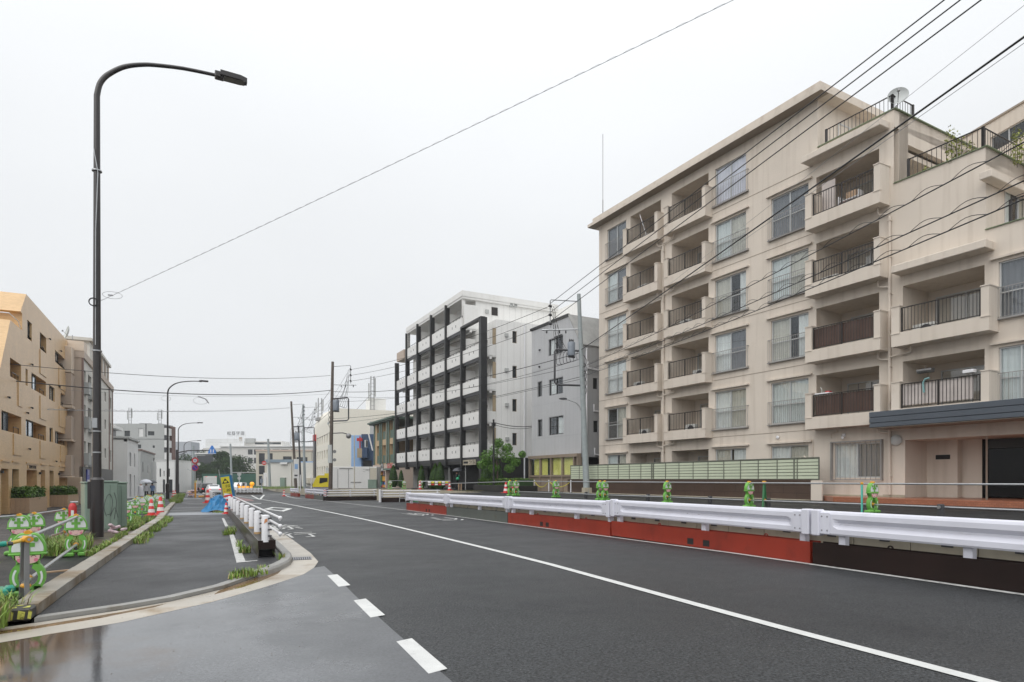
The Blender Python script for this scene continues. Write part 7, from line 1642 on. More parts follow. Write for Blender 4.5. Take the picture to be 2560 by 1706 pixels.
for i, u in enumerate((666,647,634,622,612,602,594.5,588,582.5)):
    yy = y_on(u-1, 0.94)-bb0
    o = link('post', pm_, bt, (-0.02, yy+0.1, 0)); link('bracket', bme, o)
    if i in (1,2,3,4): link('rust_ring', rm2, o)
    if i == 0: MB().add([(-0.035,-0.0765,0.66),(0.028,-0.0775,0.70),(0.028,-0.0775,0.76),(-0.02,-0.0765,0.745)],[(0,1,2,3)]).obj('orange_sticker', mat('faded orange sticker',(0.60,0.27,0.13),0.5), o)
for z in (0.775,0.62,0.47):
    MB().tube([(0.22,-0.22,z),(0.22,L_,z)],0.024,8).ball((0.22,-0.25,z),0.040,12,8).tube([(0.22,-0.2,z-0.045),(0.22,-0.16,z-0.03)],0.018,6).obj('rail', M['white'], bt, smooth=True)
# second, farther post barrier
bt2 = thing('post_barrier', 'farther white post barrier beyond the yellow banner', 'barrier', (0.0, 56.0, gz(56)), 0.035)
MB().box(-0.15,0.15,0,17,0,0.33).obj('beam', M['barriersteel'], bt2)
for k in range(9): link('post', pm_, bt2, (0,0.6+1.9*k,0.05))
for z in (0.8,0.63,0.47): MB().tube([(0.2,0,z),(0.2,17,z)],0.03,6).obj('rail', M['white'], bt2)
# island barrier in the middle of the junction with amber lamps
ix, iy, iz = gp(592,1237,-0.06)
ib = thing('island_barrier', 'white post barrier round the traffic island in the junction', 'barrier', (ix,iy,iz), -YAW)
W_ = 3.7
for k in range(8): MB().tube([(W_*k/7,0,0.25),(W_*k/7,0,1.0)],0.09,8).obj('post', M['white'], ib)
MB().box(0,W_,-0.15,0.15,0,0.3).obj('beam', M['barriersteel'], ib)
for z in (0.9,0.68,0.48): MB().tube([(0,-0.12,z),(W_,-0.12,z)],0.05,6).obj('rail', M['white'], ib)
for k, u_ in enumerate((596,605,616,625)):
    MB().box(0.15+0.55*k,0.5+0.55*k,0.2,0.4,0.95,1.25).obj('amber_lamp', M['amber'], ib)
al = thing('warning_lamp', 'big round orange warning lamp on the traffic island', 'lamp', (ix+FW[0]*0.3+RT[0]*2.1,iy+FW[1]*0.3+RT[1]*2.1,iz)); MB().ball((0,0,1.55),0.32,12,8).obj('globe', M['amber'], al, smooth=True); MB().tube([(0,0,0),(0,0,1.3)],0.05,6).obj('post', M['insul'], al)
tag(MB().tube([(0,0,0),(0,0,2.6)],0.06,6).box(-0.2,0.2,-0.05,0.05,1.7,2.3).obj('island_post', M['transformer'], None, (ix+RT[0]*3.4+0.2,iy+RT[1]*3.4,iz)), 'dark blue post at the right end of the traffic island', 'post')
x_, y_ = at(598,112); t = thing('road_sign', 'back of a round grey sign on a post behind the traffic island', 'road sign', (x_,y_,gz(y_)-0.06)); MB().tube([(0,0,0),(0,0,3.6)],0.05,6).obj('post', M['farwhite'], t); MB().ring((0,3.35),0.36,0.0,-0.04,0).ring((0,2.6),0.3,0.0,-0.04,0).obj('disc', M['fargrey'], t)

# ================================================================== frog shaped pipe barriers
def ell(cx, cz, rx, rz, n=28, a0=0, a1=2*math.pi): return [(cx+rx*math.cos(a0+(a1-a0)*k/n), cz+rz*math.sin(a0+(a1-a0)*k/n)) for k in range(n)]
def frog_parts():
    P = {}
    head = []                                            # helmet outline with two low eye bumps
    for k in range(40):
        a = -math.pi/2+2*math.pi*k/40; x = 0.205*math.cos(a); z = 0.575+0.195*math.sin(a)
        if z > 0.70: z += 0.022*math.exp(-((abs(x)-0.10)/0.05)**2)
        if z < 0.50: x *= 0.93
        head.append((x, z))
    mb = MB(); mb.plate(head, -0.055, 0.055, ch=0.012)
    mb.cbox(-0.215,0.215,-0.062,0.062,0.505,0.53,0.008)
    for s in (-1,1):                                     # bowed legs
        a0, a1 = (math.pi*0.62, math.pi*1.38) if s < 0 else (-math.pi*0.38, math.pi*0.38)
        mb.ring((0,0.235), 0.205, 0.115, -0.05, 0.05, a0, a1, 14, sx=0.98)
        mb.cbox(s*0.145-0.115, s*0.145+0.115, -0.085, 0.085, 0.0, 0.075, 0.02)
        mb.cbox(s*0.105-0.05, s*0.105+0.05, -0.05, 0.05, 0.06, 0.13, 0.01)
    mb.cbox(-0.12,0.12,-0.045,0.045,0.075,0.115,0.01); mb.cbox(-0.13,0.13,-0.05,0.05,0.385,0.43,0.01)
    P['body'] = mb.mesh('body', M['frog'])
    mb = MB()
    pan = [(x*0.86, 0.575+(z-0.575)*0.88) for x, z in head if z > 0.53]
    for s in (-1,1):
        y = s*0.0565
        mb.add([(x, y, z) for x, z in pan], [tuple(range(len(pan)))])
    P['helmet_panel'] = mb.mesh('helmet_panel', M['frogwhite'])
    mb = MB()
    for s in (-1,1):
        y0 = s*0.058
        for sx_ in (-1,1): mb.ring((sx_*0.092,0.695),0.030,0.0,min(y0,y0+s*0.012),max(y0,y0+s*0.012),n=14)
        mb.box(-0.03,0.03,min(y0,y0+s*0.004),max(y0,y0+s*0.004),0.545,0.72); mb.box(-0.08,0.08,min(y0,y0+s*0.003),max(y0,y0+s*0.003),0.605,0.655)
    P['cross'] = mb.mesh('cross', M['frog'])
    mb = MB(); fc = [(-0.135,0.50),(-0.128,0.455),(-0.09,0.415),(0,0.395),(0.09,0.415),(0.128,0.455),(0.135,0.50)]
    for s in (-1,1): mb.add([(x, s*0.0575, z) for x, z in fc], [tuple(range(7))])
    P['face'] = mb.mesh('face', M['frogpink'])
    mb = MB()
    for s in (-1,1):
        y0 = s*0.0585; lo, hi = min(y0,y0+s*0.002), max(y0,y0+s*0.002)
        for sx_ in (-1,1):
            mb.ring((sx_*0.065,0.472),0.032,0.026,lo,hi,0.3,math.pi-0.3,6); mb.box(sx_*0.142-0.006,sx_*0.142+0.006,lo,hi,0.455,0.51)
        mb.ring((0,0.440),0.030,0.025,lo,hi,math.pi+0.4,2*math.pi-0.4,6)
    P['face_line'] = mb.mesh('face_line', M['frogdark'])
    mb = MB()
    for s in (-1,1):
        for sx_ in (-1,1): mb.ring((sx_*0.093,0.445),0.024,0.0,min(s*0.0585,s*0.060),max(s*0.0585,s*0.060),n=10)
    P['cheek'] = mb.mesh('cheek', M['frogcheek'])
    mb = MB()
    for s in (-1,1):
        for sx_ in (-1,1):
            c = math.pi if sx_ < 0 else 0.0
            mb.ring((0,0.235),0.172,0.147,min(s*0.051,s*0.053),max(s*0.051,s*0.053),c-0.62,c+0.42 if sx_ > 0 else c+0.62,8,sx=0.98)
    P['stripe'] = mb.mesh('stripe', M['frogwhite'])
    mb = MB()
    mb.cbox(-0.048,0.048,-0.04,0.04,-0.026,0.024,0.012); mb.ring((0,0),0.036,0.0,-0.052,0.052,n=12)
    P['clamp'] = mb.mesh('clamp', M['clamp'])
    P['clamp_strap'] = MB().box(-0.022,0.022,-0.03,0.03,0.62,0.75).box(-0.02,0.02,-0.03,0.03,0.09,0.2).mesh('clamp_strap', M['insul'])
    return P
FP = frog_parts()
def frog(x, y, z, rz, label, group='green frog shaped pipe barriers', full=True):
    t = thing('frog_barrier', label, 'barrier', (x,y,z), rz, group); t.scale = (0.92,1.0,1.03)
    for k in (FP if full else ('body','helmet_panel','face','stripe')):
        if k != 'clamp': link(k, FP[k], t)
    for z_ in (0.775,0.225): link('clamp', FP['clamp'], t, (0,0,z_))
    return t
frog(-2.10,9.80,0.02,0.10,'nearest green frog barrier behind the grey pipe stand at the kerb end')
frog(-2.42,14.85,-0.02,0.16,'green frog barrier on the kerb side before the street lamp')
frog(-3.52,15.75,-0.03,0.05,'green frog barrier at the yard side, front one of two overlapping')
frog(-3.40,16.35,-0.03,0.05,'green frog barrier at the yard side, rear one of two overlapping')
frog(-3.35,19.0,-0.06,0.10,'half hidden green frog barrier before the red extinguisher and cabinet')
# grid of frogs farther along, two rows and loose ones behind the cones
far_frogs = [(-2.75,26.0,'large one'),(-3.35,28.6,''),(-3.0,31.5,''),(-3.6,33.0,''),(-3.05,35.0,''),(-3.5,37.5,''),(-2.95,38.5,''),(-3.2,41.0,''),(-2.85,42.5,''),(-3.45,43.0,''),(-2.9,45.5,''),(-3.3,47.0,''),(-4.0,30.0,'')]
FL = ['front green frog barrier of the crowd beyond the cabinets','second green frog barrier of the crowd, left of the front one']
for i, (x, y, s) in enumerate(far_frogs):
    frog(x, y, gz(y)+0.01, 0.1+0.1*math.sin(i*2.3), FL[i] if i < 2 else 'green frog barrier in the crowd behind the two red striped cones', 'green frog shaped pipe barriers' if i < 2 else 'crowd of frog barriers behind the cones', i < 3)
# right row along the raised street
RFX = {2181:('frog barrier beside the teal pipe post before the entrance',0.05),1873:('frog barrier behind the dark green stand before the brown wall',0.15),1668:('frog barrier before the brown wall, midway along the fence',0.2),1512:('doubled frog barrier near the grey utility pole base',0.25),1390:('frog barrier before the yellow curtained shopfront',0.2),1290:('frog barrier right of the two striped cones by the street tree',0.1),1275:('thin looking frog barrier between the two striped cones',0.6)}
rpos = {}
for u_, (lb, rr) in RFX.items():
    v_ = {2181:1283,1873:1269,1668:1258,1512:1251.5,1390:1244,1290:1240,1275:1239.5}[u_]
    x, y, z = gp(u_, v_, 0, 0.60); rpos[u_] = (x,y); frog(x, y, 0.60, rr-0.02, 'green '+lb)
x, y = rpos[1873]; x2, y2 = rpos[1512]; frog(x2-0.05, y2+0.28, 0.60, 0.2, 'rear frog of the doubled pair near the grey utility pole base')
for u_, v_, lb in ((1182,1240,'small frog barrier beside the black entrance of the white flats'),(1010,1238,'small frog barrier before the topiary at the shop'),(975,1238,'small frog barrier before the shop doorway'),(1052,1239,'frog barrier with a striped cone near the pale shutter')):
    if u_ == 1182: continue
    x, y = at(u_, 58); frog(x, y, 0.56, 0.1, lb, full=False)
# pipes
def pipe(a, b, r, label, m='galv', group=None):
    return tag(MB().tube([a,b],r,10).obj('barrier_pipe', M[m], smooth=True), label, 'pipe', group)
pipe((-2.03,9.3,0.78),(-2.42,15.1,0.755),0.026,'upper grey pipe from the near stand to the kerb side frog'); pipe((-2.05,9.35,0.24),(-2.42,15.0,0.205),0.026,'lower grey pipe from the near stand to the kerb side frog')
pipe((-4.6,12.0,0.80),(-3.52,15.9,0.75),0.026,'upper grey pipe coming in from the left edge of the picture'); pipe((-4.5,11.8,0.20),(-3.52,15.8,0.20),0.026,'lower grey pipe coming in from the left edge of the picture')
pipe((-3.42,16.2,0.75),(-3.35,19.2,0.72),0.026,'upper grey pipe between the yard side frogs'); pipe((-3.36,17.6,0.18),(-3.35,19.2,0.17),0.026,'short lower pipe end at the half hidden frog')
pipe((-2.9,27,0.63),(-3.2,38,0.55),0.026,'upper pipe in the crowd of frogs'); pipe((-4.0,30,0.60),(-3.5,38,0.55),0.026,'second pipe in the crowd of frogs')
F = rpos
rz_ = 0.60
def rp(u, z, off=(0,0)): return (F[u][0]+off[0], F[u][1]+off[1], rz_+z)
pipe(rp(2181,0.775), (F[2181][0]+0.5, 1.0, rz_+0.79), 0.024, 'upper pipe running right from the frog by the teal post'); pipe(rp(2181,0.225), (F[2181][0]+0.5, 1.0, rz_+0.20), 0.024, 'lower pipe running right from the frog by the teal post')
for (a_, b_) in ((2181,1873),(1873,1668),(1668,1512),(1512,1390),(1390,1290)):
    for z, nm in ((0.775,'upper'),(0.225,'lower')): pipe(rp(a_,z), rp(b_,z), 0.024, '%s grey pipe of the right side barrier, %s' % (nm, {2181:'from the teal post to the green stand',1873:'from the green stand to the next frog',1668:'before the left half of the brown wall',1512:'across the foot of the utility pole',1390:'before the chain posts'}[a_]))
x_, y_ = at(1110,50); pipe(rp(1290,0.775),(x_,y_,1.12),0.026,'long pipe slanting down to the white flats entrance'); x2_, y2_ = at(975,58); pipe((x_-2.0,y_+5,1.35),(x2_,y2_,1.35),0.02,'far thin pipe before the shop and the shutter')
# small clamp posts that carry the lower pipe
for u_ in (1465,1620,1775,1920,2352):
    v_ = {1465:1262,1620:1258,1775:1265,1920:1272,2352:1292}[u_]
    D_ = FPX*0.55/({1465:1243,1620:1242,1775:1248,1920:1255,2352:1271}[u_]-HY)*1.0
    # on the line of the barrier
    xs_ = 15.7; yy = y_on(u_, xs_); t = thing('support_post', 'small grey clamp post under the lower pipe, '+{1465:'near the utility pole',1620:'left of the middle frog',1775:'right of the middle frog',1920:'right of the dark green stand',2352:'before the terracotta paving'}[u_], 'post', (xs_,yy,0.60), 0, 'clamp posts of the right barrier')
    MB().cbox(-0.06,0.06,-0.06,0.06,0,0.30,0.012).obj('post', M['insul'], t); MB().tube([(-0.09,0,0.225),(0.09,0,0.225)],0.04,8).obj('clamp', M['greymetal'], t)
# teal end post and green A stand
x, y = rpos[2181]; tp = thing('pipe_post', 'teal painted flat pipe post beside the frog before the entrance', 'post', (x-0.25,y+0.12,0.60), 0.4); MB().cbox(-0.035,0.035,-0.02,0.02,0,0.75,0.006).obj('post', M['teallight'], tp); MB().ball((0,0,0.78),0.04).obj('cap', M['clamp'], tp)
x, y = rpos[1873]; gs = thing('pipe_stand', 'dark green A shaped pipe stand before the frog at the brown wall', 'stand', (x+0.16,y-0.45,0.60), 0.5)
MB().tube([(-0.17,0,0),(-0.02,0,0.78)],0.035,6).tube([(0.25,0,0),(0.02,0,0.78)],0.035,6).obj('leg', M['lego_green'], gs); MB().cbox(-0.07,0.07,-0.05,0.05,0.76,0.84,0.015).cbox(-0.04,0.05,-0.05,0.05,0.2,0.28,0.015).obj('clamp', M['clamp'], gs)
# near grey stand with rope and teal weight
ns = thing('pipe_stand', 'grey steel pipe stand with orange clamp at the near kerb end', 'stand', (-2.00,9.27,-0.02), 0.55); ns.scale = (1,1,0.93)
mb = MB()
def leg(x0, x1):
    mb.add([(x0-0.03,-0.008,0),(x0+0.03,-0.008,0),(x1+0.028,-0.008,0.86),(x1-0.028,-0.008,0.86),(x0-0.03,0.008,0),(x0+0.03,0.008,0),(x1+0.028,0.008,0.86),(x1-0.028,0.008,0.86)],[(0,3,2,1),(4,5,6,7),(0,1,5,4),(1,2,6,5),(2,3,7,6),(3,0,4,7)])
MB().cbox(-0.026,0.026,-0.012,0.012,0,0.86,0.004).obj('leg', M['greymetal'], ns)
l2_ = MB().cbox(-0.028,0.028,-0.012,0.012,0,0.84,0.004).obj('leg', M['greymetal'], ns, (0.03,0.24,0.08)); l2_.rotation_euler = (rad(16),rad(-4),0)
mb = MB(); mb.cbox(-0.062,0.062,-0.045,0.045,0.825,0.885,0.018); mb.ring((0,0.86),0.042,0.0,-0.06,0.06,n=12); mb.cbox(-0.04,0.05,0.0,0.10,0.23,0.28,0.015); mb.obj('clamp', M['clamp'], ns); MB().ring((0,0.86),0.018,0.0,-0.066,-0.06,n=10).obj('bolt', M['galv'], ns)
rp_ = thing('rope_bundle', 'yellow orange rope with a teal sleeve tied to the near stand', 'rope', (-2.04,9.24,0.74), 0)
MB().tube(smooth_line([(0,0,0.03),(-0.12,-0.03,0.0),(-0.3,-0.08,-0.02),(-0.7,-0.2,0.0)],5),0.022,8).tube(smooth_line([(-0.2,-0.05,0.02),(-0.45,-0.12,0.03),(-0.8,-0.22,-0.02)],5),0.026,8).obj('rope', M['rope'], rp_, smooth=True); MB().tube([(-0.14,-0.03,0.0),(-0.27,-0.07,-0.01)],0.032,10).obj('sleeve', M['tealplastic'], rp_, smooth=True); MB().tube([(-0.08,-0.02,0.0),(-0.13,-0.03,0.0)],0.027,8).obj('knot', M['insul'], rp_)
tw_ = thing('barrier_weight', 'teal plastic barrier weight lying at the lower left by the stand', 'weight', (-2.46,9.45,0.03), 0.35)
mb = MB(); mb.cbox(-0.30,0.22,-0.16,0.16,0.06,0.15,0.02); mb.cbox(-0.28,-0.18,-0.14,0.14,0.0,0.07,0.015); mb.cbox(-0.02,0.06,-0.15,0.15,0.0,0.07,0.015); mb.cbox(0.2,0.30,-0.08,0.08,0.09,0.17,0.02); mb.obj('shell', M['tealplastic'], tw_); MB().cbox(-0.25,0.05,-0.12,0.12,0.148,0.175,0.012).obj('lid', M['teallight'], tw_)
tag(MB().cbox(-0.14,0.14,-0.06,0.06,0,0.05,0.02).obj('orange_clamp', M['clamp'], None, (-2.42,8.05,0.02), 0.3), 'loose orange clamp lying in the grass at the lower left', 'clamp')
tag(MB().cbox(-0.35,0.35,-0.02,0.02,0,0.03,0.006).obj('wood_strip', M['wood'], None, (-2.15,12.1,0.02), 0.5), 'thin pale wooden strip lying on the dark asphalt behind the kerb', 'wood strip')
# red extinguisher
fx = thing('fire_extinguisher', 'small red fire extinguisher standing between the frog and the cabinet', 'fire extinguisher', (-3.15,18.9,-0.04)); MB().lathe([(0.085,0),(0.09,0.03),(0.09,0.42),(0.06,0.50),(0.025,0.52)],(0,0,0.42),14).obj('body', M['redplastic'], fx, smooth=True); MB().cbox(-0.05,0.12,-0.02,0.02,0.94,0.98,0.008).tube([(0,0,0.9),(0,0,0.96)],0.025,8).obj('valve', M['galv'], fx); MB().box(-0.02,0.04,-0.093,-0.088,0.6,0.76).obj('label_print', M['frogwhite'], fx); MB().box(-0.09,0.09,-0.09,0.09,0,0.42).obj('stand', M['cone'], fx)
# cones
def cone(x, y, z, h, label, rz=0, group='red and white traffic cones'):
    t = thing('traffic_cone', label, 'traffic cone', (x,y,z), rz, group); r0, r1 = 0.24*h/0.7, 0.045*h/0.7
    R_ = lambda f: r0*0.62+(r1-r0*0.62)*f
    MB().cbox(-r0,r0,-r0,r0,0,0.05*h,0.012).lathe([(R_(0),0.03*h),(R_(0.93),h*0.95),(R_(1.0)*0.5,h)],(0,0,0),16).obj('body', M['cone'], t, smooth=True)
    for f0, f1 in ((0.20,0.40),(0.58,0.76)): MB().lathe([(R_(f0)+0.005,h*f0),(R_(f1)+0.005,h*f1)],(0,0,0),16).obj('band', M['conewhite'], t, smooth=True)
    return t
cone(-2.50,32.9,gz(33)+0.01,0.76,'left of the two tall striped cones before the frog crowd'); cone(-2.22,34.2,gz(34)+0.01,0.84,'right of the two tall striped cones before the frog crowd')
cone(-0.30,54,gz(54),1.05,'striped cone on the pavement side of the farther post barrier'); 
for x, y, h, lb in ((0.62,33.2,0.55,'small red cone at the far end of the near post barrier'),(0.95,38.3,0.9,'red cone at the back end of the near post barrier')): cone(x,y,gz(y),h,lb)
x_, y_ = at(710,78); cone(x_,y_,gz(y_)-0.06,0.8,'striped cone on the road before the leaning pole')
x_, y_ = at(326,82); cone(x_+0.5,y_,gz(y_)+0.1,1.0,'red striped drum by the white house, behind the walkers') if False else None
for u_, v_, D_, lb in ((1264,1242,40,'left of two leaning striped cones by the street tree'),(1281,1242,40.5,'right of two leaning striped cones by the street tree')):
    x_, y_ = at(u_, D_); c_ = cone(x_,y_,0.6,0.72,lb); c_.rotation_euler = (0,rad(-6 if u_ > 1270 else 2),0)
x_, y_ = at(1124,52); cone(x_,y_,0.55,0.72,'plain pink red cone before the dark entrance'); x_, y_ = at(1050,57); cone(x_,y_,0.55,0.8,'striped cone beside the small frog at the pale shutter')
for k, (u_, D_) in enumerate(((433,74),(438,76))): x_, y_ = at(u_,D_); cone(x_,y_,gz(y_),0.75,['left','right'][k]+' red striped cone of the pair behind the second street lamp')
for k,(u_,D_) in enumerate(((497,66),(508,68),(491,70))): x_, y_ = at(u_,D_); 
# jumble of barrier pieces beside the signs
x_, y_ = at(490,68); jb = thing('barrier_pile', 'jumble of orange and white barrier pieces under the round signs', 'barrier pile', (x_,y_,gz(y_)))
for k in range(9): MB().cbox(-0.35,0.35,-0.1,0.1,0,0.18,0.03).xf(Matrix.Translation((RND.uniform(-0.9,0.8),RND.uniform(-1,2),0.12*k*0.7)) @ Matrix.Rotation(RND.uniform(0,3),4,'Z') @ Matrix.Rotation(RND.uniform(-.4,.4),4,'X')).obj('piece', M[['orangeplastic','conewhite','pinkcloth'][k%3]], jb)
# tarp, crate, striped post, banner
tx, ty, tz = -0.05+0.1, 36.2, gz(36)+0.0
tarp = thing('tarpaulin', 'crumpled blue tarpaulin heap on the pavement', 'tarpaulin', (0.22,36.4,tz)); tarp.scale = (0.84,1,0.92); mb = MB(); rg = random.Random(3); n = 15; g = []
for j in range(n):
    for i in range(n):
        x = -0.85+1.75*i/(n-1); y = -0.9+1.8*j/(n-1); h = max(0, 0.95*math.exp(-((x+0.05)**2*3.2+(y)**2*2.2)) + 0.34*math.exp(-((x-0.55)**2*7+(y-0.1)**2*3)) - 0.06)
        g.append((x+rg.uniform(-.04,.04), y+rg.uniform(-.04,.04), h*(1+rg.uniform(-.18,.18))+rg.uniform(0,0.03)))
mb.add(g, [(j*n+i,j*n+i+1,(j+1)*n+i+1,(j+1)*n+i) for j in range(n-1) for i in range(n-1)]); mb.obj('sheet', M['tarp'], tarp)
cr = thing('plastic_crate', 'orange yellow plastic crate behind the blue tarpaulin', 'crate', (0.34,39.6,gz(40)+0.0), -0.3); mb = MB(); mb.cbox(-0.31,0.31,-0.22,0.22,0.15,0.68,0.03); mb.box(-0.335,0.335,-0.245,0.245,0.60,0.66); mb.obj('crate_body', M['orangeplastic'], cr); MB().box(-0.03,0.03,-0.235,-0.22,0.38,0.46).obj('mark', M['wood'], cr); MB().box(-0.3,0.3,-0.2,0.2,0,0.15).obj('base', M['tyre'], cr)
sp_ = thing('striped_post', 'leaning red and white striped marker board beside the tarpaulin', 'marker post', (0.66,37.6,gz(37)), 0.0); sp_.rotation_euler = (0,rad(7),0)
MB().box(-0.17,0.17,-0.02,0.02,0,0.92).obj('board', M['white'], sp_)
mb = MB()
for k in range(4): mb.add([(-0.172,-0.024,0.0+0.23*k),(0.172,-0.024,0.11+0.23*k),(0.172,-0.024,0.22+0.23*k),(-0.172,-0.024,0.11+0.23*k)],[(0,1,2,3)])
mb.obj('stripe', M['cone'], sp_)
bn = thing('banner_sign', 'tall yellow works banner with black warning triangle on a leaning blue frame', 'banner', (1.12,48.0,gz(48)), -0.25); bn.rotation_euler = (0,rad(-9),-0.25); bn.scale = (0.95,0.95,0.62)
MB().box(-0.34,0.40,0.0,0.03,0.25,3.35).box(0.32,0.36,0.03,0.6,0.2,3.3).obj('frame', M['tarp'], bn); MB().box(-0.32,0.28,-0.012,-0.002,0.25,3.2).obj('banner_cloth', M['yellow'], bn)
mb = MB(); mb.add([(-0.28,-0.016,2.45),(0.24,-0.016,2.45),(-0.02,-0.016,3.05)],[(0,1,2)]); mb.obj('triangle', M['black'], bn); MB().box(-0.12,0.08,-0.02,-0.017,2.55,2.75).obj('pictogram', M['yellow'], bn)
for k, ch in enumerate('段差注意'): lettering(bn, ch, 0.40, M['black'], (0.10,-0.016,2.1-0.47*k), 90, 0, 0.002)
for k, ch in enumerate('この先'): lettering(bn, ch, 0.2, M['signred'], (-0.18,-0.016,2.15-0.3*k), 90, 0, 0.002)
MB().tube([(-0.36,0.05,0),(-0.36,0.05,4.1)],0.03,6).obj('pole', M['galv'], bn)
# round signs
x_, y_ = at(488,66); rs_ = thing('road_sign', 'pair of round prohibition signs on a striped post beside the pavement', 'road sign', (x_,y_,gz(y_)), -YAW*0.6)
MB().tube([(0,0,0),(0,0,3.6)],0.04,8).obj('post', M['fargrey'], rs_); MB().tube([(0.02,-0.02,0.05),(0.02,-0.02,1.6)],0.10,8).obj('post_cover', M['orangeplastic'], rs_); MB().tube([(0.14,-0.02,0.9),(0.14,-0.02,1.75)],0.05,6).obj('cone_bar', M['conewhite'], rs_)
d1 = MB().ring((0,3.95),0.34,0.0,-0.07,-0.05,n=28).obj('disc', M['signred'], rs_); MB().ring((0,3.95),0.20,0.0,-0.08,-0.071,n=24).obj('centre', M['white'], d1); lettering(d1, '通', 0.2, M['darkblue'], (0,-0.085,3.95), 90, 0, 0.002)
d2 = MB().ring((0,3.2),0.34,0.0,-0.07,-0.05,n=28).obj('disc', M['signred'], rs_); MB().ring((0,3.2),0.255,0.0,-0.08,-0.071,n=24).obj('centre', M['darkblue'], d2)
mb = MB(); mb.add([(-0.21,-0.085,3.36),(-0.16,-0.085,3.41),(0.21,-0.085,3.04),(0.16,-0.085,2.99)],[(0,1,2,3)]); mb.obj('slash', M['signred'], d2); MB().ring((0.36,3.58),0.16,0.0,-0.02,0.0,n=18).obj('small_disc', M['white'], rs_)
# traffic signal with arm, crossing sign
x_, y_ = at(442,82); ts = thing('traffic_signal', 'dark pole with long arm carrying a blue crossing sign and green signal', 'traffic signal', (x_,y_,gz(y_)), -YAW+0.05)
MB().tube([(0,0,0),(0,0,6.0)],0.16,10,r2=0.12).obj('pole', M['polebrown'], ts, smooth=True); MB().tube([(0,0,5.6),(1.5,0,5.9),(5.0,0,5.95)],0.09,8,r2=0.06).tube([(0,0,5.2),(1.3,0,5.7)],0.04,6).obj('arm', M['polebrown'], ts, smooth=True)
cs = MB().add([(4.05,-0.06,5.45),(5.05,-0.06,5.45),(5.05,-0.06,5.75),(4.65,-0.06,6.55),(4.45,-0.06,6.55),(4.05,-0.06,5.75)],[(0,1,2,3,4,5)]).obj('crossing_sign', M['blue'], ts)
mb = MB(); 
for ox in (-0.17,0.17): mb.ring((4.55+ox,6.05),0.055,0.0,-0.075,-0.07,n=10); mb.box(4.55+ox-0.07,4.55+ox+0.07,-0.075,-0.07,5.75,5.98); mb.box(4.55+ox-0.08,4.55+ox-0.02,-0.075,-0.07,5.60,5.76); mb.box(4.55+ox+0.02,4.55+ox+0.08,-0.075,-0.07,5.62,5.76)
mb.box(4.1,5.0,-0.075,-0.07,5.48,5.54); mb.obj('pictogram', M['white'], cs)
x_, y_ = at(468,150); sg_ = thing('traffic_signal', 'horizontal traffic signal showing a bright green light', 'traffic signal', (x_,y_,hz(1169.5,150)), -YAW); MB().cbox(-1.6,1.3,-0.12,0.2,-0.32,0.32,0.05).obj('housing', M['fargrey'], sg_); MB().ring((-0.1,0),0.36,0.0,-0.2,-0.13,n=18).obj('green_lens', M['greenlight'], sg_); MB().ring((0.62,0),0.22,0.0,-0.15,-0.125,n=14).ring((1.0,0),0.2,0.0,-0.15,-0.125,n=14).obj('lens', M['insul'], sg_); MB().box(1.2,2.6,-0.03,0.03,-0.05,0.05).obj('bracket', M['greymetal'], sg_)
# ---- utility cabinets beside the lamp
def cabinet(x, y, z, w, d, h, rz, label, graf=False):
    t = thing('utility_cabinet', label, 'utility cabinet', (x,y,z), rz, 'grey green utility cabinets')
    MB().cbox(-w/2,w/2,-d/2,d/2,0.08,h,0.02).obj('body', M['cabinet'], t); MB().box(-w/2+0.03,w/2-0.03,-d/2+0.03,d/2-0.03,0,0.08).obj('plinth', M['kerbgrey'], t); MB().cbox(-w/2-0.02,w/2+0.02,-d/2-0.02,d/2+0.02,h,h+0.05,0.015).obj('top', M['cabinet'], t)
    for s in (0,1): MB().cbox(-w/2+0.03+s*(w/2-0.02),-0.01+s*(w/2-0.02),-d/2-0.012,-d/2,0.14,h-0.06,0.006).obj('door', M['cabinet'], t)
    if graf:
        mb = MB(); rg = random.Random(4)
        for pts in ([(-0.1,0.5),(-0.16,0.8),(-0.05,1.15),(0.05,1.0),(0.02,0.6),(-0.08,0.55)],[(0.1,0.4),(0.16,0.9),(0.1,1.2)],[(0.0,0.5),(0.12,0.75),(0.2,0.45)],[(-0.2,0.4),(-0.22,0.7)]): mb.tube(smooth_line([(a, -d/2-0.014, b) for a, b in pts],4),0.008,4)
        mb.obj('graffiti', M['graffiti'], t)
    return t
cabinet(-3.24,22.3,-0.10,0.46,0.45,1.47,0.38,'left grey green utility cabinet behind the street lamp'); cabinet(-2.81,22.12,-0.10,0.42,0.45,1.50,0.38,'right grey green utility cabinet with dark graffiti beside the street lamp',True)
cabinet(-2.60,22.75,-0.10,0.34,0.4,1.46,0.38,'rear grey green utility cabinet showing behind the graffitied one')
x_, y_ = at(932,62); cabinet(x_,y_,0.48,0.86,0.5,0.92,-0.45,'big green cabinet between the truck and the colourful shop window')
x_, y_ = at(708,118); cabinet(x_,y_,-0.2,0.9,0.9,1.9,-0.45,'small far green cabinet before the ivory shed')
t = thing('litter', 'pink and white plastic litter at the foot of the graffitied cabinet', 'litter', (-2.28,20.2,-0.02)); rg = random.Random(8)
for k in range(5): MB().cbox(-0.13,0.13,-0.05,0.05,0,0.07,0.02).xf(Matrix.Translation((rg.uniform(-.2,.25),rg.uniform(-.1,.1),0.05*k)) @ Matrix.Rotation(rg.uniform(0,3),4,'Z') @ Matrix.Rotation(rg.uniform(-.5,.5),4,'Y')).obj('wrapper', M['pinkcloth'], t)
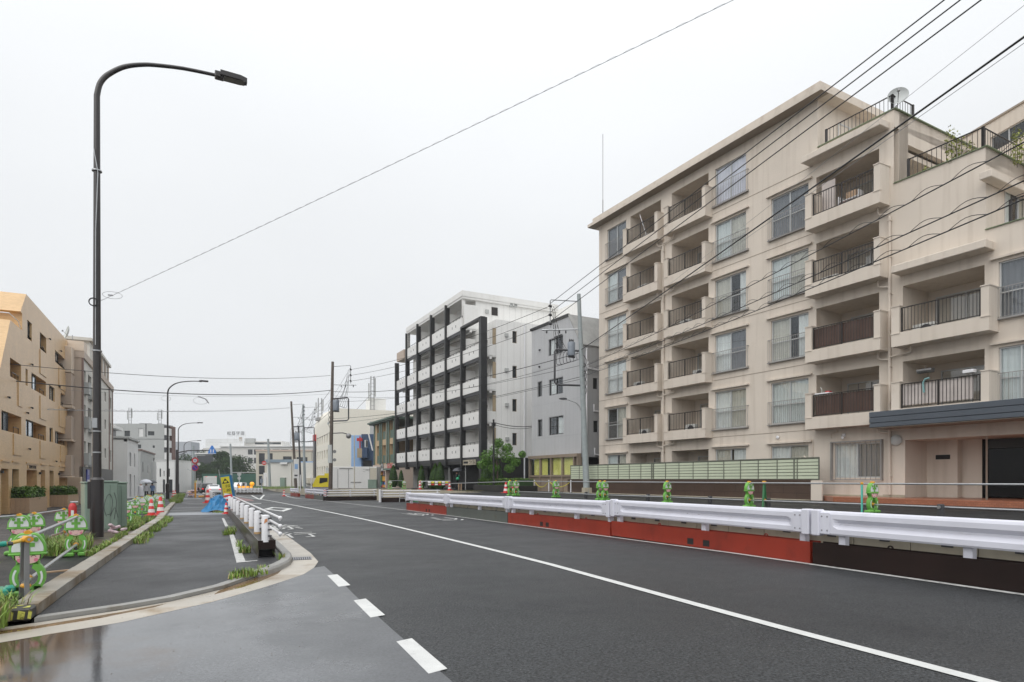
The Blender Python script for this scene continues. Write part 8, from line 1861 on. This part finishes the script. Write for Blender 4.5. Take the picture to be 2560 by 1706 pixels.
# ================================================================== vehicles
def car(u, D, rz, label, paint, kind='sedan', front=False, name='car'):
    x, y = at(u, D); t = thing(name, label, 'car', (x,y,gz(y)-0.06), rz)
    # local: rear at -y side facing the camera
    if kind == 'sedan': pr = [(0.0,0.32),(0.0,0.85),(0.15,0.95),(0.75,1.0),(1.25,1.42),(2.6,1.45),(3.3,0.98),(4.3,0.82),(4.45,0.6),(4.45,0.3)]; w = 1.72
    elif kind == 'van': pr = [(0,0.35),(0,1.0),(0.12,1.75),(0.4,1.9),(3.0,1.92),(3.7,1.15),(4.2,1.0),(4.25,0.35)]; w = 1.7
    else: pr = [(0,0.4),(0,0.95),(0.25,1.6),(0.6,1.72),(2.9,1.72),(3.5,1.08),(4.3,0.95),(4.4,0.35)]; w = 1.8
    mb = MB(); n = len(pr)
    for i in range(n): pass
    def ring(x, s): return [(x*(1 if z < 1.0 else 0.86), yy, z) for yy, z in pr]
    L_ = ring(-w/2,1); R_ = ring(w/2,1); mb.add(L_+R_, [tuple(range(n-1,-1,-1)), tuple(range(n,2*n))]+[(k,(k+1)%n,n+(k+1)%n,n+k) for k in range(n)]); mb.obj('body', M[paint], t)
    wz0, wz1 = (1.0,1.38) if kind == 'sedan' else (1.08,pr[3][1]-0.1)
    ya, yb = (0.80,1.2) if kind == 'sedan' else (0.015,0.2)
    MB().add([(-w*0.38,ya-0.02,wz0),(w*0.38,ya-0.02,wz0),(w*0.34,yb-0.02,wz1),(-w*0.34,yb-0.02,wz1)],[(0,1,2,3)]).obj('rear_window', M['glassdark'], t)
    fx0 = {'sedan':(3.28,2.62),'van':(3.68,3.02)}.get(kind,(3.48,2.92)); MB().add([(-w*0.38,fx0[0]+0.02,1.02),(w*0.38,fx0[0]+0.02,1.02),(w*0.36,fx0[1]+0.03,wz1),(-w*0.36,fx0[1]+0.03,wz1)],[(0,1,2,3)]).obj('windscreen', M['glassdark'], t)
    for s in (-1,1): MB().add([(s*w*0.445,1.3,1.03),(s*w*0.445,3.1 if kind!='sedan' else 2.9,1.03),(s*w*0.436,2.5,wz1),(s*w*0.436,1.4,wz1)],[(0,1,2,3)]).obj('side_window', M['glassdark'], t)
    wm = cached('wheel', lambda: MB().tube([(-0.1,0,0),(0.1,0,0)],0.31,14).mesh('wheel', M['tyre']))
    for sx_ in (-1,1):
        for yy in (0.8,3.4): link('wheel', wm, t, (sx_*(w/2-0.09),yy,0.31))
    for s in (-1,1):
        MB().box(s*w*0.40-0.13,s*w*0.40+0.13,-0.015,0.02,0.68,0.86).obj('tail_lamp', M['taillight'], t)
        MB().box(s*w*0.36-0.14,s*w*0.36+0.14,pr[-1][0]-0.05,pr[-1][0]+0.015,0.62,0.76).obj('headlight', M['headlight'] if front else M['white'], t)
    MB().box(-0.2,0.2,-0.02,0.0,0.5,0.62).obj('number_plate', M['white'], t); MB().box(-w/2+0.05,w/2-0.05,0.1,4.2,0.18,0.34).obj('underbody', M['tyre'], t); return t
RZC = 0.10
car(537,93,RZC,'white car with lit red tail lamps behind the yellow banner','carwhite')
car(519,106,RZC,'black car ahead of the white car at the banner','cardark','suv'); 
x_, y_ = at(528,122); vt = thing('box_truck', 'white box truck seen from behind ahead of the queue', 'truck', (x_,y_,gz(y_)-0.06), RZC); MB().cbox(-1.0,1.0,0,4.2,0.75,3.1,0.05).obj('box', M['farwhite'], vt); MB().cbox(-0.95,0.95,4.25,5.6,0.5,2.2,0.1).obj('cab', M['farwhite'], vt); MB().box(-0.9,0.9,0.1,5.4,0.4,0.75).obj('chassis', M['tyre'], vt)
for sx_ in (-1,1):
    for yy in (0.9,4.8): link('wheel', _cache['wheel'], vt, (sx_*0.85,yy,0.31))
    MB().box(sx_*0.85-0.1,sx_*0.85+0.1,-0.02,0.0,3.0,3.08).obj('marker_lamp', M['taillight'], vt)
car(502,112,RZC-0.3,'dark car waiting near the round signs','cardark','suv')
car(608,128,math.pi-0.35,'white light van with lit headlights turning past the traffic island','carwhite','van',True)
x_, y_ = at(474,135); car(474,150,0.35,'pale van crossing at the street end below the signal','silver','van'); car(463,165,0.35,'white van behind the pale one at the street end','carwhite','van')
# yellow cab box truck broadside
tx_, ty_ = at(782,66); tk = thing('box_truck', 'box truck with yellow cab and white body parked broadside', 'truck', (tx_,ty_,-0.30), -YAW+0.02)
MB().cbox(2.05,6.75,-0.05,2.0,0.75,3.10,0.03).obj('cargo_box', M['farwhite'], tk)
for x0, x1, z0, z1 in ((2.62,2.65,0.85,2.85),(3.75,3.78,0.85,2.85),(5.98,6.01,0.7,3.08)): MB().box(x0,x1,-0.075,-0.05,z0,z1).obj('door_seam', M['insul'], tk)
MB().box(2.8,4.2,-0.09,-0.05,2.88,2.95).box(4.0,5.1,-0.09,-0.05,1.42,1.5).box(2.7,4.1,-0.09,-0.05,0.76,0.84).obj('rail_strip', M['greymetal'], tk)
MB().box(6.02,6.72,-0.09,-0.051,1.55,3.0).obj('open_door', M['creamdark'], tk)
lettering(tk, 'MY', 0.32, M['black'], (5.78,-0.06,2.72), 90, 0, 0.004); MB().box(5.25,5.52,-0.06,-0.05,2.80,2.83).box(5.25,5.52,-0.06,-0.05,2.6,2.63).obj('lettering', M['greymetal'], tk)
cabp = [(0.05,0.95),(0.0,1.15),(0.42,2.05),(0.6,2.15),(1.95,2.15),(1.95,0.95)]; MB().plate(cabp,0.0,1.7,ch=0.04).obj('cab', M['yellowtruck'], tk); MB().box(0.05,1.95,-0.01,1.7,0.42,0.95).obj('cab_base', M['navytruck'], tk); MB().box(0.03,1.96,-0.025,-0.012,0.80,0.86).obj('white_stripe', M['white'], tk)
wp = [(0.68,1.34),(0.74,1.92),(1.55,1.92),(1.55,1.52),(1.15,1.44),(0.85,1.34)]; MB().plate(wp,-0.012,0.0).obj('side_window', M['glassdark'], tk); MB().add([(-0.012,0.1,1.18),(-0.012,1.6,1.18),(0.40,1.5,2.02),(0.40,0.2,2.02)],[(0,1,2,3)]).obj('windscreen', M['glassdark'], tk)
MB().box(0.0,6.7,0.2,1.8,0.35,0.75).obj('chassis', M['tyre'], tk); MB().box(1.3,2.2,0.2,1.5,2.2,3.0).obj('roof_unit', M['dish'], tk); MB().box(1.2,1.8,0.1,1.5,2.15,2.4).obj('roof_visor', M['yellowtruck'], tk)
wt = MB().tube([(0,-0.14,0),(0,0.14,0)],0.38,16).mesh('wheel', M['tyre'])
for x0 in (0.95,5.2):
    for y0 in (0.15,1.7): link('wheel', wt, tk, (x0,y0,0.38))
for k, u_ in enumerate((778,793,751,745)):
    x_, y_ = at(u_, 66+3*k); t = tag(MB().tube([(0,0,0),(0,0,1.9)],0.05,8).obj('marker_post', M['white'], None, (x_,y_,0.1)), ['first','second','third','fourth'][k]+' slim white post by the far guardrails, left of the truck', 'post', 'slim white posts at the junction'); t['label'] = ['slim white post in front of the truck windscreen','slim white post in front of the truck door','slim white post right of the leaning pole','slim white post close to the pale far pole'][k]
# ================================================================== people
def person(loc, rz, label, coat, legs, h=1.68, umb=None, hand=None, stride=0.12, coatlong=False, bag=None):
    t = thing('person', label, 'person', loc, rz); s = h/1.7
    J = {'pel':(0,0,0.92),'ch':(0,0.02,1.28),'nk':(0,0.02,1.45),'hd':(0,0.0,1.53),'ht':(0,0,1.68),'ls':(-0.18,0.02,1.38),'le':(-0.24,0.02,1.10),'lh':(-0.22,-0.14,0.92),'rs':(0.18,0.02,1.38),'re':(0.23,-0.04,1.12),'rh':(0.12,-0.22,1.22),
         'lk':(-0.10,-stride*0.6,0.50),'lf':(-0.10,-stride,0.07),'lt':(-0.10,-stride-0.16,0.03),'rk':(0.10,stride*0.3,0.50),'rf':(0.10,stride,0.07),'rt':(0.10,stride-0.16,0.03),'lp':(-0.09,0,0.86),'rp':(0.09,0,0.86)}
    E_ = [('pel','ch'),('ch','nk'),('nk','hd'),('hd','ht'),('ch','ls'),('ls','le'),('le','lh'),('ch','rs'),('rs','re'),('re','rh'),('pel','lp'),('lp','lk'),('lk','lf'),('lf','lt'),('pel','rp'),('rp','rk'),('rk','rf'),('rf','rt')]
    Rr = {'pel':(.15,.11),'ch':(.17,.11),'nk':(.055,.055),'hd':(.085,.095),'ht':(.07,.08),'ls':(.07,.07),'le':(.045,.045),'lh':(.035,.035),'rs':(.07,.07),'re':(.045,.045),'rh':(.035,.035),'lk':(.06,.06),'lf':(.045,.045),'lt':(.04,.035),'rk':(.06,.06),'rf':(.045,.045),'rt':(.04,.035),'lp':(.085,.085),'rp':(.085,.085)}
    names = list(J); me = bpy.data.meshes.new('body'); me.from_pydata([tuple(c*s for c in J[k]) for k in names], [(names.index(a),names.index(b)) for a,b in E_], [])
    o = bpy.data.objects.new('body', me); COL.objects.link(o); md = o.modifiers.new('skin','SKIN'); 
    for i, k in enumerate(names): me.skin_vertices[0].data[i].radius = tuple(r*s for r in Rr[k])
    me.skin_vertices[0].data[0].use_root = True; sd = o.modifiers.new('sub','SUBSURF'); sd.levels = 2; sd.render_levels = 2
    dg = bpy.context.evaluated_depsgraph_get(); dg.update(); m2 = bpy.data.meshes.new_from_object(o.evaluated_get(dg)); bpy.data.objects.remove(o)
    m2.name = 'body'; m2.materials.clear(); 
    for k in (coat, legs, 'skin', 'tyre'): m2.materials.append(M[k])
    for p in m2.polygons:
        z = p.center.z/s; p.material_index = 2 if z > 1.44 else (0 if z > 0.86 else (3 if z < 0.10 else 1)); p.use_smooth = True
    link('body', m2, t)
    MB().lathe([(0.093,0),(0.104,0.05),(0.09,0.10),(0.03,0.135)],(0,0.012,1.575*s),12).obj('hair' if coat != 'cloth_white' else 'hood', M['cloth_dark'] if coat != 'cloth_white' else M[coat], t, smooth=True)
    if coatlong: MB().lathe([(0.28,0.42*s),(0.25,0.7*s),(0.20,1.0*s),(0.19,1.3*s),(0.09,1.44*s)],(0,0.0,0),14).obj('rain_coat', M[coat], t, smooth=True)
    if bag: MB().ball((-0.2,-0.12,1.0*s),0.17,10,7,sz=0.9).ball((0.12,-0.16,1.25*s),0.10,8,6).obj('bag', M[bag], t, smooth=True)
    if umb:
        u_ = thing('umbrella', umb[1], 'umbrella', (loc[0],loc[1],loc[2]), rz); c = umb[2]
        mb = MB(); n = 8; R0 = 0.56; rings = []
        pr = [(0.0,0.30),(0.2,0.27),(0.38,0.18),(0.50,0.07),(0.56,-0.04)]
        vs = []; 
        for r, z in pr:
            for k in range(n*2):
                a = math.pi*k/n; rr = r*(1.0 if k % 2 == 0 else 0.95); vs.append((c[0]+rr*math.cos(a), c[1]+rr*math.sin(a), c[2]+z-(0.0 if k % 2 == 0 else -0.015*(r>0.4))))
        mb.add(vs,[(i*2*n+k,i*2*n+(k+1)%(2*n),(i+1)*2*n+(k+1)%(2*n),(i+1)*2*n+k) for i in range(4) for k in range(2*n)]); mb.obj('canopy', M[umb[0]], u_, fixn=False); MB().tube([(c[0],c[1],c[2]+0.34),(0.12*s,-0.22*s,1.18*s)],0.01,6).obj('shaft', M['galv'], u_)
    return t
x_, y_ = at(1142,56); person((x_,y_,0.56), rad(60), 'person in dark clothes with a bright green bag walking under an umbrella', 'cloth_dark','cloth_dark',1.65,('umbdark','dark grey umbrella held before the dark entrance of the flats',(0.05,-0.15,1.68)),bag='cloth_green')
x_, y_ = at(352,58); person((x_,y_,gz(y_)), rad(200), 'person in a long white rain coat near the white house', 'cloth_white','cloth_white',1.6,None,coatlong=True)
x_, y_ = at(366,60); person((x_,y_,gz(y_)), rad(190), 'person under a white umbrella beside the one in a rain coat', 'cloth_white','cloth_dark',1.6,('umbwhite','white umbrella held over the walker near the white house',(0.05,-0.1,1.66)))
x_, y_ = at(381,62); person((x_,y_,gz(y_)), rad(170), 'person in a pale blue shirt under a dark umbrella', 'cloth_blue','cloth_dark',1.6,('umbdark','dark blue umbrella tilted over the walker in pale blue',(0.15,-0.1,1.62)))
x_, y_ = at(596,108); person((x_,y_,gz(y_)), rad(180), 'road worker with orange vest and helmet behind the traffic island', 'cloth_orange','cloth_dark',1.7)
for k, u_ in enumerate((566,575,583,593)):
    x_, y_ = at(u_,150); t = tag(MB().tube([(0,0,0),(0,0,1.0)],0.10,8).tube([(-0.9,0,0.8),(0.9,0,0.8)],0.05,6).obj('bollard', M['white'] if k != 1 else M['yellow'], None, (x_,y_,gz(150))), 'x', 'bollard', 'far bollards before the green fence'); t['label'] = ['far white bollard left of the yellow one','far yellow bollard before the green fence','far white bollard at the foot of the grey pole','far white bollard right of the grey pole'][k]
# barricades before the dark entrance
x_, y_ = at(1090,54); bc = thing('barricade', 'low barricade with yellow and red bars before the dark entrance', 'barricade', (x_,y_,0.55), -0.35)
MB().tube([(-1.5,0,0),(-1.5,0,0.75)],0.03,6).tube([(1.2,0,0),(1.2,0,0.75)],0.03,6).tube([(-1.5,0,0.75),(1.2,0,0.75)],0.03,6).obj('frame', M['galv'], bc)
for k in range(6): MB().box(-0.7+0.3*k,-0.45+0.3*k,-0.05,0.05,0.6,0.75).obj('lamp', M['yellow'] if k % 2 else M['conewhite'], bc); MB().box(-0.7+0.3*k,-0.45+0.3*k,-0.05,0.05,0.42,0.55).obj('bar', M['cone'] if k % 2 else M['conewhite'], bc)
for k, u_ in enumerate((1147,1153)): 
    x_, y_ = at(u_,52); tag(MB().tube([(0,0,0),(0,0,0.55)],0.05,7).obj('stake', M['wood'], None, (x_,y_,0.56)), ['left','right'][k]+' of two short pale stakes below the umbrella walker', 'stake', 'two short stakes')
# ================================================================== grass and weeds
rg = random.Random(21)
def grass(name, spots, label=None):
    mb = MB()
    for (x, y, z, r, n, h) in spots: grass_clump(mb, (x,y,z), r, n, h, rg)
    o = mb.obj(name, [M['grass'], M['drygrass']], fixn=False); o['kind'] = 'stuff'; return o
sp = []
for k in range(60): 
    y = rg.uniform(7.75,8.75); sp.append((-1.95-rg.uniform(0.0,0.95)*(1 if y < 8.4 else 0.6), y, 0.0, 0.13, 26, 0.27))
for k in range(46): sp.append((rg.uniform(-3.3,-2.5), rg.uniform(14.9,17.6), 0.0, 0.2, 46, 0.25))
for k in range(22): sp.append((rg.uniform(-3.9,-3.2), rg.uniform(11.0,13.2), 0.0, 0.12, 60, 0.13))
for k in range(40): y = rg.uniform(14,19.5); sp.append((kx(y)-0.28-rg.uniform(0,0.12), y, 0.05, 0.07, 30, 0.10))
for k in range(70): y = rg.uniform(17.2,30); sp.append((kx(y)+rg.uniform(0.0,0.26), y, gz(y), 0.12, 30, 0.15))
for k in range(60): y = rg.uniform(22,31); sp.append((kx(y)-0.35-rg.uniform(0.0,0.9), y, gz(y)+0.02, 0.13, 60, 0.14))
for k in range(50): y = rg.uniform(52,72); sp.append((kx(y)-rg.uniform(-0.35,0.5), y, gz(y)+0.05, 0.18, 40, 0.25))
for k in range(30): y = rg.uniform(72,95); sp.append((kx(72)-0.03*(y-72)-rg.uniform(-0.4,0.5), y, gz(y)+0.05, 0.25, 40, 0.35))
grass('grass', sp)
sp = []
for (x,y,r,n,h,c) in ((0.52,10.62,0.16,70,0.13,5),(0.28,10.42,0.10,40,0.10,2),(0.78,11.15,0.06,30,0.10,2),(1.12,12.5,0.06,36,0.16,2),(0.60,14.1,0.08,60,0.19,3),(0.56,15.6,0.05,30,0.17,2),(0.47,19.4,0.10,60,0.20,4),(0.54,20.6,0.08,50,0.2,3),(0.5,34.6,0.25,80,0.10,3)):
    for k in range(c): sp.append((x+rg.uniform(-r,r),y+rg.uniform(-r,r),gz(y)+0.0,r*1.1,int(n*0.6),h*0.95))
for k in range(40): y = rg.uniform(37,58); sp.append((0.25-0.012*(y-37)+rg.uniform(-0.25,0.2), y, gz(y), 0.14, 40, 0.16))
grass('weeds', sp)
mb = MB()
for k in range(90):
    u_ = rg.uniform(620,760); x_, y_ = at(u_, rg.uniform(108,122)); grass_clump(mb, (x_,y_,gr(y_)-0.05), 0.5, 26, 0.55, rg)
o = mb.obj('far_weeds', [M['grass'], M['drygrass']], fixn=False); o['kind'] = 'stuff'
# crumbs of grit and leaves on the wet street
mb = MB()
for k in range(60):
    x_, y_ = rg.uniform(-1.2,1.5), rg.uniform(4.5,9.0); s = rg.uniform(0.003,0.007); mb.lathe([(s,0),(s*0.6,s*0.5),(0.0005,s*0.6)],(x_,y_,-0.0512),5)
o = mb.obj('grit', M['mud']); o['kind'] = 'stuff'
